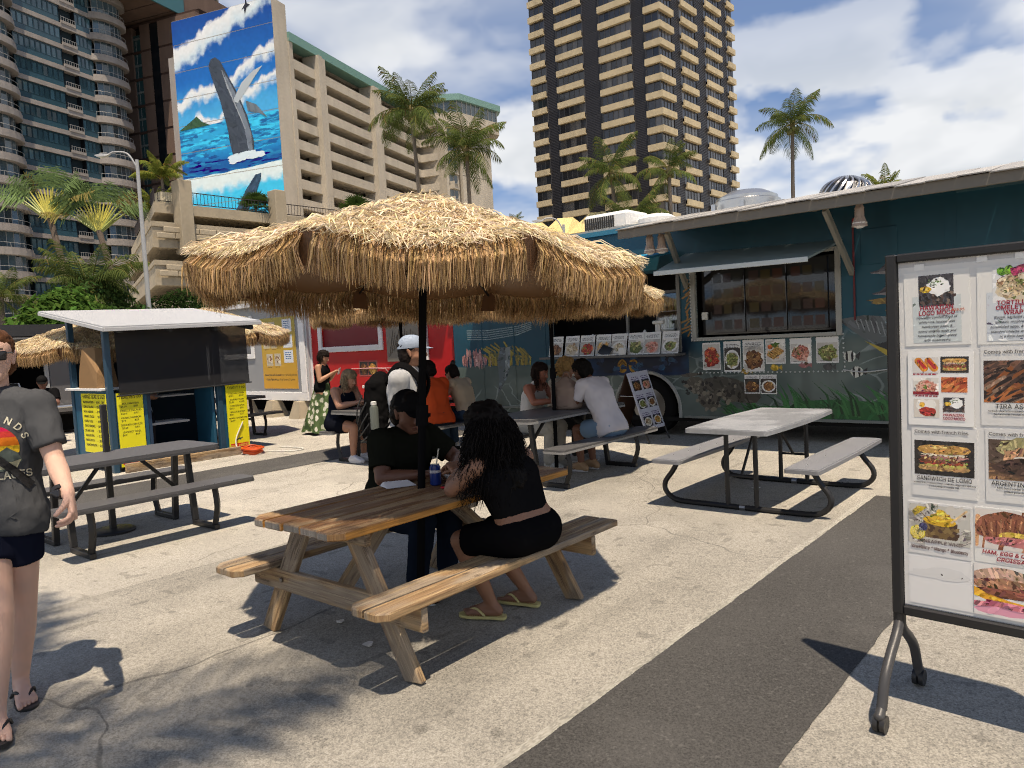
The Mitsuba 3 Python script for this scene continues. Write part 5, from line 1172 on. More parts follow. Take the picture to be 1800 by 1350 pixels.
def price_board(name, label, M, w, h, head, rows, red=True):
    L = [(sbox(0, 0, w, h), YEL)]
    if red: L.append((sbox(w*.06, h*.03, w*.94, h*.1), (.55, .02, .02)))
    L += dolphin_mark(w*.5, h*.165, w*.18) if red else []
    W = []; fs = w*.085 if red else w*.05
    W.append(at2(text(head, fs*1.25, True, True, width=w*.86), w*.5, h*.92))
    y = h*.84
    for a, b, c in rows:
        if red:
            W.append(at2(text(a, fs*.78, True, True, width=min(w*.88, .75*fs*len(a))), w*.5, y)); y -= fs*1.35
            W += [at2(text(b, fs*.78, True), w*.12, y), at2(text(c, fs*.78, True), w*.62, y)]; y -= fs*1.95
        else:
            W += [at2(text(a, fs*.72, True, width=min(w*.42, fs*.62*len(a))), w*.07, y), at2(text(b, fs*.72, True), w*.60, y), at2(text(c, fs*.72, True), w*.80, y), at2(bx(w*.52, w*.57, fs*.3, fs*.36, 0, .0006), 0, y)]; y -= fs*1.55
    t = poster(name, label, M, w, h, L, W, (.035, .03, .01), 'price board', None, YEL, .012)
    if red: add('strip_lettering', moved(at2(text('BEST PRICES', h*.035, True, True), w*.5, h*.048, .0022), M), 'satin', t, (.75, .6, .1))
    return t
price_board('price_board', 'wide yellow price board on the left side of the ticket kiosk', frame((-11.93, KY-.035, .26), (1, 0, 0), (0, 0, 1), (0, -1, 0)), .90, .86, 'HAWAII TICKETS 2 GO',
    [(a, b, c) for a, b, c in zip(['POLYNESIAN SHOW', 'CIRCLE ISLAND', 'PEARL HARBOR', 'DINNER CRUISE', 'SUNSET SAIL', 'TURTLE SNORKEL', 'ISLAND TOUR', 'PARASAILING', 'WHALE WATCH', 'SHARK ADVENTURE'], ['$149', '$119', '$79', '$149', '$69', '$89', '$120', '$119', '$85', '$139'], ['$89', '$79', '$39', '$99', '$49', '$69', '$100', '$95', '$75', '$79'])], False)
price_board('price_board', 'narrow yellow price board left of the dark kiosk opening', frame((KX+.03, 4.43, .07), (0, 1, 0), (0, 0, 1), (1, 0, 0)), .36, 1.05, 'TICKETS 2 GO', [('POLYNESIAN', '$149', '$89'), ('CIRCLE ISLAND', '$119', '$79'), ('PEARL HARBOR', '$79', '$39'), ('DINNER CRUISE', '$149', '$99'), ('SUNSET SAIL', '$69', '$49')])
price_board('price_board', 'narrow yellow price board with a leaping animal emblem right of the kiosk opening', frame((KX+.05, 6.06, .06), (0, 1, 0), (0, 0, 1), (1, 0, 0)), .35, 1.06, 'TICKETS 2 GO', [('DOLPHIN SWIM', '$119', '$109'), ('ISLAND TOUR', '$120', '$100'), ('PARASAILING', '$119', '$95'), ('WHALE WATCH', '$85', '$75'), ('SHARK ADVENTURE', '$139', '$79')])
one('cardboard_box', 'brown cardboard carton with folded up flaps on the kiosk counter', 'cardboard box', trimesh.convex.convex_hull(A([[-11.85, 4.28, 1.203], [-11.2, 4.28, 1.203], [-11.85, 4.58, 1.203], [-11.2, 4.58, 1.203], [-11.86, 4.3, 1.42], [-11.22, 4.3, 1.42], [-11.5, 4.4, 1.78], [-11.68, 4.3, 1.78], [-11.45, 4.58, 1.75]])), 'matte', (.27, .17, .09))
cd = []
rr = np.random.default_rng(6)
for i in range(9):
    a = np.linspace(0, 2*PI, 26)+rr.random()*6; r0 = .13+.05*rr.random()
    cd.append(tube(np.c_[-10.70+.16*1+r0*np.cos(a)*1.1-.12, 6.28+r0*np.sin(a)*.9, .02+.012*i+.01*np.sin(3*a)], .009, 6, caps=False))
one('extension_cord', 'coiled orange extension cord on the ground by the kiosk', 'cord', join(cd), 'satin', (.62, .09, .015))
one('cable', 'thin pale cable lying on the concrete behind the orange cord', 'cable', tube(spline([(-10.93, 6.3, .5), (-10.92, 6.15, .2), (-10.8, 6.2, .03), (-10.6, 6.5, .012), (-10.2, 6.7, .012), (-10.3, 6.95, .012), (-10.9, 6.9, .012)], 8), .01, 6), 'satin', (.6, .6, .56))

# ================================================================ TABLES
def gray_table(label, cx, y0, tone, group=None):
    """resin top and benches on a bent tube frame"""
    t = thing('picnic_table', label, 'picnic table', group); L = 1.72; y1 = y0+L
    def slab(x0, x1, ya, yb, z, th, bow):
        yy = np.linspace(0, 1, 13); r = bow*np.sin(PI*yy); P = np.r_[np.c_[x0-r, ya+(yb-ya)*yy], np.c_[x1+r, ya+(yb-ya)*yy][::-1]]
        g = Polygon(P).buffer(-.03).buffer(.03); lip = g.buffer(-.014)
        return join([prism(g, z-th, z-.006), prism(lip, z-.006, z)])
    add('tabletop', slab(cx-.36, cx+.36, y0, y1, .75, .042, .035), 'resin_top', t)
    for s in (-1, 1): add('bench', slab(cx+s*.60-.14, cx+s*.60+.14, y0+.07, y1+.25, .445, .038, .012), 'satin', t, tone)
    dk = (.016, .016, .017)
    for y in (y0+.33, y1-.10):
        pts = [(-.60, .40), (-.66, .30), (-.735, .20), (-.74, .12), (-.68, .055), (-.58, .028), (-.3, .025), (.3, .025), (.58, .028), (.68, .055), (.74, .12), (.735, .20), (.66, .30), (.60, .40)]
        add('frame', tube(spline([(cx+a, y, b) for a, b in pts], 6), .024, 9), 'satin', t, dk, smooth=40)
        for s in (-.13, .13): add('leg', tube([(cx+s, y, .03), (cx+s, y, .71)], .021, 9), 'satin', t, dk)
        add('clamp', tube([(cx-.02, y, .025), (cx+.03, y, .025)], .028, 9), 'metal', t, (.4, .4, .4))
        c = (y0+y1)/2; add('brace', tube([(cx, y, .30), (cx, c+(y-c)*.35, .70)], .013, 7), 'satin', t, dk); add('brace_bar', tube([(cx-.13, y, .30), (cx+.13, y, .30)], .012, 7), 'satin', t, dk)
    return t
def f_resin(p, n, uv):
    a = fbm(p.x*9, p.y*5, 2., 4); s = fbm(p.x*3, p.y*3, 5., 4); f = noise(p.x*60, p.y*60, 1.)
    g = .25+.08*(a-.5)+.04*(f-.5); st = smoothstep(.42, .62, s)*(.35+.6*a)
    top = smoothstep(.6, .9, n.z)
    g = g*(1-.42*st*top)
    return mi.Color3f(g*.96, g, g*1.05)
pmat('resin_top', f_resin, .55, None, .35)
gray_table('empty grey resin picnic table in the sun in front of the truck', -2.63, 5.84, (.19, .195, .21))
def frame_table(label, cx, y0, L, tone, top, group=None, plank_mat='satin'):
    """moulded plank top and benches on flat steel side frames"""
    t = thing('picnic_table', label, 'picnic table', group); y1 = y0+L; dk = (.015, .015, .016)
    add('tabletop', prism(sbox(cx-.36, y0, cx+.36, y1).buffer(-.06).buffer(.06), .705, .75), plank_mat, t, top)
    add('top_edge', prism(sbox(cx-.365, y0-.005, cx+.365, y1+.005).buffer(-.06).buffer(.06), .70, .722), 'satin', t, tone)
    for s in (-1, 1):
        b = add('bench', prism(sbox(cx+s*.59-.14, y0+.05, cx+s*.59+.14, y1+.12).buffer(-.05).buffer(.05), .405, .445), plank_mat, t, top)
        add('edge', prism(sbox(cx+s*.59-.143, y0+.047, cx+s*.59+.143, y1+.123).buffer(-.05).buffer(.05), .402, .424), 'satin', b, tone)
    for y in (y0+.30, y1-.22):
        for s in (-1, 1):
            add('leg', bar((cx+s*.12, y, .70), (cx+s*.20, y, .045), .05, .05), 'satin', t, dk)
            add('bench_leg', tube(spline([(cx+s*.60, y, .40), (cx+s*.625, y, .22), (cx+s*.56, y, .03)], 6), .03, 4), 'satin', t, dk)
            add('foot', bar((cx+s*.18, y, .025), (cx+s*.60, y, .025), .05, .045), 'satin', t, dk)
        c = (y0+y1)/2; add('brace', bar((cx, y, .28), (cx, c+(y-c)*.3, .69), .03, .03), 'satin', t, dk); add('cross_bar', bar((cx-.17, y, .30), (cx+.17, y, .30), .03, .04), 'satin', t, dk)
    return t
frame_table('dark grey picnic table in front of the ticket kiosk, a stanchion beside it', -7.03, 2.02, 1.58, (.06, .06, .063), (.085, .085, .09))
frame_table('grey picnic table with two diners in front of the truck serving window', -5.14, 5.95, 1.9, (.22, .22, .22), (.075, .075, .078))
frame_table('grey picnic table where the woman in navy and the man in orange sit', -8.03, 6.12, 2.0, (.18, .18, .18), (.085, .085, .085))
frame_table('picnic table mostly hidden behind the ticket kiosk', -13.3, 6.2, 1.8, (.08, .08, .08), (.07, .07, .075))
t_ = thing('stanchion', 'black queue stanchion with a round base beside the dark grey table', 'stanchion')
add('post', cb(-7.315, -7.265, 2.795, 2.845, .03, 1.19, .006), 'satin', t_, (.014, .014, .015))
add('base', lathe([(.19, 0), (.19, .015), (.17, .03), (.04, .035)], 30, (-7.29, 2.82, 0.002)), 'satin', t_, (.02, .02, .021), smooth=40)

rngW = np.random.default_rng(77)
def wooden_table():
    t = thing('wooden_picnic_table', 'weathered wooden picnic table under the big thatched umbrella', 'picnic table')
    X0, Y0, L = -3.52, 2.02, 1.83; Yd = (0, 1, 0)
    for i in range(5):
        w = .142; x = X0+i*.148
        e = L+rngW.normal(0, .004); y = Y0+rngW.normal(0, .005)
        if i == 0: M = frame((x+w, y+e, .71), (0, -1, 0), (-1, 0, 0), (0, 0, 1)); M = frame((x+w, y+e, .71), (0, -1, 0), (-1, 0, 0), (0, 0, -1)); M[:3, 3] = (x+w, y+e, .75)
        M = frame((x, y, .71), Yd, (1, 0, 0), (0, 0, 1)) if i else frame((x+w, y, .71), Yd, (-1, 0, 0), (0, 0, 1))
        # corner cut at the near end: flip along y so that x = L of the board lies near
        Mn = frame((M[0, 3], y+e, .71), (0, -1, 0), M[:3, 1], (0, 0, 1))
        wood(t, 'tabletop_board', e, w, .04+.002*rngW.random(), Mn, rngW, 'table_wood', clip=.06 if i in (0, 4) else 0.)
    for cx, nm in ((-3.815, -1), (-2.625, 1)):
        for j in range(2):
            x = cx-.127+j*.129; w = .125; inner = (nm < 0) == (j == 1)
            e = L+.09+rngW.normal(0, .004); y = Y0+.0
            out = -1 if (j == 0) else 1
            ox = x+w if out < 0 else x
            wood(t, 'bench_board', e, w, .04, frame((ox, y+e, .39), (0, -1, 0), (out, 0, 0), (0, 0, 1)), rngW, clip=.045)
    for y in (Y0+.31, Y0+1.62):
        for s in (-1, 1):
            a, b = A([-3.22+s*.20, y, .70]), A([-3.22+s*.60, y, .0]); d = unit(b-a); Ln = np.linalg.norm(b-a)
            n = np.cross(d, (0, 1, 0)); m, uv = plank(Ln+.02, .135, .04, rngW)
            M = frame(a-n*.0675-A([0, .02, 0]), d, n, np.cross(d, n)); mm = moved(m, M); v = mm.vertices; v[:, 2] = np.clip(v[:, 2], .002, .708)
            add('leg', mm, 'weathered_wood', t, uv=uv)
        yo = y-.045 if y < 3 else y+.045
        wood(t, 'seat_beam', 1.42, .12, .04, frame((-3.93, yo-.02, .266), (1, 0, 0), (0, 0, 1), (0, -1, 0)) if False else frame((-3.93, yo+.02, .266), (1, 0, 0), (0, 0, 1), (0, -1, 0)), rngW)
        wood(t, 'top_batten', .66, .09, .04, frame((-3.55, yo+.02, .618), (1, 0, 0), (0, 0, 1), (0, -1, 0)), rngW)
        c = Y0+.95; a, b = A([-3.22, y+(.06 if y < c else -.06), .31]), A([-3.22, c+(y-c)*.28, .69]); d = unit(b-a); n = np.cross(d, (1, 0, 0))
        m, uv = plank(np.linalg.norm(b-a), .09, .04, rngW); add('brace', moved(m, frame(a-n*.045-A([.02, 0, 0]), d, n, np.cross(d, n))), 'weathered_wood', t, uv=uv)
        for s in (-1, 1): add('bolt', moved(lathe([(.014, 0), (.014, .006), (.006, .01)], 8), frame((-3.22+s*.42, yo-.026 if y < 3 else yo+.026, .33), (1, 0, 0), (0, 0, 1), (0, -1, 0))), 'metal', t, (.2, .19, .18))
def f_tablewood(p, n, uv):
    u, v = uv.x, uv.y
    gr = fbm(u*3., v*60., 3., 4); g2 = noise(u*7., v*220., 1.); wear = smoothstep(.42, .62, fbm(u*3.5, v*14., 12., 4))
    stain = mix(mi.Color3f(.11, .052, .026), mi.Color3f(.20, .105, .045), gr)
    bare = mix(mi.Color3f(.30, .215, .12), mi.Color3f(.42, .30, .165), gr)
    side = 1-smoothstep(.5, .8, n.z)
    c = mix(stain, bare, wear*.55)
    c = mix(c, mix(mi.Color3f(.30, .135, .028), mi.Color3f(.42, .21, .05), gr), side*smoothstep(.3, .6, dr.abs(n.x)))
    c = mix(c, mi.Color3f(.21, .19, .165)*(.6+.8*gr), smoothstep(.6, .9, dr.abs(n.y)))
    return c*(.7+.6*g2)
pmat('table_wood', f_tablewood, .6, (lambda p, n, uv: fbm(uv.x*3., uv.y*80., 3., 3), .003), .3)
wooden_table()

# ================================================================ THATCHED UMBRELLAS
def umbrella_parts(seed, n_top=11000, n_fr=8600, R=1.25, dz=.43, fr=.18):
    rng = np.random.default_rng(seed); apo = R*math.cos(PI/8)
    def rim(a):
        """distance of the octagon's edge at angle a"""
        q = (a+PI/8) % (PI/4)-PI/8; return apo/np.cos(q)
    def surf(a, u):
        """point of the canopy at angle a, share u of the way to the rim; sags between ribs"""
        q = np.abs(((a+PI/8) % (PI/4)-PI/8)/(PI/8)); r = rim(a)*u
        return np.stack([r*np.cos(a), r*np.sin(a), dz*(1-u**.92)-.065*(1-q**1.6)*u**3-.02*np.sin(PI*np.clip(u, 0, 1))*(1-q**1.5)], -1)
    # corners of the octagon at odd multiples of 22.5 degrees
    aa = np.linspace(0, 2*PI, 97)[:-1]; us = np.linspace(0, 1, 9)
    V = np.concatenate([surf(aa, np.full(96, u)) for u in us]); V[:, 2] -= .012
    F = []
    for i in range(8):
        j = np.arange(96); k = (j+1) % 96; F += [np.stack([i*96+j, i*96+k, (i+1)*96+k], 1), np.stack([i*96+j, (i+1)*96+k, (i+1)*96+j], 1)]
    canopy = trimesh.Trimesh(V, np.vstack(F), process=False)
    def ribbons(P0, P1, P2, w, col):
        """two-segment straw blades"""
        n = len(P0); d = P2-P0; s = np.cross(d, rng.normal(size=(n, 3))); s /= np.linalg.norm(s, axis=1, keepdims=True)+1e-9; s = s*w[:, None]
        V = np.stack([P0-s, P0+s, P1-s, P1+s, P2-s*.3, P2+s*.3], 1).reshape(-1, 3); k = np.arange(n)[:, None]*6
        return trimesh.Trimesh(V, np.vstack([k+[0, 1, 3], k+[0, 3, 2], k+[2, 3, 5], k+[2, 5, 4]]), process=False), np.repeat(col, 6, 0)
    def cols(n, base):
        c = lin(base)*(.55+.75*rng.random((n, 1)))*A([1+.12*rng.random(n), np.ones(n), .8+.35*rng.random(n)]).T
        dk = rng.random(n) < .12; c[dk] *= .45; return c
    n = n_top; a = rng.random(n)*2*PI; u = np.sqrt(rng.random(n))*1.0; lay = rng.random(n)
    p0 = surf(a, u)+A([0, 0, 1])*(.006+.022*lay[:, None])
    tw = rng.normal(0, .42, n); l = (.10+.16*rng.random(n)); a2 = a+tw*l/np.maximum(u*R, .12); u2 = np.minimum(u+l*np.cos(tw)/R, 1.05)
    p2 = surf(a2, u2)+A([0, 0, 1])*(.004+.03*rng.random(n)[:, None])+rng.normal(0, .006, (n, 3)); p1 = (p0+p2)/2+A([0, 0, 1])*(.008+.03*rng.random((n, 1))**2)
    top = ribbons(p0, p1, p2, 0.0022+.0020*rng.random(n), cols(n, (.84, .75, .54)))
    parts = []
    for k in range(8):   # fringe valance, one panel between each two ribs
        n = n_fr//8; q = (rng.random(n)-.5)*.955*PI/4; a = k*PI/4+q; lay = rng.random(n)
        edge = surf(a, np.full(n, 1.0)); rad = np.stack([np.cos(a), np.sin(a), 0*a], -1); out = np.stack([math.cos(k*PI/4)+0*a, math.sin(k*PI/4)+0*a, 0*a], -1)
        lift = 0*q; ln = fr*(.82+.22*rng.random(n)+.10*meshkit.noise(np.stack([a*9, a*0, a*0+k], -1), seed))-lift*.6
        p0 = edge-rad*.03*lay[:, None]+A([0, 0, 1])*(.012+.012*rng.random(n)[:, None])
        sw = rng.normal(0, .009, (n, 3)); p1 = edge+out*(.022+.035*lay[:, None])+A([0, 0, -1])*(ln*.42)[:, None]+sw*.5; p2 = edge+out*(.004+.05*lay[:, None]*rng.random((n, 1)))+A([0, 0, -1])*ln[:, None]+sw*1.6
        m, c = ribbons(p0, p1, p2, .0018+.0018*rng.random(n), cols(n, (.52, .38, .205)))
        parts.append((m, c))
    ribs = [tube([(.05*math.cos(b), .05*math.sin(b), dz-.06), tuple(surf(A([b]), A([.55]))[0]-A([0, 0, .045])), tuple(surf(A([b]), A([.985]))[0]-A([0, 0, .04]))], .008, 6) for b in [(k+.5)*PI/4 for k in range(8)]]
    struts = [tube([(.03*math.cos(b), .03*math.sin(b), dz-.50), tuple(surf(A([b]), A([.52]))[0]-A([0, 0, .05]))], .006, 5) for b in [(k+.5)*PI/4 for k in range(8)]]
    flaps = []
    for k in range(8):
        b = (k+.5)*PI/4; c = surf(A([b]), A([1.0]))[0]; r_ = A([math.cos(b), math.sin(b), 0]); s_ = A([-math.sin(b), math.cos(b), 0])
        flaps.append(trimesh.Trimesh(A([c-s_*.045+A([0, 0, .012]), c+s_*.045+A([0, 0, .012]), c+s_*.055-A([0, 0, .15])-r_*.035, c-s_*.055-A([0, 0, .15])-r_*.035]), A([[0, 1, 2], [0, 2, 3]]), process=False))
    hub = lathe([(.045, dz-.12), (.05, dz-.06), (.03, dz-.02)], 14); run = lathe([(.034, dz-.56), (.04, dz-.50), (.034, dz-.45)], 12)
    return dict(canopy=canopy, top=top, fringe=parts, ribs=ribs, struts=struts, flaps=flaps, hub=hub, runner=run, dz=dz)
UP = umbrella_parts(3)
def shared(d): return d
_ud = None
def umbrella(label, base, rim_z, axis, rot, scale=1.0, full=True, label_cat='umbrella', base_plate=False):
    global _ud
    if _ud is None:
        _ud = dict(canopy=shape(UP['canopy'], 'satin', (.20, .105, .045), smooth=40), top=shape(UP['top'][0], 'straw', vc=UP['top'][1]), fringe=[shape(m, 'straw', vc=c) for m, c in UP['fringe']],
                   rib=[shape(m, 'satin', (.02, .018, .016)) for m in UP['ribs']], strut=[shape(m, 'satin', (.02, .018, .016)) for m in UP['struts']], flap=[shape(m, 'satin', (.13, .065, .03)) for m in UP['flaps']], hub=shape(UP['hub'], 'satin', (.02, .02, .02)), runner=shape(UP['runner'], 'satin', (.02, .02, .02)))
    t = thing('thatched_umbrella', label, label_cat, 'thatched raffia umbrellas over the tables')
    ax = unit(axis); x = unit(np.cross((0, 1, 0), ax)); y = np.cross(ax, x)
    c, s = math.cos(rot), math.sin(rot); ex, ey = x*c+y*s, -x*s+y*c
    O = A([base[0], base[1], .0])+ax*rim_z/ax[2]
    M = frame(O, ex*scale, ey*scale, ax*scale); W = TF(M.tolist())
    def putp(nm, d, par=t): k = key_for(nm, par); scene[k] = {**d, 'to_world': W}; return k
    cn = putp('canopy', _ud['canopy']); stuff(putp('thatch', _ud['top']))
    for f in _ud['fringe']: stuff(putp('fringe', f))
    for k in range(8):
        putp('flap', _ud['flap'][k])
        if full: putp('rib', _ud['rib'][k]); putp('strut', _ud['strut'][k])
    putp('hub', _ud['hub']); putp('runner', _ud['runner'])
    top = O+ax*(UP['dz']-.03)*scale; bot = A([base[0], base[1], .0])
    add('pole', tube([bot, top], .023, 14), 'matte', t, (.009, .009, .010), smooth=40)
    b0 = bot+ax*1.18; add('crank', join([tube([b0-ax*.06, b0+ax*.06], .036, 10), tube([b0, b0+A([.766, .643, 0])*.05], .012, 6)]), 'matte', t, (.010, .010, .011))
    if base_plate: add('base', lathe([(.22, .003), (.22, .03), (.06, .05), (.04, .1)], 24, bot), 'satin', t, (.03, .03, .03))
    return t
TILT = A([.766, .643, 0])*.062
umbrella('big thatched umbrella over the wooden picnic table', (-3.24, 2.91), 2.035, A([TILT[0]-.029, TILT[1]+.035, 1]), math.radians(-44))
umbrella('thatched umbrella mostly hidden right behind the big one, by the truck', (-5.14, 6.85), 2.04, (0.01, 0, 1), math.radians(-28), 1.0, True)
umbrella('thatched umbrella hidden behind the big one, shading the woman in navy', (-8.03, 7.15), 2.12, (0, .01, 1), math.radians(-30), 1.0, True)
umbrella('thatched umbrella left of the kiosk in front of the black truck', (-13.2, 5.15), 1.84, (0.01, 0, 1), math.radians(-66), 1.12, True, base_plate=True)
umbrella('thatched umbrella right behind the kiosk, its right rim before the yellow banner', (-13.3, 7.1), 1.98, (0.02, 0, 1), math.radians(-62), 1.12, True)

# ================================================================ ROLLING MENU BOARD (right foreground)
BD = A([.9976, -.07, 0]); BN = A([-.07, -.9976, 0])
BW = frame((-.75, 3.27, 0), BD, (0, 0, 1), BN)
def menu_board():
    t = thing('menu_board', 'rolling white menu board in a black frame at the right edge', 'menu board'); W = .86; dk = (.014, .014, .015)
    add('panel', moved(bx(.02, W-.02, .43, 1.83, -.012, 0), BW), 'satin', t, (.50, .50, .50))
    add('paper_backing', moved(bx(.032, W-.04, .445, 1.795, .001, .003), BW), 'satin', t, (.62, .62, .61))
    add('frame', moved(cb(-.012, .028, .40, 1.85, -.03, .022, .006), BW), 'satin', t, dk); add('frame', moved(cb(W-.03, W+.012, .40, 1.85, -.03, .022, .006), BW), 'satin', t, dk)
    add('frame', moved(cb(.0285, W-.0305, 1.815, 1.85, -.03, .022, .006), BW), 'satin', t, dk); add('frame', moved(cb(.0285, W-.0305, .40, .44, -.03, .022, .006), BW), 'satin', t, dk)
    for s in (.008, W-.008):
        add('post', moved(tube([(s, 1.84, -.005), (s, .35, -.005)], .024, 12), BW), 'satin', t, dk, smooth=40)
        for q in (-1, 1):
            lg = add('leg', moved(tube(spline([(s, .37, -.005), (s, .32, q*.04), (s, .26, q*.12), (s, .19, q*.19), (s, .085, q*.235)], 7), .0205, 10), BW), 'satin', t, (.045, .045, .048), smooth=40)
            ca = add('caster', moved(join([at2(tube([(-.022, 0, 0), (-.004, 0, 0)], .034, 18), s, .036, q*.25), at2(tube([(.004, 0, 0), (.022, 0, 0)], .034, 18), s, .036, q*.25)]), BW), 'satin', t, (.02, .02, .021), smooth=40)
            add('fork', moved(hull((s, .088, q*.238, .017), (s, .068, q*.262, .019), (s, .05, q*.235, .012)), BW), 'satin', ca, (.05, .05, .052), smooth=50)
    for x, y in ((.42, 1.80), (.53, 1.80), (.30, 1.80), (.09, 1.79)): add('tape', moved(cb(x, x+.035, y-.01, y+.014, .0035, .005, .001), BW), 'gloss', t, (.72, .72, .70))
    return t
menu_board()
RB = np.random.default_rng(41)
def bp(x0, y0, tilt=0., off=.006):
    c, s = math.cos(tilt), math.sin(tilt); o = A([-.75, 3.27, 0])+BD*x0+A([0, 0, y0])+BN*off
    return frame(o, BD*c+A([0, 0, s]), -BD*s+A([0, 0, c]), BN)
def egg_dish(w, h):
    L = [(sbox(0, 0, w, h), (.05, .048, .055))]
    for i in range(46): L.append((blob(w*RB.random(), h*.5*RB.random(), w*.05, RB, .5, 8), A([(.05, .03, .025), (.11, .07, .06), (.02, .014, .012), (.2, .15, .12)][RB.integers(4)])))
    L += [(blob(w*.58, h*.62, w*.34, RB, .14, 22, 1.0, .85), (.72, .73, .72)), (blob(w*.64, h*.6, w*.26, RB, .16, 20), (.80, .81, .80)), (blob(w*.2, h*.55, w*.17, RB, .12, 16, 1.0, .62), (.62, .36, .03)), (blob(w*.18, h*.57, w*.1, RB, .2, 12, 1., .6), (.75, .55, .12))]
    for i in range(20): L.append((blob(w*(.3+.4*RB.random()), h*(.6+.25*RB.random()), w*.022, RB, .4, 7, 1.4), A([(.08, .16, .05), (.16, .26, .10), (.03, .03, .03)][i % 3])))
    return L
def stripes(w, h, bg, cols, ang, n, thick, seed=0):
    r = np.random.default_rng(seed); L = [(sbox(0, 0, w, h), bg)]
    for i in range(n):
        x, y = w*r.random(), h*r.random(); l = w*(.1+.3*r.random()); a = ang+r.normal(0, .18)
        L.append((LineString([(x-l*math.cos(a), y-l*math.sin(a)), (x, y+.02*w*r.random()), (x+l*math.cos(a), y+l*math.sin(a))]).buffer(thick*(.5+r.random())), A(cols[r.integers(len(cols))])*(.6+.8*r.random())))
    return [(q.intersection(sbox(0, 0, w, h)), c) for q, c in L]
RED, INK = (.30, .02, .04), (.03, .035, .05)
def lines(ls, x, y, h, dy, **k): return text_lines(ls, x, y, h, dy, **k)
GP = 'menu sheets pinned on the rolling board'
w, h = .226, .285
t_ = poster('menu_sheet', 'menu sheet of an egg and gravy dish, top left on the rolling board', bp(.054, 1.487, .01), w, h, [(sbox(.03, .012, .196, .19), (.50, .55, .56))]+put(egg_dish(.12, .12), .053, .15), lines(['Hawaiian comfort food of', 'white rice, topped with', 'hamburger patty, &', 'sunny side up eggs and', 'homemade brown gravy', 'with mushrooms'], w/2, .104, .0085, .0175, italic=.25), INK, 'menu sheet', GP, fleck=(.006, 420))
add('title', moved(at2(join([at2(text('HAWAIIAN', .017, True, True, width=.115), w/2, .137), at2(text('LOCO MOCO', .017, True, True, width=.125), w/2, .117)]), 0, 0, .0022), bp(.054, 1.487, .01)), 'satin', t_, RED)
add('price', moved(at2(text('$18.95', .009, True), .165, .128, .003), bp(.054, 1.487, .01)), 'satin', t_, (.45, .12, .06))
t_ = poster('menu_sheet', 'menu sheet of a tortilla wrap with green and purple garnish, top right on the board', bp(.301, 1.486, 0.), w, h, [(sbox(.03, .012, .2, .19), (.52, .56, .60))]+put(dish(.14, .13, 'heap', 'pale', RB, 44, (.62, .63, .63))+[(blob(.03+.02*i, .112+.006*(i % 2), .016, RB, .2, 10), [(.10, .25, .02), (.16, .32, .04), (.30, .03, .09), (.36, .05, .12)][min(3, i)]) for i in range(5)], .05, .15), lines(['Bacon, sausage patty,', 'spinach, mushrooms,', 'scrambled eggs, & melted', 'blended cheese wrapped', 'in a flour tortilla'], w/2, .094, .0085, .0175, italic=.25), INK, 'menu sheet', GP, fleck=(.006, 420))
add('title', moved(at2(join([at2(text(s, .015, True, True), w/2, .143-.018*i) for i, s in enumerate(['TORTILLA', 'OMELETTE', 'WRAP'])]), 0, 0, .0022), bp(.301, 1.486)), 'satin', t_, RED)
L = []
for i, (x, y, ww, hh, d) in enumerate([(.018, .205, .09, .06, 0), (.115, .205, .095, .062, 1), (.018, .12, .09, .065, 2), (.117, .13, .088, .058, 3), (.02, .03, .09, .072, 4), (.125, .055, .07, .055, 5)]):
    if d == 0: q = [(sbox(0, 0, ww, hh), (.6, .58, .55))]+[(LineString([(.02+.035*j, .045), (.04+.035*j, .018)]).buffer(.014), (.55, .20, .03)) for j in (0, 1)]+[(LineString([(.021+.035*j, .046), (.042+.035*j, .02)]).buffer(.006), (.42, .03, .03)) for j in (0, 1)]
    elif d == 1: q = dish(ww, hh, 'bun', 'red', RB)
    elif d == 2: q = dish(ww, hh, 'heap', 'pink', RB, 26, (.62, .60, .56))
    elif d == 3: q = stripes(ww, hh, (.55, .16, .05), [(.45, .08, .03), (.62, .25, .08), (.3, .05, .02)], .5, 26, .003, 3)
    elif d == 4: q = [(sbox(0, 0, ww, hh), (.6, .56, .5)), (blob(.03, .05, .022, RB, .1), (.75, .73, .68)), (blob(.03, .05, .01, RB, .1), (.62, .36, .05)), (blob(.06, .052, .02, RB, .1), (.75, .73, .68)), (blob(.05, .022, .03, RB, .15, 14, 1.1, .6), (.36, .04, .03))]
    else: q = egg_dish(ww, hh)
    L += put(q, x, y)
    if d in (0, 2): L += scribble(x+ww/2, y-.008, ww, .005, 1, RB, (.3, .02, .03))
    if d == 2: L.append((sbox(x, y-.001, x+ww, y+.012), (.25, .02, .03)))
t_ = poster('menu_sheet', 'menu sheet with six small sandwich photos, second row left on the board', bp(.06, 1.178, -.008, .009), .226, .288, L, [at2(text('HAWAIIAN', .010, True, True, width=.07), .158, .038), at2(text('LOCO MOCO', .010, True, True, width=.075), .16, .024)], RED, 'menu sheet', GP, (.72, .72, .71), fleck=(.005, 420))
def fries_sheet(label, x, y, tl, pic, title, sub, w=.226, h=.275):
    t = poster('menu_sheet', label, bp(x, y, tl), w, h, put(pic, .010, .085), [at2(text(title, .0165, False, True, width=min(.19, .0135*len(title))), w/2, .063)]+lines(sub, w/2, .05, .0068, .012), (.02, .02, .02), 'menu sheet', GP, (.62, .62, .61), fleck=(.007, 480))
    add('handwriting', moved(at2(text('Comes with french fries', .0125, width=.185, italic=-.08), .012, h-.026, .0022), bp(x, y, tl)), 'satin', t, (.03, .03, .035))
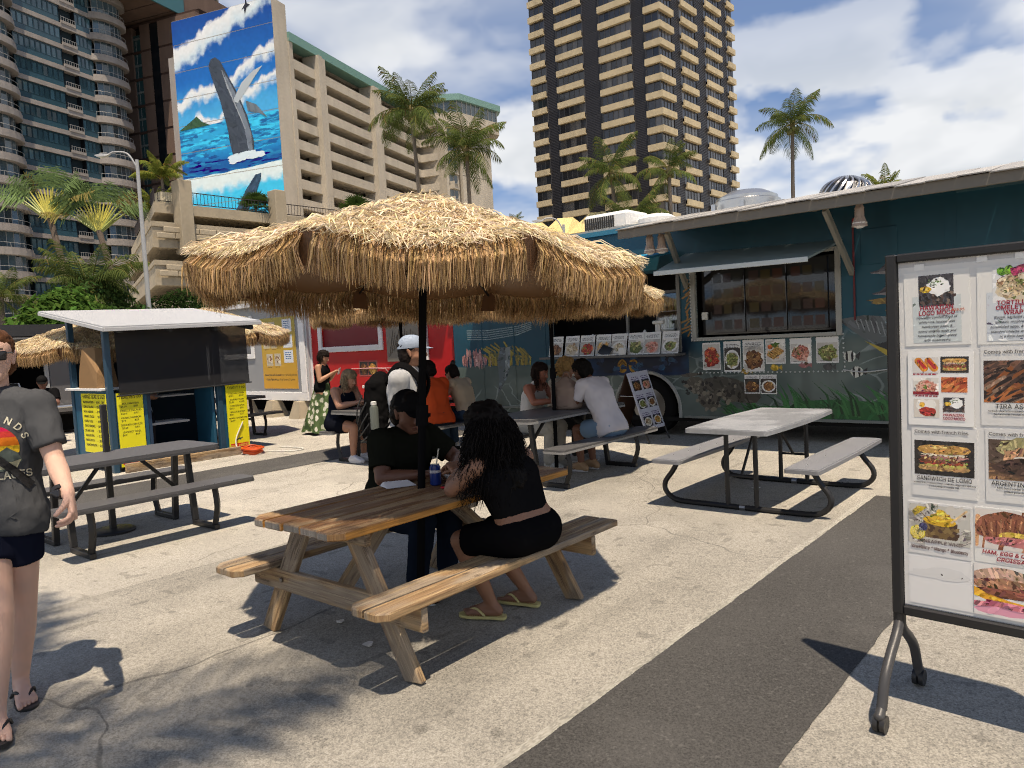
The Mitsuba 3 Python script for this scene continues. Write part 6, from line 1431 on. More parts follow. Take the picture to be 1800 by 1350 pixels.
fries_sheet('menu sheet of grilled short ribs, second row right on the board', .309, 1.186, 0, stripes(.206, .155, (.03, .018, .014), [(.07, .04, .03), (.14, .07, .045), (.03, .018, .015), (.30, .10, .03), (.2, .13, .09)], .55, 120, .006, 5), 'TIRA ASADO', ['Grilled short ribs topped with chimichurri', 'Served with French fries or salad'], h=.292)
fries_sheet('menu sheet of a long loaded sandwich, third row left on the board', .068, .897, -.006, dish(.206, .135, 'bun', 'brown', RB), 'SANDWICH DE LOMO', ['tenderloin, tomato, ham, cheese, egg and lettuce', 'on a toasted hoagie roll'])
fries_sheet('menu sheet of a beef burger, third row right on the board', .321, .899, .0, [(sbox(0, 0, .206, .15), (.09, .06, .045))]+stripes(.206, .06, (.20, .11, .06), [(.26, .15, .08), (.14, .08, .05)], .1, 24, .005, 8)+[(blob(.12, .12, .07, RB, .1, 20, 1.3, .55), (.30, .27, .13)), (blob(.12, .085, .065, RB, .15, 20, 1.2, .6), (.45, .26, .14)), (blob(.13, .07, .05, RB, .2, 16, 1.3, .5), (.62, .56, .48)), (blob(.1, .05, .06, RB, .2, 16, 1.4, .5), (.07, .04, .03))], 'ARGENTINE ASADO', ['50% juicy burger patty topped with', 'grilled provolone cheese'])
pine = [(sbox(0, 0, .212, .15), (.48, .47, .43))]+[(blob(.212*RB.random(), .15*RB.random(), .03, RB, .4), A([.44, .42, .38])*(.8+.5*RB.random())) for _ in range(16)]
pine += [(Polygon([(.055, .02), (.165, .02), (.17, .085), (.05, .085)]), (.09, .05, .03))]+[(blob(.06+.017*(i % 7)+.007*(i//7 % 2), .028+.0115*(i//7), .009, RB, .3, 8), A([(.16, .10, .04), (.07, .04, .025), (.22, .15, .06)][RB.integers(3)])) for i in range(35)]
pine += [(blob(.11, .09, .05, RB, .12, 18, 1.2, .42), (.62, .38, .03)), (blob(.112, .105, .036, RB, .12, 16, 1.1, .5), (.70, .46, .05)), (blob(.115, .12, .018, RB, .2, 12), (.74, .52, .09)), (Polygon([(.02, .1), (.065, .14), (.03, .142), (.01, .12)]), (.58, .42, .06)), (LineString([(.04, .12), (.07, .09)]).buffer(.0015), (.2, .12, .05)), (LineString([(.15, .09), (.20, .14)]).buffer(.004), (.66, .50, .28)), (blob(.03, .035, .028, RB, .06, 18), (.62, .50, .05)), (blob(.05, .06, .016, RB, .06, 14), (.06, .06, .14))]+[(Point(.03, .035).buffer(.004+.006*i).difference(Point(.03, .035).buffer(.002+.006*i)), (.78, .72, .45)) for i in range(4)]
poster('menu_sheet', 'menu sheet of a frozen whip in a pineapple, fourth row left on the board', bp(.05, .662, -.012), .22, .208, put(pine, .004, .05), [at2(text('PINEAPPLE WHIP', .0135, False, True), .115, .048), at2(text('Strawberry * Mango * Blueberry', .0125, True, True, width=.2), .11, .022)], (.07, .03, .03), 'menu sheet', GP, (.60, .60, .60), fleck=(.006, 420))
t_ = poster('menu_sheet', 'menu sheet of a ham and egg croissant, fourth row right on the board', bp(.281, .664, -.004), .226, .21, put(stripes(.22, .15, (.62, .58, .54), [(.26, .10, .05), (.36, .16, .08), (.20, .07, .04), (.44, .24, .12)], 1.25, 10, .006, 9)+[(blob(.11, .085, .08, RB, .08, 22, 1.45, .75), (.24, .09, .05))]+[(LineString([(.03+.013*i, .05), (.02+.016*i, .12-.0016*abs(i-6)**1.8)]).buffer(.003), A([(.40, .19, .10), (.15, .05, .03)][i % 2])) for i in range(13)]+[(blob(.13, .05, .03, RB, .3, 14, 2.2, .6), (.62, .42, .08)), (blob(.12, .035, .035, RB, .3, 14, 2.2, .45), (.50, .18, .18))], .003, .055), [at2(text('HAM, EGG & CHEESE', .0145, True, True, italic=.15), .125, .035), at2(text('CROISSANT', .0145, True, True, italic=.15), .13, .012)], RED, 'menu sheet', GP, fleck=(.006, 420))
poster('menu_sheet', 'blank curling white sheet, bottom left on the board', bp(.05, .456, .01, .005), .222, .196, [(blob(.11, .13, .05, RB, .3, 14, 2.2, .5), (.60, .60, .60)), (blob(.12, .13, .004, RB, .3), (.1, .1, .1)), (blob(.19, .128, .003, RB, .3), (.1, .1, .1))], (), cat='menu sheet', group=GP, sheet=(.66, .66, .66))
bag = [(sbox(0, 0, .224, .2), (.66, .64, .62)), (blob(.1, .145, .075, RB, .05, 24, 1.5, .62), (.44, .29, .22)), (blob(.1, .125, .07, RB, .08, 20, 1.5, .4), (.34, .17, .10)), (blob(.11, .095, .06, RB, .14, 20, 1.8, .3), (.18, .06, .04)), (Polygon([(.0, .11), (.04, .09), (.12, .07), (.224, .06), (.224, .035), (.1, .045), (.0, .075)]), (.72, .36, .03)), (blob(.1, .045, .05, RB, .2, 18, 2.0, .4), (.58, .18, .24)), (blob(.1, .025, .05, RB, .2, 18, 2.0, .3), (.66, .30, .40)), (blob(.2, .03, .014, RB, .4), (.40, .03, .03))]
poster('menu_sheet', 'menu sheet close up of a bagel sandwich with orange cheese, bottom right on the board', bp(.276, .458, -.006), .226, .2, bag, (), cat='menu sheet', group=GP, fleck=(.010, 520))

# ================================================================ A-FRAME SIGN
t_ = thing('a_frame_sign', 'leaning A-frame menu sign with six dish photos beside the truck wheel', 'sign')
b0, b1, a0 = A([-5.349, 9.277, .183]), A([-5.303, 9.781, .203]), A([-5.611, 9.269, 1.014]); a1 = a0+b1-b0
ux = unit(b1-b0); uy = unit(a0-b0); un = unit(np.cross(ux, uy)); uy = np.cross(un, ux)
AM = frame(b0, ux, uy, un); AW, AH = .50, .87
L = []
for r in range(3):
    for c in range(2):
        L += put(dish(.19, .15, 'plate' if r else 'heap', ['brown', 'pink', 'green', 'brown', 'pale', 'gold'][r*2+c], RB, 26, (.03, .03, .03)), .04+c*.235, .05+(2-r)*.27)+scribble(.135+c*.235, .245+(2-r)*.27, .19, .012, 3, RB, (.12, .1, .2))
m, vc = art(L, sbox(0, 0, AW, AH)); add('panel', moved(cb(0, AW, 0, AH, -.02, 0, .004), AM), 'satin', t_, (.52, .53, .60)); add('print', moved(at2(m, 0, 0, .0015), AM), 'satin', t_, vc=vc)
c0, c1 = A([-5.93, 9.27, .183]), A([-5.90, 9.78, .203])
add('back_panel', trimesh.convex.convex_hull(np.r_[[a0-un*.025, a1-un*.025, c0, c1], [a0-un*.04, a1-un*.04, c0-A([.015, 0, 0]), c1-A([.015, 0, 0])]]), 'satin', t_, (.045, .022, .014))
for p_, q_ in ((b0, a0), (b1, a1), (c0, a0), (c1, a1)): add('leg', tube([p_+unit(q_-p_)*.05-un*.02, p_-unit(q_-p_)*.19*1.0+A([0, 0, .0])], .014, 6), 'satin', t_, (.02, .02, .02))
add('crossbar', tube([lerp(b0, a0, .6)-un*.02, lerp(c0, a0, .6)], .008, 6), 'satin', t_, (.5, .5, .5)) if False else add('crossbar', bar(b0+(a0-b0)*.6-un*.02, c0+(a0-c0)*.6, .02, .01), 'satin', t_, (.5, .5, .48))

# ================================================================ THINGS ON THE WOODEN TABLE
t_ = thing('soda_can', 'blue soda can with a pale straw on the wooden table', 'can')
cx_, cy_ = -3.20, 3.06
add('body', lathe([(.026, .0), (.033, .006), (.033, .108), (.026, .12), (.026, .122)], 24, (cx_, cy_, .753)), 'gloss', t_, (.012, .035, .20), smooth=40)
add('lid', lathe([(.026, .1221), (.027, .124), (.024, .122)], 20, (cx_, cy_, .753)), 'metal', t_, (.6, .6, .6))
add('emblem', lathe([(.0334, .075), (.0334, .092)], 24, (cx_, cy_, .753)), 'gloss', t_, (.55, .55, .6))
add('straw', tube([(cx_, cy_, .83), (cx_+.012, cy_, .875), (cx_+.03, cy_+.01, .97)], .004, 7), 'satin', t_, (.6, .58, .5))
t_ = thing('phone', 'phone in a red case lying on the wooden table edge', 'phone')
PM = rotz(.35, (-3.03, 3.06, .753)); add('case', moved(cb(-.085, .085, -.042, .042, 0, .011, .004), PM), 'satin', t_, (.55, .02, .035)); add('screen', moved(cb(-.079, .079, -.037, .037, .0111, .013, .002), PM), 'gloss', t_, (.012, .012, .014))
one('napkin', 'folded white paper napkin on the wooden table by the umbrella pole', 'napkin', trimesh.convex.convex_hull(A([[-3.50, 2.88, .754], [-3.38, 2.84, .754], [-3.30, 3.0, .754], [-3.42, 3.06, .754], [-3.49, 2.9, .775], [-3.36, 2.98, .785], [-3.33, 3.0, .76]])), 'matte', (.66, .66, .68))
t_ = thing('food_tray', 'open white takeaway tray on the wooden table between the two diners', 'tray')
add('base', trimesh.convex.convex_hull(A([[-3.35, 3.2, .754], [-3.10, 3.16, .754], [-3.32, 3.42, .754], [-3.07, 3.38, .754], [-3.37, 3.18, .79], [-3.08, 3.14, .79], [-3.34, 3.44, .79], [-3.05, 3.40, .79]])), 'satin', t_, (.55, .54, .52))
add('lid', bar((-3.22, 3.44, .79), (-3.25, 3.54, .90), .28, .01), 'satin', t_, (.58, .57, .55))
for i in range(8): add('food', at2(trimesh.creation.icosphere(1, .022+.01*(i % 3)), -3.29+.03*i, 3.25+.05*(i % 3), .795), 'satin', t_, A([(.3, .16, .05), (.2, .08, .03), (.12, .2, .05)][i % 3]))
t_ = thing('dropper_bottle', 'small black sauce bottle on the wooden table', 'bottle')
add('body', lathe([(.016, 0), (.018, .01), (.018, .06), (.007, .075), (.007, .085)], 14, (-3.10, 3.13, .753)), 'gloss', t_, (.012, .012, .012), smooth=40); add('cap', lathe([(.009, .085), (.008, .11), (.003, .13)], 10, (-3.10, 3.13, .753)), 'satin', t_, (.012, .012, .012))

rl = np.random.default_rng(91)
for x, y, r, c, lab in [(-2.87, 7.06, .05, (.7, .7, .68), 'white paper scrap on the concrete under the grey resin table'), (-3.55, 2.57, .03, (.6, .58, .55), 'small pale scrap on the shaded ground under the wooden table'), (-3.14, 2.44, .035, (.55, .53, .5), 'crumpled pale wrapper in the shade by the near table leg'), (-3.96, 2.74, .025, (.02, .02, .02), 'small dark pebble on the shaded concrete left of the wooden table')]:
    one('paper_scrap' if c[0] > .1 else 'pebble', lab, 'scrap' if c[0] > .1 else 'pebble', trimesh.convex.convex_hull(np.c_[x+r*(rl.random(14)-.5)*2, y+r*(rl.random(14)-.5)*2, .001+.02*rl.random(14)]), 'matte', c)
# ================================================================ PEOPLE
def hand_pieces(w, d, n, s=1., curl=.5, side=1, spread=.10):
    """palm, four jointed fingers and a thumb. w wrist, d pointing direction, n palm normal (towards the palm side), side +1: thumb on the cross(d, n) side"""
    w, d = A(w, float), unit(d); n = unit(A(n, float)-d*(A(n, float)@d)); b = np.cross(d, n)*side
    P = lambda x, y, z: w+(d*x+b*y+n*z)*s
    out = [hull((P(.0, .012, 0), .020*s), (P(.0, -.012, 0), .020*s), (P(.05, .026, 0), .015*s), (P(.05, -.028, 0), .014*s)), hull((P(.05, .026, 0), .015*s), (P(.05, -.028, 0), .014*s), (P(.088, .032, .002), .0115*s), (P(.083, -.030, .002), .0105*s))]
    for k, (y, l, r) in enumerate([(.031, .070, .0095), (.011, .079, .0095), (-.010, .073, .0090), (-.029, .056, .0080)]):
        a = curl*(.55+.12*k); p = P(.082-.004*abs(k-1), y, .002); q0 = d*math.cos(a)+n*math.sin(a)+b*spread*(1.5-k)*.6; segs = [.45, .32, .26]; ang = a
        for j, f in enumerate(segs):
            dj = unit(d*math.cos(ang)+n*math.sin(ang)+b*spread*(1.5-k)*.6); q = p+dj*l*f*s*1.02
            out.append(hull((p, r*s*(1-.1*j)), (q, r*s*(.9-.1*j)))); p = q; ang += curl*(.75 if j == 0 else .5)
    t0, t1 = P(.022, .022, .006), P(.055, .050, .018); dt = unit(d*.8+b*.35+n*(.25+.5*curl)); t2 = t1+dt*.030*s; t3 = t2+unit(dt+n*.2-b*.15)*.025*s
    out += [hull((t0, .016*s), (t1, .012*s)), hull((t1, .012*s), (t2, .0105*s)), hull((t2, .0105*s), (t3, .0085*s))]
    return out
def head_pieces(c, f, u, s=1.):
    f = unit(f); u = unit(A(u, float)-f*(A(u, float)@f)); r = np.cross(f, u)
    P = lambda x, y, z: A(c, float)+(r*x+f*y+u*z)*s
    o = [hull((P(0, -.022, .035), .082*s), (P(0, .02, .035), .076*s), (P(0, .03, -.02), .066*s)), hull((P(.028, .035, -.03), .042*s), (P(-.028, .035, -.03), .042*s), (P(.014, .066, -.088), .022*s), (P(-.014, .066, -.088), .022*s), (P(0, .0, -.05), .055*s)),
         hull((P(0, .094, .012), .010*s), (P(0, .112, -.026), .0125*s), (P(.012, .098, -.030), .010*s), (P(-.012, .098, -.030), .010*s)),
         hull((P(.018, .088, -.058), .007*s), (P(-.018, .088, -.058), .007*s), (P(0, .094, -.056), .008*s)), hull((P(.014, .086, -.068), .007*s), (P(-.014, .086, -.068), .007*s), (P(0, .091, -.069), .008*s)),
         hull((P(.045, .070, .026), .010*s), (P(.012, .088, .027), .010*s)), hull((P(-.045, .070, .026), .010*s), (P(-.012, .088, .027), .010*s))]
    for q in (-1, 1): o.append(hull((P(q*.074, -.006, .012), .013*s), (P(q*.079, -.014, .022), .012*s), (P(q*.074, .0, -.024), .009*s)))
    return o, P
def lerp(a, b, t): return A(a)+(A(b)-A(a))*t
class Fig:
    def __init__(s, label, J, skin, face, scale=1., edge=.013, curl=.5, hands=True, head_up=(0, 0, 1), group=None, feet=True, fat=1.0, palms=None):
        s.J = J = {k: A(v, float) for k, v in J.items()}; s.sc = scale; s.skin = lin(skin); s.f = unit(face); s.fat = fat
        s.t = thing('person', label, 'person', group); s.lat = unit(J['shL']-J['shR']); s.edge = edge
        hp, s.HP = head_pieces(J['head'], s.f, head_up, scale)
        R = s.R = lambda r: r*scale
        pel, ch, nk = J['pel'], J['chest'], J['neck']; wa = lerp(pel, ch, .45); L = s.lat; s.wa = wa
        s.torso = [((pel-L*R(.085), R(.105)*fat), (pel+L*R(.085), R(.105)*fat), (wa-L*R(.062), R(.092)*fat), (wa+L*R(.062), R(.092)*fat)),
                   ((wa-L*R(.062), R(.092)*fat), (wa+L*R(.062), R(.092)*fat), (ch-L*R(.075), R(.103)*fat), (ch+L*R(.075), R(.103)*fat)),
                   ((ch-L*R(.075), R(.103)*fat), (ch+L*R(.075), R(.103)*fat), (lerp(J['shL'], J['shR'], .12), R(.056)), (lerp(J['shR'], J['shL'], .12), R(.056)), (lerp(ch, nk, .75), R(.07)))]
        P = [hull(*q) for q in s.torso]+[hull((lerp(ch, nk, .8), R(.062)), (nk, R(.053))), hull((nk, R(.053)), (s.HP(0, -.012, -.05), R(.052)))]+hp
        for q in 'LR':
            sh, el, wr = J['sh'+q], J['el'+q], J['wr'+q]
            P += [hull((sh, R(.058)*fat), (lerp(sh, el, .45), R(.048)*fat), (el, R(.039)*fat)), hull((el, R(.039)*fat), (lerp(el, wr, .35), R(.040)*fat), (wr, R(.026)))]
            if hands:
                d = J['hd'+q] if 'hd'+q in J else unit(wr-el); nrm = (palms or {}).get(q, -A([0, 0, 1.]) if abs(unit(d)[2]) < .7 else -L*(1 if q == 'L' else -1))
                P += hand_pieces(wr+unit(d)*R(.012), d, nrm, scale, curl, 1 if q == 'R' else -1)
            hi, kn, an = J['hip'+q], J['kn'+q], J['an'+q]
            P += [hull((hi, R(.098)*fat), (lerp(hi, kn, .5), R(.078)*fat), (kn, R(.056)*fat)), hull((kn, R(.056)*fat), (lerp(kn, an, .3), R(.056)*fat), (lerp(kn, an, .75), R(.037)), (an, R(.033)))]
            if feet and 'to'+q in J:
                to = J['to'+q]; dd = unit(A([*(to-an)[:2], 0])); sd = np.cross(dd, (0, 0, 1)); z0 = min(an[2]-R(.075), to[2])
                g = lambda x, y, z: A([*(an[:2]), 0])+dd*R(x)+sd*R(y)+A([0, 0, z0+R(z)])
                P += [hull((an, R(.034)), (g(-.035, 0, .032), R(.031)), (g(.05, .0, .045), R(.030))), hull((g(-.035, 0, .032), R(.031)), (g(.05, 0, .045), R(.03)), (g(.135, .024, .020), R(.018)), (g(.13, -.028, .018), R(.016)))]
                for k, yy in enumerate((.03, .012, -.004, -.02, -.033)):
                    yy *= 1 if q == 'R' else -1; yy = -yy
                    P.append(hull((g(.13, yy, .016), R(.0125 if k == 0 else .0095)), (g(.178-.010*k, yy*1.02, .011), R(.0115 if k == 0 else .008))))
        m = smooth_body(P, R(edge), 7)
        v = m.vertices; blush = meshkit.fbm(v*14, 3, 2)[:, None]-.5
        s.body = add('body', m, 'skin', s.t, smooth=True, vc=s.skin*(1+.22*blush)*A([1, 1-.05, 1-.08])**(2*blush+.5))
        # eyes, brows, lips
        for q in (-1, 1):
            e = add('eye', trimesh.creation.icosphere(1, R(.0115)), 'gloss', s.t, (.5, .48, .45)); scene[e]['to_world'] = TF().translate(s.HP(q*.030, .077, .008).tolist())
            b = add('iris', trimesh.creation.icosphere(1, R(.006)), 'gloss', e, (.02, .012, .008)); scene[b]['to_world'] = TF().translate(s.HP(q*.030, .084, .008).tolist())
            add('brow', hull((s.HP(q*.016, .094, .036), R(.0045)), (s.HP(q*.046, .079, .038), R(.0035))), 'matte', s.t, s.skin*.18)
        add('lips', hull((s.HP(.018, .092, -.061), R(.0045)), (s.HP(-.018, .092, -.061), R(.0045)), (s.HP(0, .099, -.062), R(.006))), 'skin', s.t, s.skin*A([.85, .55, .55]))
    def top(s, name, col, sleeve=.5, grow=.013, mat='matte', wr=.005, drop=.0, label=None, tank=False, edge=.014, loose=1.0, seed=3):
        R, J, L = s.R, s.J, s.lat; g = R(grow); gr = lambda q: hull(*[(c, r*loose+g) for c, r in q])
        P = []
        if tank:
            T = [s.torso[1]] if drop == 'crop' else s.torso[:2]
            P = [gr(q) for q in T]; ch = J['chest']; up = unit(J['neck']-ch)
            P.append(hull((ch-L*R(.078), R(.105)*s.fat+g), (ch+L*R(.078), R(.105)*s.fat+g), (ch+up*R(.05)-L*R(.06), R(.086)*s.fat+g), (ch+up*R(.05)+L*R(.06), R(.086)*s.fat+g)))
            for q in (-1, 1):
                a, b, c = ch+up*R(.05)+L*q*R(.085)+s.f*R(.05), lerp(J['shL'] if q > 0 else J['shR'], J['neck'], .42)+up*R(.062), ch+up*R(.04)+L*q*R(.075)-s.f*R(.075)
                P += [hull((a, R(.020)), (b, R(.014))), hull((b, R(.014)), (c, R(.020)))]
        else:
            P = [gr(q) for q in s.torso]
            if drop: pe = J['pel']; dn = unit(pe-J['chest']); P.append(hull((pe-L*R(.09), R(.11)*s.fat+g), (pe+L*R(.09), R(.11)*s.fat+g), (pe+dn*drop-L*R(.095), R(.105)*s.fat+g), (pe+dn*drop+L*R(.095), R(.105)*s.fat+g))); P = [cut(q, pe+dn*(drop+R(.045)), dn) for q in P]
            for q in 'LR':
                sh, el, w = J['sh'+q], J['el'+q], J['wr'+q]
                if sleeve > 0: e_ = lerp(sh, el, min(sleeve, 1)); P.append(cut(hull((sh, R(.062)*s.fat+g), (e_+unit(el-sh)*R(.03), R(.050)*s.fat+g)), e_, el-sh))
                if sleeve > 1: P.append(hull((el, R(.042)*s.fat+g), (lerp(el, w, sleeve-1), R(.04)+g)))
        m = smooth_body(P, R(edge), 4); m = wrinkle(m, wr, 9, seed, (1, 1, .8)); m = wrinkle(m, wr*.6, 26, seed+1, (1.2, 1.2, .6))
        k = add(name, m, mat, s.t, smooth=True, vc=lin(col)*(.88+.24*meshkit.fbm(m.vertices*7, 3, 5))[:, None])
        if label: say(k, label)
        s.topmesh = m; return k
    def bottom(s, name, col, length=.6, grow=.012, mat='matte', wr=.004, label=None, edge=.014, waist=.25, flare=1., mesh=None):
        R, J, L = s.R, s.J, s.lat; g = R(grow); pe = J['pel']; wv = lerp(pe, J['chest'], waist)
        P = [hull((pe-L*R(.087), R(.105)*s.fat+g), (pe+L*R(.087), R(.105)*s.fat+g), (wv-L*R(.068), R(.09)*s.fat+g), (wv+L*R(.068), R(.09)*s.fat+g), (J['hipL'], R(.10)*s.fat+g), (J['hipR'], R(.10)*s.fat+g))]
        for q in 'LR':
            hi, kn, an = J['hip'+q], J['kn'+q], J['an'+q]; t = min(length, 1)
            e_ = lerp(hi, kn, t); P.append(cut(hull((hi, R(.10)*s.fat+g), (lerp(hi, kn, t*.5), R(.085)*s.fat+g), (e_+(unit(kn-hi)*R(.05) if t < 1 else 0), R(.082-.022*t)*s.fat*flare+g)), e_+unit(kn-hi)*R(.02 if t < 1 else .5), kn-hi))
            if length > 1: P.append(hull((kn, R(.058)*s.fat+g), (lerp(kn, an, length-1), R(.045)*flare+g)))
        m = smooth_body(P, R(edge), 5); m = wrinkle(m, wr, 12, 9)
        k = add(name, m, mat, s.t, smooth=True, vc=lin(col)*(.86+.28*meshkit.fbm(m.vertices*8, 3, 6))[:, None])
        if label: say(k, label)
        return k
    def hair_cap(s, col, vol=.012, back=.0, low=-.03, name='hair', seed=1, mat='hair', rough=.012, fringe=.03):
        H, R = s.HP, s.R
        P = [hull((H(0, -.028, .045), R(.083+vol)), (H(0, .010, .058), R(.074+vol))), hull((H(0, -.035, .03), R(.08+vol)), (H(.03, -.05, low), R(.05+vol)), (H(-.03, -.05, low), R(.05+vol)))]
        m = smooth_body(P, R(.010), 3); m = wrinkle(m, rough, 34, seed)
        return add(name, m, 'hair', s.t, smooth=True, vc=lin(col)*(.5+1.0*meshkit.fbm(m.vertices*A([60, 60, 14]), 3, 3))[:, None])
    def strands(s, col, n, length, rng, curl=.0, r=.004, name='hair_strands', spread=.07, droop=.9, back=.7, front=.25, width=.085, sway=(0, 0, 0)):
        """long hair as many thin tubes that fall from the crown round the back of the head"""
        H, R = s.HP, s.R; ms, cs = [], []
        for i in range(n):
            a = PI*(.5+rng.normal(0, 1)*.55)*1.0; q = rng.random()
            az = (rng.random()-.5)*2*PI*(1-front)*.5*1.5+PI; el = .15+1.25*rng.random()
            d = A([math.sin(az)*math.cos(el), math.cos(az)*math.cos(el), math.sin(el)]); p = H(d[0]*.088, d[1]*.092-.02, d[2]*.10+.035)
            rad = (s.HP(d[0], d[1], 0)-s.HP(0, 0, 0)); rad = rad/(np.linalg.norm(rad)+1e-9)
            l = length*(.65+.45*rng.random()); K = 12; pts = []; ph = rng.random()*6; u1, u2 = rad, np.cross(rad, (0, 0, 1))
            for k in range(K):
                t = k/(K-1); out = rad*(width*.25*math.sin(min(1, t*2)*PI/2)+spread*t*rng.random()*.6); dn = A([0, 0, -1])*l*t**1.15*droop
                c = curl*(t**.6); pts.append(p+R(1)*(out+dn+A(sway)*t*t)+u1*c*math.cos(ph+t*11)+u2*c*math.sin(ph+t*11))
            m = tube(pts, R(r)*np.linspace(1, .45, K), 4, caps=False); ms.append(m); cs.append(np.tile(lin(col)*(.4+1.2*rng.random()), (len(m.vertices), 1)))
        k = add(name, join(ms), 'hair', s.t, vc=np.vstack(cs)); stuff(k); return k
    def glasses(s):
        H, R = s.HP, s.R; k = add('sunglasses', Manifold.batch_hull([hull((H(.012, .096, .018), R(.006)), (H(.058, .078, .020), R(.006)), (H(.055, .080, -.008), R(.006)), (H(.018, .097, -.010), R(.006)))]), 'gloss', s.t, (.01, .01, .011)) if False else add('sunglasses', join([hull((H(q*.010, .098, .020), R(.006)), (H(q*.056, .080, .022), R(.006)), (H(q*.054, .080, -.006), R(.006)), (H(q*.018, .099, -.008), R(.006))) for q in (-1, 1)]+[tube([H(q*.056, .080, .018), H(q*.076, .03, .02), H(q*.078, -.012, .016)], R(.003), 5) for q in (-1, 1)]+[tube([H(-.012, .1, .016), H(.012, .1, .016)], R(.004), 5)]), 'gloss', s.t, (.010, .010, .011))
        return k
    def slippers(s, col, sole, q_='LR'):
        for q in q_:
            an, to = s.J['an'+q], s.J['to'+q]; R = s.R; dd = unit(A([*(to-an)[:2], 0])); sd = np.cross(dd, (0, 0, 1)); z0 = min(an[2]-R(.075), to[2])
            pts = [(-.075, -.030), (-.085, 0), (-.075, .030), (.02, .036), (.12, .047), (.18, .036), (.205, .0), (.18, -.036), (.12, -.045), (.02, -.034)]
            g = Polygon(spline(pts+pts[:1], 5)).buffer(0); M = frame(A([an[0], an[1], z0]), dd, -sd if False else np.cross((0, 0, 1), dd), (0, 0, 1))
            k = add('flip_flop', moved(prism(affinity.scale(g, R(1), R(1), origin=(0, 0)), -R(.010), R(.006)), M), 'satin', s.t, sole)
            pk = lambda x, y, z: A([an[0], an[1], z0])+dd*R(x)+np.cross((0, 0, 1), dd)*R(y)+A([0, 0, R(z)])
            for y in (-1, 1): add('strap', tube(spline([pk(.145, 0, .006), pk(.125, .012*y, .034), pk(.08, .036*y, .048), pk(.03, .046*y, .012)], 5), R(.007), 6), 'satin', k, col)
    def shoes(s, col, q_='LR', sole=(.5, .5, .5)):
        for q in q_:
            an, to = s.J['an'+q], s.J['to'+q]; R = s.R; dd = unit(A([*(to-an)[:2], 0])); z0 = min(an[2]-R(.075), to[2]); sd = np.cross((0, 0, 1), dd)
            g = lambda x, y, z: A([an[0], an[1], z0])+dd*R(x)+sd*R(y)+A([0, 0, R(z)])
            m = smooth_body([hull((g(-.05, 0, .035), R(.04)), (g(.0, 0, .075), R(.042)), (g(.08, 0, .045), R(.04)), (g(.17, .01, .025), R(.03)), (g(.16, -.02, .025), R(.028)))], R(.012), 3)
            k = add('shoe', m, 'satin', s.t, col, smooth=True); add('sole', moved(prism(affinity.scale(Point(.06, 0).buffer(1), .135*scale_(s), .046*scale_(s)), -R(.004), R(.016)), frame(A([an[0], an[1], z0]), dd, sd, (0, 0, 1))), 'satin', k, sole)
def scale_(s): return s.sc
def wrap_print(mesh, flatm, M, off=.004, target=.008, vc=None):
    """lays a flat print (xy) on a garment by projecting it along -z of M"""
    m = as_mesh(flatm); c = vc
    for _ in range(4):
        e = m.edges_unique_length.max() if len(m.faces) else 0
        if e < target*1.6: break
        if c is not None:
            v, f, d = trimesh.remesh.subdivide(m.vertices, m.faces, vertex_attributes={'c': c}) if False else (*trimesh.remesh.subdivide(np.c_[m.vertices, c], m.faces)[:2], None); c = v[:, 3:]; m = trimesh.Trimesh(v[:, :3], f, process=False)
        else: v, f = trimesh.remesh.subdivide(m.vertices, m.faces); m = trimesh.Trimesh(v, f, process=False)
    w = moved(m, M).vertices; d = -M[:3, 2]
    loc, ri, _ = mesh.ray.intersects_location(w-d*.5, np.tile(d, (len(w), 1)), multiple_hits=False)
    hit = np.zeros(len(w), bool); out = w.copy(); hit[ri] = True; out[ri] = loc-d*off
    f = m.faces[hit[m.faces].all(1)]
    return trimesh.Trimesh(out, f, process=False), c

# ---- woman walking in at the left edge
Jw = dict(head=(-4.035, 1.115, 1.635), neck=(-4.05, 1.12, 1.475), chest=(-4.06, 1.105, 1.27), pel=(-4.07, 1.09, .915), shL=(-3.90, 1.235, 1.405), shR=(-4.17, 1.00, 1.41), elL=(-3.79, 1.255, 1.15), wrL=(-3.565, 1.22, 1.02), elR=(-4.22, .92, 1.13), wrR=(-4.12, .84, .90),
          hdL=(.62, -.05, -.78), hipL=(-4.015, 1.14, .86), hipR=(-4.08, 1.03, .86), knL=(-4.06, 1.155, .48), anL=(-4.12, 1.13, .085), toL=(-3.93, 1.10, .02), knR=(-3.86, 1.0, .50), anR=(-3.80, .945, .105), toR=(-3.62, .90, .03))
for k_ in Jw:
    if not k_.startswith('hd'): Jw[k_] = A(Jw[k_], float)+A([-.01, -.01, 0])
fw_ = unit(A([.93, -.36, 0]))
pw = Fig('person in a dark grey printed t-shirt and navy shorts at the left edge', Jw, (.60, .39, .30), fw_, 1.05, .010, curl=.9, fat=1.0, palms={'L': (-.5, -.85, 0.)})
say(pw.t, 'person in a dark grey printed t-shirt and navy shorts at the left edge')
pw.top('t_shirt', (.072, .075, .08), .74, .014, 'matte', .012, .04, 'dark grey t-shirt with a sunset print', loose=1.07)
pw.bottom('shorts', (.010, .012, .024), .42, .010, 'matte', .004, flare=1.18, waist=.0)
pw.slippers((.015, .015, .016), (.02, .02, .02)); pw.glasses(); pw.hair_cap((.10, .045, .022), .006, seed=4)
w_ = A([-3.587, 1.224, 1.033])+A([-.035, -.03, 0]); ax_ = unit(A(Jw['wrL'])-A(Jw['elL']))
kk = add('watch', tube([w_-ax_*.012, w_+ax_*.012], .034, 20), 'satin', pw.t, (.014, .014, .015), smooth=40)
add('watch_face', hull((w_+A([.03, -.018, .005]), .012), (w_+A([.034, -.02, -.012]), .012), (w_+A([.018, -.034, .0]), .011)), 'gloss', kk, (.02, .02, .022))
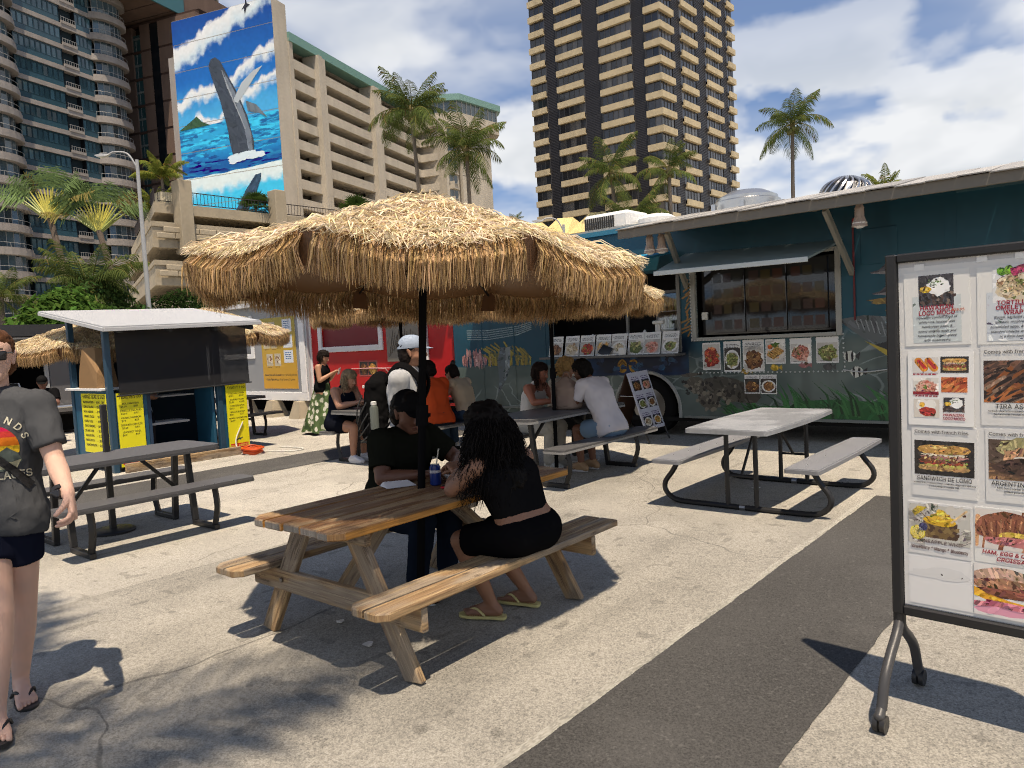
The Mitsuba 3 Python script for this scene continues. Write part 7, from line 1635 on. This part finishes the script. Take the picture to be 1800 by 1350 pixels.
TM = frame(A([-4.055, 1.095, 1.25])+fw_*.25, unit(np.cross((0, 0, 1), fw_)), (0, 0, 1), fw_)
def arc_text(sx, h, R, a0, a1, bold=True):
    out = []; n = len(sx)
    for i, ch in enumerate(sx):
        if ch == ' ': continue
        a = a0+(a1-a0)*i/(n-1); m = text(ch, h, bold, True); c, s_ = math.cos(a-PI/2), math.sin(a-PI/2)
        out.append(moved(m, frame((R*math.cos(a), R*math.sin(a), 0), (c, s_, 0), (-s_, c, 0), (0, 0, 1))))
    return join(out)
sun = Point(0, 0).buffer(.098, 24); bands = []
cs_ = [(.50, .02, .07), (.52, .05, .04), (.62, .17, .02), (.66, .42, .03), (.05, .07, .075)]
ys_ = [.1, .072, .045, .006, -.028, -.12]
for i in range(5): bands.append((sun.intersection(sbox(-.2, ys_[i+1], .2, ys_[i])), cs_[i]))
bands.append((Polygon([(-.11, -.03), (-.05, -.01), (.0, -.035), (.05, .0), (.09, -.03), (.105, -.07), (.03, -.11), (-.06, -.11)]), (.09, .11, .10)))
bands.append((Polygon([(-.1, -.075), (-.03, -.055), (.06, -.07), (.1, -.06), (.08, -.1), (-.08, -.1)]), (.45, .43, .28)))
bm, bc = art(bands); 
try:
    g_, c_ = wrap_print(pw.topmesh, at2(bm, 0, -.02), TM, .003, .012, bc); add('sunset_print', g_, 'matte', pw.t, vc=c_)
    for mm in (at2(arc_text('FRIENDS', .030, .118, PI*.80, PI*.12), 0, -.02), at2(text('NEW PLACES', .034, True, True, width=.27), 0.0, -.165)):
        g_, _ = wrap_print(pw.topmesh, mm, TM, .004, .02); add('print_lettering', g_, 'matte', pw.t, (.58, .55, .42))
    # crossbody strap
    st = flat(LineString([(-.17, .12), (-.06, 0.0), (.06, -.12), (.13, -.21)]).buffer(.017, cap_style=2)); g_, _ = wrap_print(pw.topmesh, st, TM, .009, .012); add('bag_strap', g_, 'satin', pw.t, (.012, .012, .013))
except Exception as e: raise

# ---- woman with long curly hair on the right bench of the wooden table
Jc = dict(head=(-2.76, 3.04, 1.105), neck=(-2.70, 3.05, .995), chest=(-2.645, 3.07, .84), pel=(-2.555, 3.12, .545), shL=(-2.70, 2.90, .925), shR=(-2.66, 3.23, .925), elL=(-2.84, 2.83, .80), wrL=(-2.98, 3.02, .85), elR=(-2.87, 3.26, .80), wrR=(-3.0, 3.12, .84),
          hdL=(-.5, .3, .3), hdR=(-.6, -.2, .3), hipL=(-2.60, 3.02, .525), hipR=(-2.60, 3.21, .525), knL=(-2.93, 2.97, .475), anL=(-2.83, 3.09, .095), toL=(-2.98, 3.03, .02), knR=(-2.95, 3.20, .475), anR=(-2.79, 3.36, .095), toR=(-2.95, 3.33, .02))
pc = Fig('person with long black curly hair and a black tank top seated at the wooden table', Jc, (.22, .115, .072), (-.9, -.1, -.12), 1.0, .011, curl=.8, fat=1.08)
pc.top('tank_top', (.008, .008, .009), tank=True, grow=.010, wr=.002, drop='crop', label='black cropped tank top'); pc.bottom('shorts', (.006, .006, .007), .80, .014, wr=.002, waist=.06, label='black bike shorts')
pc.slippers((.55, .50, .22), (.52, .47, .20))
pc.hair_cap((.008, .007, .007), .028, seed=6, rough=.02, low=-.08)
H_ = pc.HP; m = smooth_body([hull((H_(0, -.04, .04), .1), (H_(.065, -.085, -.12), .068), (H_(-.055, -.085, -.12), .068)), hull((H_(.065, -.085, -.12), .068), (H_(-.055, -.085, -.12), .068), (H_(.065, -.155, -.28), .052), (H_(-.055, -.155, -.30), .052))], .014, 4)
add('hair_mass', wrinkle(wrinkle(m, .020, 26, 4), .010, 70, 7), 'hair', pc.t, smooth=True, vc=lin((.005, .0045, .0045))*(.5+1.0*meshkit.fbm(m.vertices*40, 3, 3))[:, None])
pc.strands((.007, .006, .006), 1150, .50, np.random.default_rng(5), curl=.015, r=.0029, spread=.15, front=.2, width=.30)

# ---- man in dark t-shirt on the left bench
Jm = dict(head=(-3.585, 3.22, 1.155), neck=(-3.64, 3.22, 1.02), chest=(-3.69, 3.23, .88), pel=(-3.80, 3.24, .55), shR=(-3.66, 3.05, .99), shL=(-3.64, 3.42, .98), elR=(-3.58, 2.97, .775), wrR=(-3.36, 3.08, .80), elL=(-3.46, 3.52, .82), wrL=(-3.30, 3.33, .82),
          hipR=(-3.76, 3.15, .53), hipL=(-3.76, 3.33, .53), knR=(-3.40, 3.12, .49), knL=(-3.40, 3.36, .49), anR=(-3.47, 3.10, .09), anL=(-3.50, 3.40, .09), toR=(-3.3, 3.06, .02), toL=(-3.33, 3.36, .02))
pm_ = Fig('person in a black t-shirt and dark cap seated at the wooden table', Jm, (.13, .060, .038), (.93, -.15, -.25), 1.08, .012, curl=.7, fat=1.12)
pm_.top('t_shirt', (.012, .013, .010), .72, .016, wr=.007, drop=.06, label='black t-shirt', loose=1.05); pm_.bottom('jeans', (.012, .018, .032), 1.93, .016, wr=.006); pm_.shoes((.012, .012, .013))
pm_.hair_cap((.010, .008, .007), .008, seed=9)
def cap(fig, col, brim=True, label=None):
    H, R = fig.HP, fig.R
    m = smooth_body([hull((H(0, -.022, .052), R(.091)), (H(0, .015, .056), R(.085)), (H(0, -.03, .03), R(.09)))], R(.011), 3); v = m.vertices
    up = unit(H(0, 0, 1)-H(0, 0, 0)); keep = (v-H(0, 0, .034))@up; v += np.where(keep < 0, -keep, 0)[:, None]*up
    k = add('cap', m, 'matte', fig.t, smooth=True, vc=lin(col)*(.85+.3*meshkit.fbm(v*16, 3, 5))[:, None])
    if label: say(k, label)
    if brim:
        a = np.linspace(-1.15, 1.15, 15); P = [H(.078*math.sin(q), .06+.035*math.cos(q), .036+.010*math.cos(q)) for q in a]; Q = [H(.072*math.sin(q), .06+.115*math.cos(q)**.8 if math.cos(q) > 0 else .06, .026) for q in a]; V = A(P+Q); n = 15
        F_ = A([[i, i+1, n+i+1] for i in range(n-1)]+[[i, n+i+1, n+i] for i in range(n-1)]); th = up*R(.005)
        add('brim', join([trimesh.Trimesh(V, F_, process=False), trimesh.Trimesh(V-th, F_[:, ::-1], process=False)]), 'matte', k, lin(col)*.9)
    return k
cap(pm_, (.010, .010, .011))

# ---- man with the backpack, standing behind
Jb = dict(head=(-3.99, 3.64, 1.525), neck=(-4.02, 3.63, 1.39), chest=(-4.06, 3.61, 1.20), pel=(-4.07, 3.61, .87), shR=(-3.93, 3.42, 1.305), shL=(-4.15, 3.80, 1.31), elR=(-3.985, 3.43, 1.03), wrR=(-3.96, 3.485, .78), elL=(-4.19, 3.75, 1.05), wrL=(-4.12, 3.77, .80),
          hipR=(-4.02, 3.53, .82), hipL=(-4.12, 3.70, .82), knR=(-3.99, 3.55, .46), knL=(-4.09, 3.74, .45), anR=(-4.03, 3.53, .09), anL=(-4.13, 3.72, .09), toR=(-3.87, 3.6, .02), toL=(-3.97, 3.80, .02))
for k_ in Jb: Jb[k_] = A(Jb[k_], float)+A([-.70, .66, 0])
fb_ = unit(A([.80, .55, 0.02]))
pb = Fig('person with a pale blue cap and black backpack standing behind the wooden table', Jb, (.34, .175, .11), fb_, 1.06, .011, fat=1.12)
pb.top('t_shirt', (.42, .43, .44), .72, .016, wr=.008, drop=.08, label='light grey t-shirt', loose=1.05); pb.bottom('trousers', (.03, .03, .028), 1.95, .018, wr=.006); pb.shoes((.02, .02, .02)); pb.hair_cap((.012, .009, .008), .004, seed=3, low=-.04)
cap(pb, (.30, .36, .45), label='pale blue grey baseball cap'); pb.glasses()
bk = thing('backpack', 'black backpack with a bottle in its side pocket worn by the standing person', 'backpack')
bo = A([-4.76, 4.27, 1.05])-fb_*.235; lt = unit(np.cross((0, 0, 1), fb_))
BP = lambda x, y, z: bo+lt*x+fb_*y+A([0, 0, z])
m = smooth_body([hull(*[(BP(sx*.105, sy*.04, z), r) for sx in (-1, 1) for sy in (-1, 1) for z, r in ((-.34, .055), (-.05, .07), (.22, .055))]+[(BP(0, .02, .27), .065)])], .016, 4)
add('bag', wrinkle(wrinkle(m, .014, 14, 3), .006, 40, 4), 'matte', bk, (.008, .008, .0085), smooth=True)
m = smooth_body([hull(*[(BP(sx*.085, -.115, z), .035) for sx in (-1, 1) for z in (-.20, .02)])], .014, 3); add('front_pocket', wrinkle(m, .012, 18, 5), 'matte', bk, (.010, .010, .0105), smooth=True)
m = smooth_body([hull(*[(BP(-.165, y, z), .025) for y in (-.04, .05) for z in (-.22, -.06)])], .012, 2); add('side_pocket', wrinkle(m, .008, 20, 6), 'matte', bk, (.008, .008, .0085), smooth=True)
for i in range(5): add('buckle_strap', tube(spline([BP(-.17+.01*i, -.10+.03*i, .15-.06*i), BP(-.19, -.14+.02*i, .05-.06*i), BP(-.17+.02*i, -.16, -.05-.05*i)], 5), .006, 5), 'satin', bk, (.03, .03, .03))
for sx in (-1, 1):
    sh_ = A(Jb['shL' if sx > 0 else 'shR']); nk_ = A(Jb['neck']); c1 = lerp(sh_, nk_, .38)
    pts = spline([BP(sx*.09, .07, .24), c1-fb_*.05+A([0, 0, .085]), c1+fb_*.06+A([0, 0, .055]), lerp(sh_, Jb['chest'], .45)+fb_*.155, A(Jb['chest'])+lt*sx*.15+fb_*.08-A([0, 0, .12]), BP(sx*.15, .05, -.16)], 6)
    t_ = [bar(pts[i], pts[i+1]+(pts[i+1]-pts[i])*.12, .055, .014, up=unit(pts[i]-(nk_+A(Jb['chest']))/2), bev=0) for i in range(len(pts)-1)]
    add('shoulder_strap', join(t_), 'matte', bk, (.008, .008, .0085))
bt = thing('water_bottle', 'dull green water bottle in the side pocket of the black backpack', 'bottle')
add('body', lathe([(.034, -.12), (.036, -.10), (.036, .06), (.02, .085)], 18, BP(-.195, .0, -.02)), 'satin', bt, (.12, .135, .12), smooth=40); add('cap', lathe([(.024, .085), (.024, .11), (.012, .115)], 14, BP(-.195, .0, -.02)), 'satin', bt, (.62, .62, .6))

# ---- seated and standing people further back; a seated pose builder: pelvis at p, facing angle a (0 = +x)
def seated(p, a, lean=.10, sc=1.0, reach=.30, eh=.80, head_turn=0., elw=.20, kx=.40, hand_h=.84, zs=.0, head_dn=0.):
    f = A([math.cos(a), math.sin(a), 0]); l = A([-math.sin(a), math.cos(a), 0]); z = A([0, 0, 1.]); p = A([p[0], p[1], p[2]+zs])
    o = lambda x, y, h: A([p[0], p[1], 0])+f*x*sc+l*y*sc+z*h
    J = dict(pel=o(0, 0, p[2]), chest=o(lean*.8, 0, p[2]+.34*sc), neck=o(lean*1.35, 0, p[2]+.50*sc), head=o(lean*1.35+.05+.6*head_dn, 0, p[2]+.635*sc-head_dn*.4))
    for s, q in ((1, 'L'), (-1, 'R')):
        J['sh'+q] = o(lean*1.15, s*.175, p[2]+.455*sc); J['el'+q] = o(lean+.13, s*(elw+.02), eh); J['wr'+q] = o(lean+reach, s*.08, hand_h)
        J['hip'+q] = o(.05, s*.09, p[2]-.015); J['kn'+q] = o(kx, s*.10, .50); J['an'+q] = o(kx-.04, s*.10, .09); J['to'+q] = o(kx+.14, s*.11, .02)
    ht = a+head_turn
    return J, A([math.cos(ht), math.sin(ht), -.25-head_dn])
J, f_ = seated((-8.62, 6.42, .54), .12, .14, 1.0, .34, .80, head_dn=.06)
p6 = Fig('person with ash blonde hair in a navy tank top seated before the red stand', J, (.36, .19, .125), f_, 1.0, .015, fat=1.15)
p6.top('tank_top', (.010, .012, .022), tank=True, grow=.012, wr=.003); p6.bottom('shorts', (.008, .009, .014), .55, .014, wr=.003); p6.shoes((.55, .55, .58)); p6.hair_cap((.20, .15, .095), .014, seed=5, low=-.06); p6.strands((.22, .165, .105), 150, .30, np.random.default_rng(8), .004, .0045, spread=.05, front=.15, width=.09)
J, f_ = seated((-7.48, 7.28, .54), PI-.25, .12, 1.05, .30, .82)
p7 = Fig('person in an orange t-shirt seated with back turned at the middle table', J, (.16, .08, .05), f_, 1.05, .015, fat=1.15)
p7.top('t_shirt', (.52, .075, .022), .7, .016, wr=.008, drop=.05, label='orange t-shirt'); p7.bottom('shorts', (.05, .055, .07), .95, .016); p7.shoes((.02, .02, .02)); p7.hair_cap((.009, .007, .007), .014, seed=7)
J, f_ = seated((-7.44, 7.85, .54), PI+.1, .13, .98, .30, .80, head_dn=.08)
p8 = Fig('person in a beige sleeveless top with hair in a bun seated by the truck', J, (.38, .22, .16), f_, .98, .015, fat=1.12)
p8.top('sleeveless_top', (.42, .34, .24), .12, .013, wr=.004); p8.bottom('jeans', (.03, .05, .085), 1.9, .014); p8.shoes((.5, .5, .5)); p8.hair_cap((.014, .010, .009), .008, seed=8); H_ = p8.HP
add('hair_bun', wrinkle(smooth_body([hull((H_(0, -.07, .13), .04), (H_(0, -.085, .145), .036))], .009, 2), .008, 40, 2), 'satin', p8.t, (.014, .010, .009), smooth=True); p8.glasses()
J, f_ = seated((-5.76, 7.15, .54), .05, .12, .98, .40, .82)
p9 = Fig('person with long dark hair in a white tank top by the tan backpack', J, (.30, .12, .075), f_, .98, .015, fat=1.0)
p9.top('tank_top', (.50, .49, .47), tank=True, grow=.011, wr=.003); p9.bottom('trousers', (.44, .42, .37), 1.92, .022, flare=1.3); p9.shoes((.4, .4, .38)); p9.hair_cap((.016, .010, .008), .010, seed=10); p9.strands((.018, .011, .009), 130, .34, np.random.default_rng(9), .003, .0045, spread=.03, front=.1, width=.05)
J, f_ = seated((-5.74, 7.72, .54), -.05, .10, 1.0, .36, .82)
p10 = Fig('person with curly blonde hair seated beyond the person in the white tank top', J, (.34, .19, .13), f_, 1.0, .016)
p10.top('shirt', (.40, .36, .30), .6, .015); p10.bottom('trousers', (.05, .05, .05), 1.9, .016); p10.shoes((.3, .3, .3)); p10.hair_cap((.30, .19, .075), .03, seed=11, rough=.03); p10.strands((.34, .21, .08), 130, .20, np.random.default_rng(10), .012, .005, spread=.10, front=.6, width=.1)
J, f_ = seated((-4.58, 7.18, .54), PI-.1, .20, 1.06, .34, .80, head_dn=.10)
p11 = Fig('person in a white t-shirt and light denim shorts seated with back to the A-frame sign', J, (.15, .068, .042), f_, 1.06, .015)
p11.top('t_shirt', (.58, .55, .56), .72, .015, wr=.008, drop=.04, label='white t-shirt', loose=1.04); p11.bottom('shorts', (.17, .26, .38), .62, .02, flare=1.12, label='light blue denim shorts'); p11.shoes((.35, .22, .12)); p11.hair_cap((.008, .007, .006), .012, seed=12, rough=.02)
tb = thing('tan_backpack', 'dusty pink tan backpack standing on the grey table between the diners', 'backpack')
m = smooth_body([hull(*[(A([-5.06+.11*sx, 7.0+.07*sy, z]), .05) for sx in (-1, 1) for sy in (-1, 1) for z in (.80, .98)]+[(A([-5.06, 7.0, 1.07]), .06)])], .016, 4); add('bag', wrinkle(m, .010, 14, 8), 'matte', tb, (.27, .20, .16), smooth=True)
m = smooth_body([hull(*[(A([-5.04+.07*sx, 6.905, z]), .03) for sx in (-1, 1) for z in (.81, .90)])], .014, 2); add('front_pocket', wrinkle(m, .006, 20, 8), 'matte', tb, (.25, .18, .145), smooth=True)
add('handle', tube(spline([(-5.1, 7.0, 1.10), (-5.08, 7.0, 1.17), (-5.02, 7.0, 1.17), (-5.0, 7.0, 1.10)], 5), .009, 6), 'matte', tb, (.2, .14, .11))
# girl in the long leaf-pattern skirt
gf = unit(A([.85, .45, -.35])); g0 = A([-11.72, 8.42]); gl = A([-.45, .85, 0]); gx = A([.85, .45, 0])
o = lambda x, y, h: A([g0[0], g0[1], 0])+gx*x+gl*y+A([0, 0, h])
J = dict(pel=o(0, 0, .86), chest=o(.02, 0, 1.16), neck=o(.03, 0, 1.31), head=o(.07, 0, 1.43), shL=o(.02, .16, 1.25), shR=o(.02, -.16, 1.25), elL=o(.06, .21, 1.0), elR=o(.06, -.21, 1.0), wrL=o(.26, .07, 1.13), wrR=o(.26, -.07, 1.13), hipL=o(0, .08, .83), hipR=o(0, -.08, .83), knL=o(.03, .09, .46), knR=o(.02, -.09, .46), anL=o(0, .1, .09), anR=o(0, -.1, .09), toL=o(.17, .11, .02), toR=o(.17, -.11, .02))
pg = Fig('person in a black top and long green leaf patterned skirt standing at the red stand', J, (.42, .23, .14), gf, .98, .015, fat=1.05)
pg.top('tank_top', (.010, .010, .011), tank=True, grow=.011, wr=.003); pg.hair_cap((.014, .010, .008), .014, seed=14, rough=.02); pg.strands((.016, .011, .009), 110, .24, np.random.default_rng(14), .010, .005, spread=.06, front=.3, width=.08); pg.shoes((.3, .3, .3))
def f_skirt(p, n, uv):
    d1, d2, r = voronoi((p.x+p.y*.6)*11, p.z*9); a = noise(p.x*30, p.y*30, p.z*22)
    leaf = smoothstep(.30, .22, d1*.7+.25*(a-.5)); c = mix(mi.Color3f(.03, .055, .022), mi.Color3f(.10, .155, .055), r)
    return mix(c, mi.Color3f(.55, .55, .46), leaf*smoothstep(.25, .5, r))
pmat('leaf_print_cloth', f_skirt, .85)
aa = np.linspace(0, 2*PI, 61)[:-1]; V, nz = [], 16
for i in range(nz):
    t = i/(nz-1); z = .95-.90*t; r = .135+.26*t**1.1; fold = .035*t*np.sin(aa*9+2*np.sin(aa*2))+.02*t*np.sin(aa*5+1)
    V.append(np.stack([g0[0]-.05*t+(r+fold)*np.cos(aa), g0[1]+(r*.9+fold)*np.sin(aa), np.full(60, z)+.02*t*np.sin(aa*3)], 1))
j = np.arange(60); k2 = (j+1) % 60; F_ = np.vstack([x for i in range(nz-1) for x in (np.stack([i*60+j, (i+1)*60+k2, i*60+k2], 1), np.stack([i*60+j, (i+1)*60+j, (i+1)*60+k2], 1))])
add('skirt', trimesh.Trimesh(np.vstack(V), F_, process=False), 'leaf_print_cloth', pg.t, smooth=True)
one('phone', 'pale phone held by the person in the leaf patterned skirt', 'phone', bar(o(.36, 0, 1.10), o(.40, 0, 1.22), .075, .01, up=tuple(gx)), 'satin', (.5, .5, .5))
# dark figure by the black truck, ticket seller in the kiosk
J, f_ = seated((-16.6, 5.35, .54), -.4, .08, 1.05, .3, .8)
p12 = Fig('person in black with a dark cap seated in the shade by the black truck', J, (.20, .10, .07), f_, 1.05, .02, fat=1.1)
p12.top('t_shirt', (.010, .010, .011), .7, .016); p12.bottom('trousers', (.012, .012, .014), 1.9, .016); p12.shoes((.02, .02, .02)); p12.hair_cap((.01, .008, .008), .006); cap(p12, (.012, .012, .012))
one('stool', 'dark stool under the person seated by the black truck', 'stool', join([cb(-16.78, -16.42, 5.17, 5.53, .40, .44, .01)]+[tube([(-16.6+x*.15, 5.35+y*.15, .40), (-16.6+x*.18, 5.35+y*.18, .002)], .014, 6) for x in (-1, 1) for y in (-1, 1)]), 'satin', (.03, .03, .03))
J, f_ = seated((-11.62, 4.98, .72), -.3, .08, 1.05, .32, 1.0, hand_h=1.02)
for q in 'LR': J['kn'+q][2] = .62; 
p13 = Fig('ticket seller in a pale blue shirt seated behind the mesh screen of the kiosk', J, (.26, .14, .09), f_, 1.05, .018)
p13.top('shirt', (.36, .44, .50), .8, .016); p13.bottom('trousers', (.02, .02, .025), 1.9, .016); p13.shoes((.02, .02, .02)); p13.hair_cap((.012, .009, .008), .01); cap(p13, (.06, .13, .16))
one('stool', 'high stool under the ticket seller inside the kiosk', 'stool', join([cb(-11.8, -11.44, 4.8, 5.16, .56, .60, .01)]+[tube([(-11.62+x*.15, 4.98+y*.15, .56), (-11.62+x*.17, 4.98+y*.17, .082)], .014, 6) for x in (-1, 1) for y in (-1, 1)]), 'satin', (.05, .05, .05))
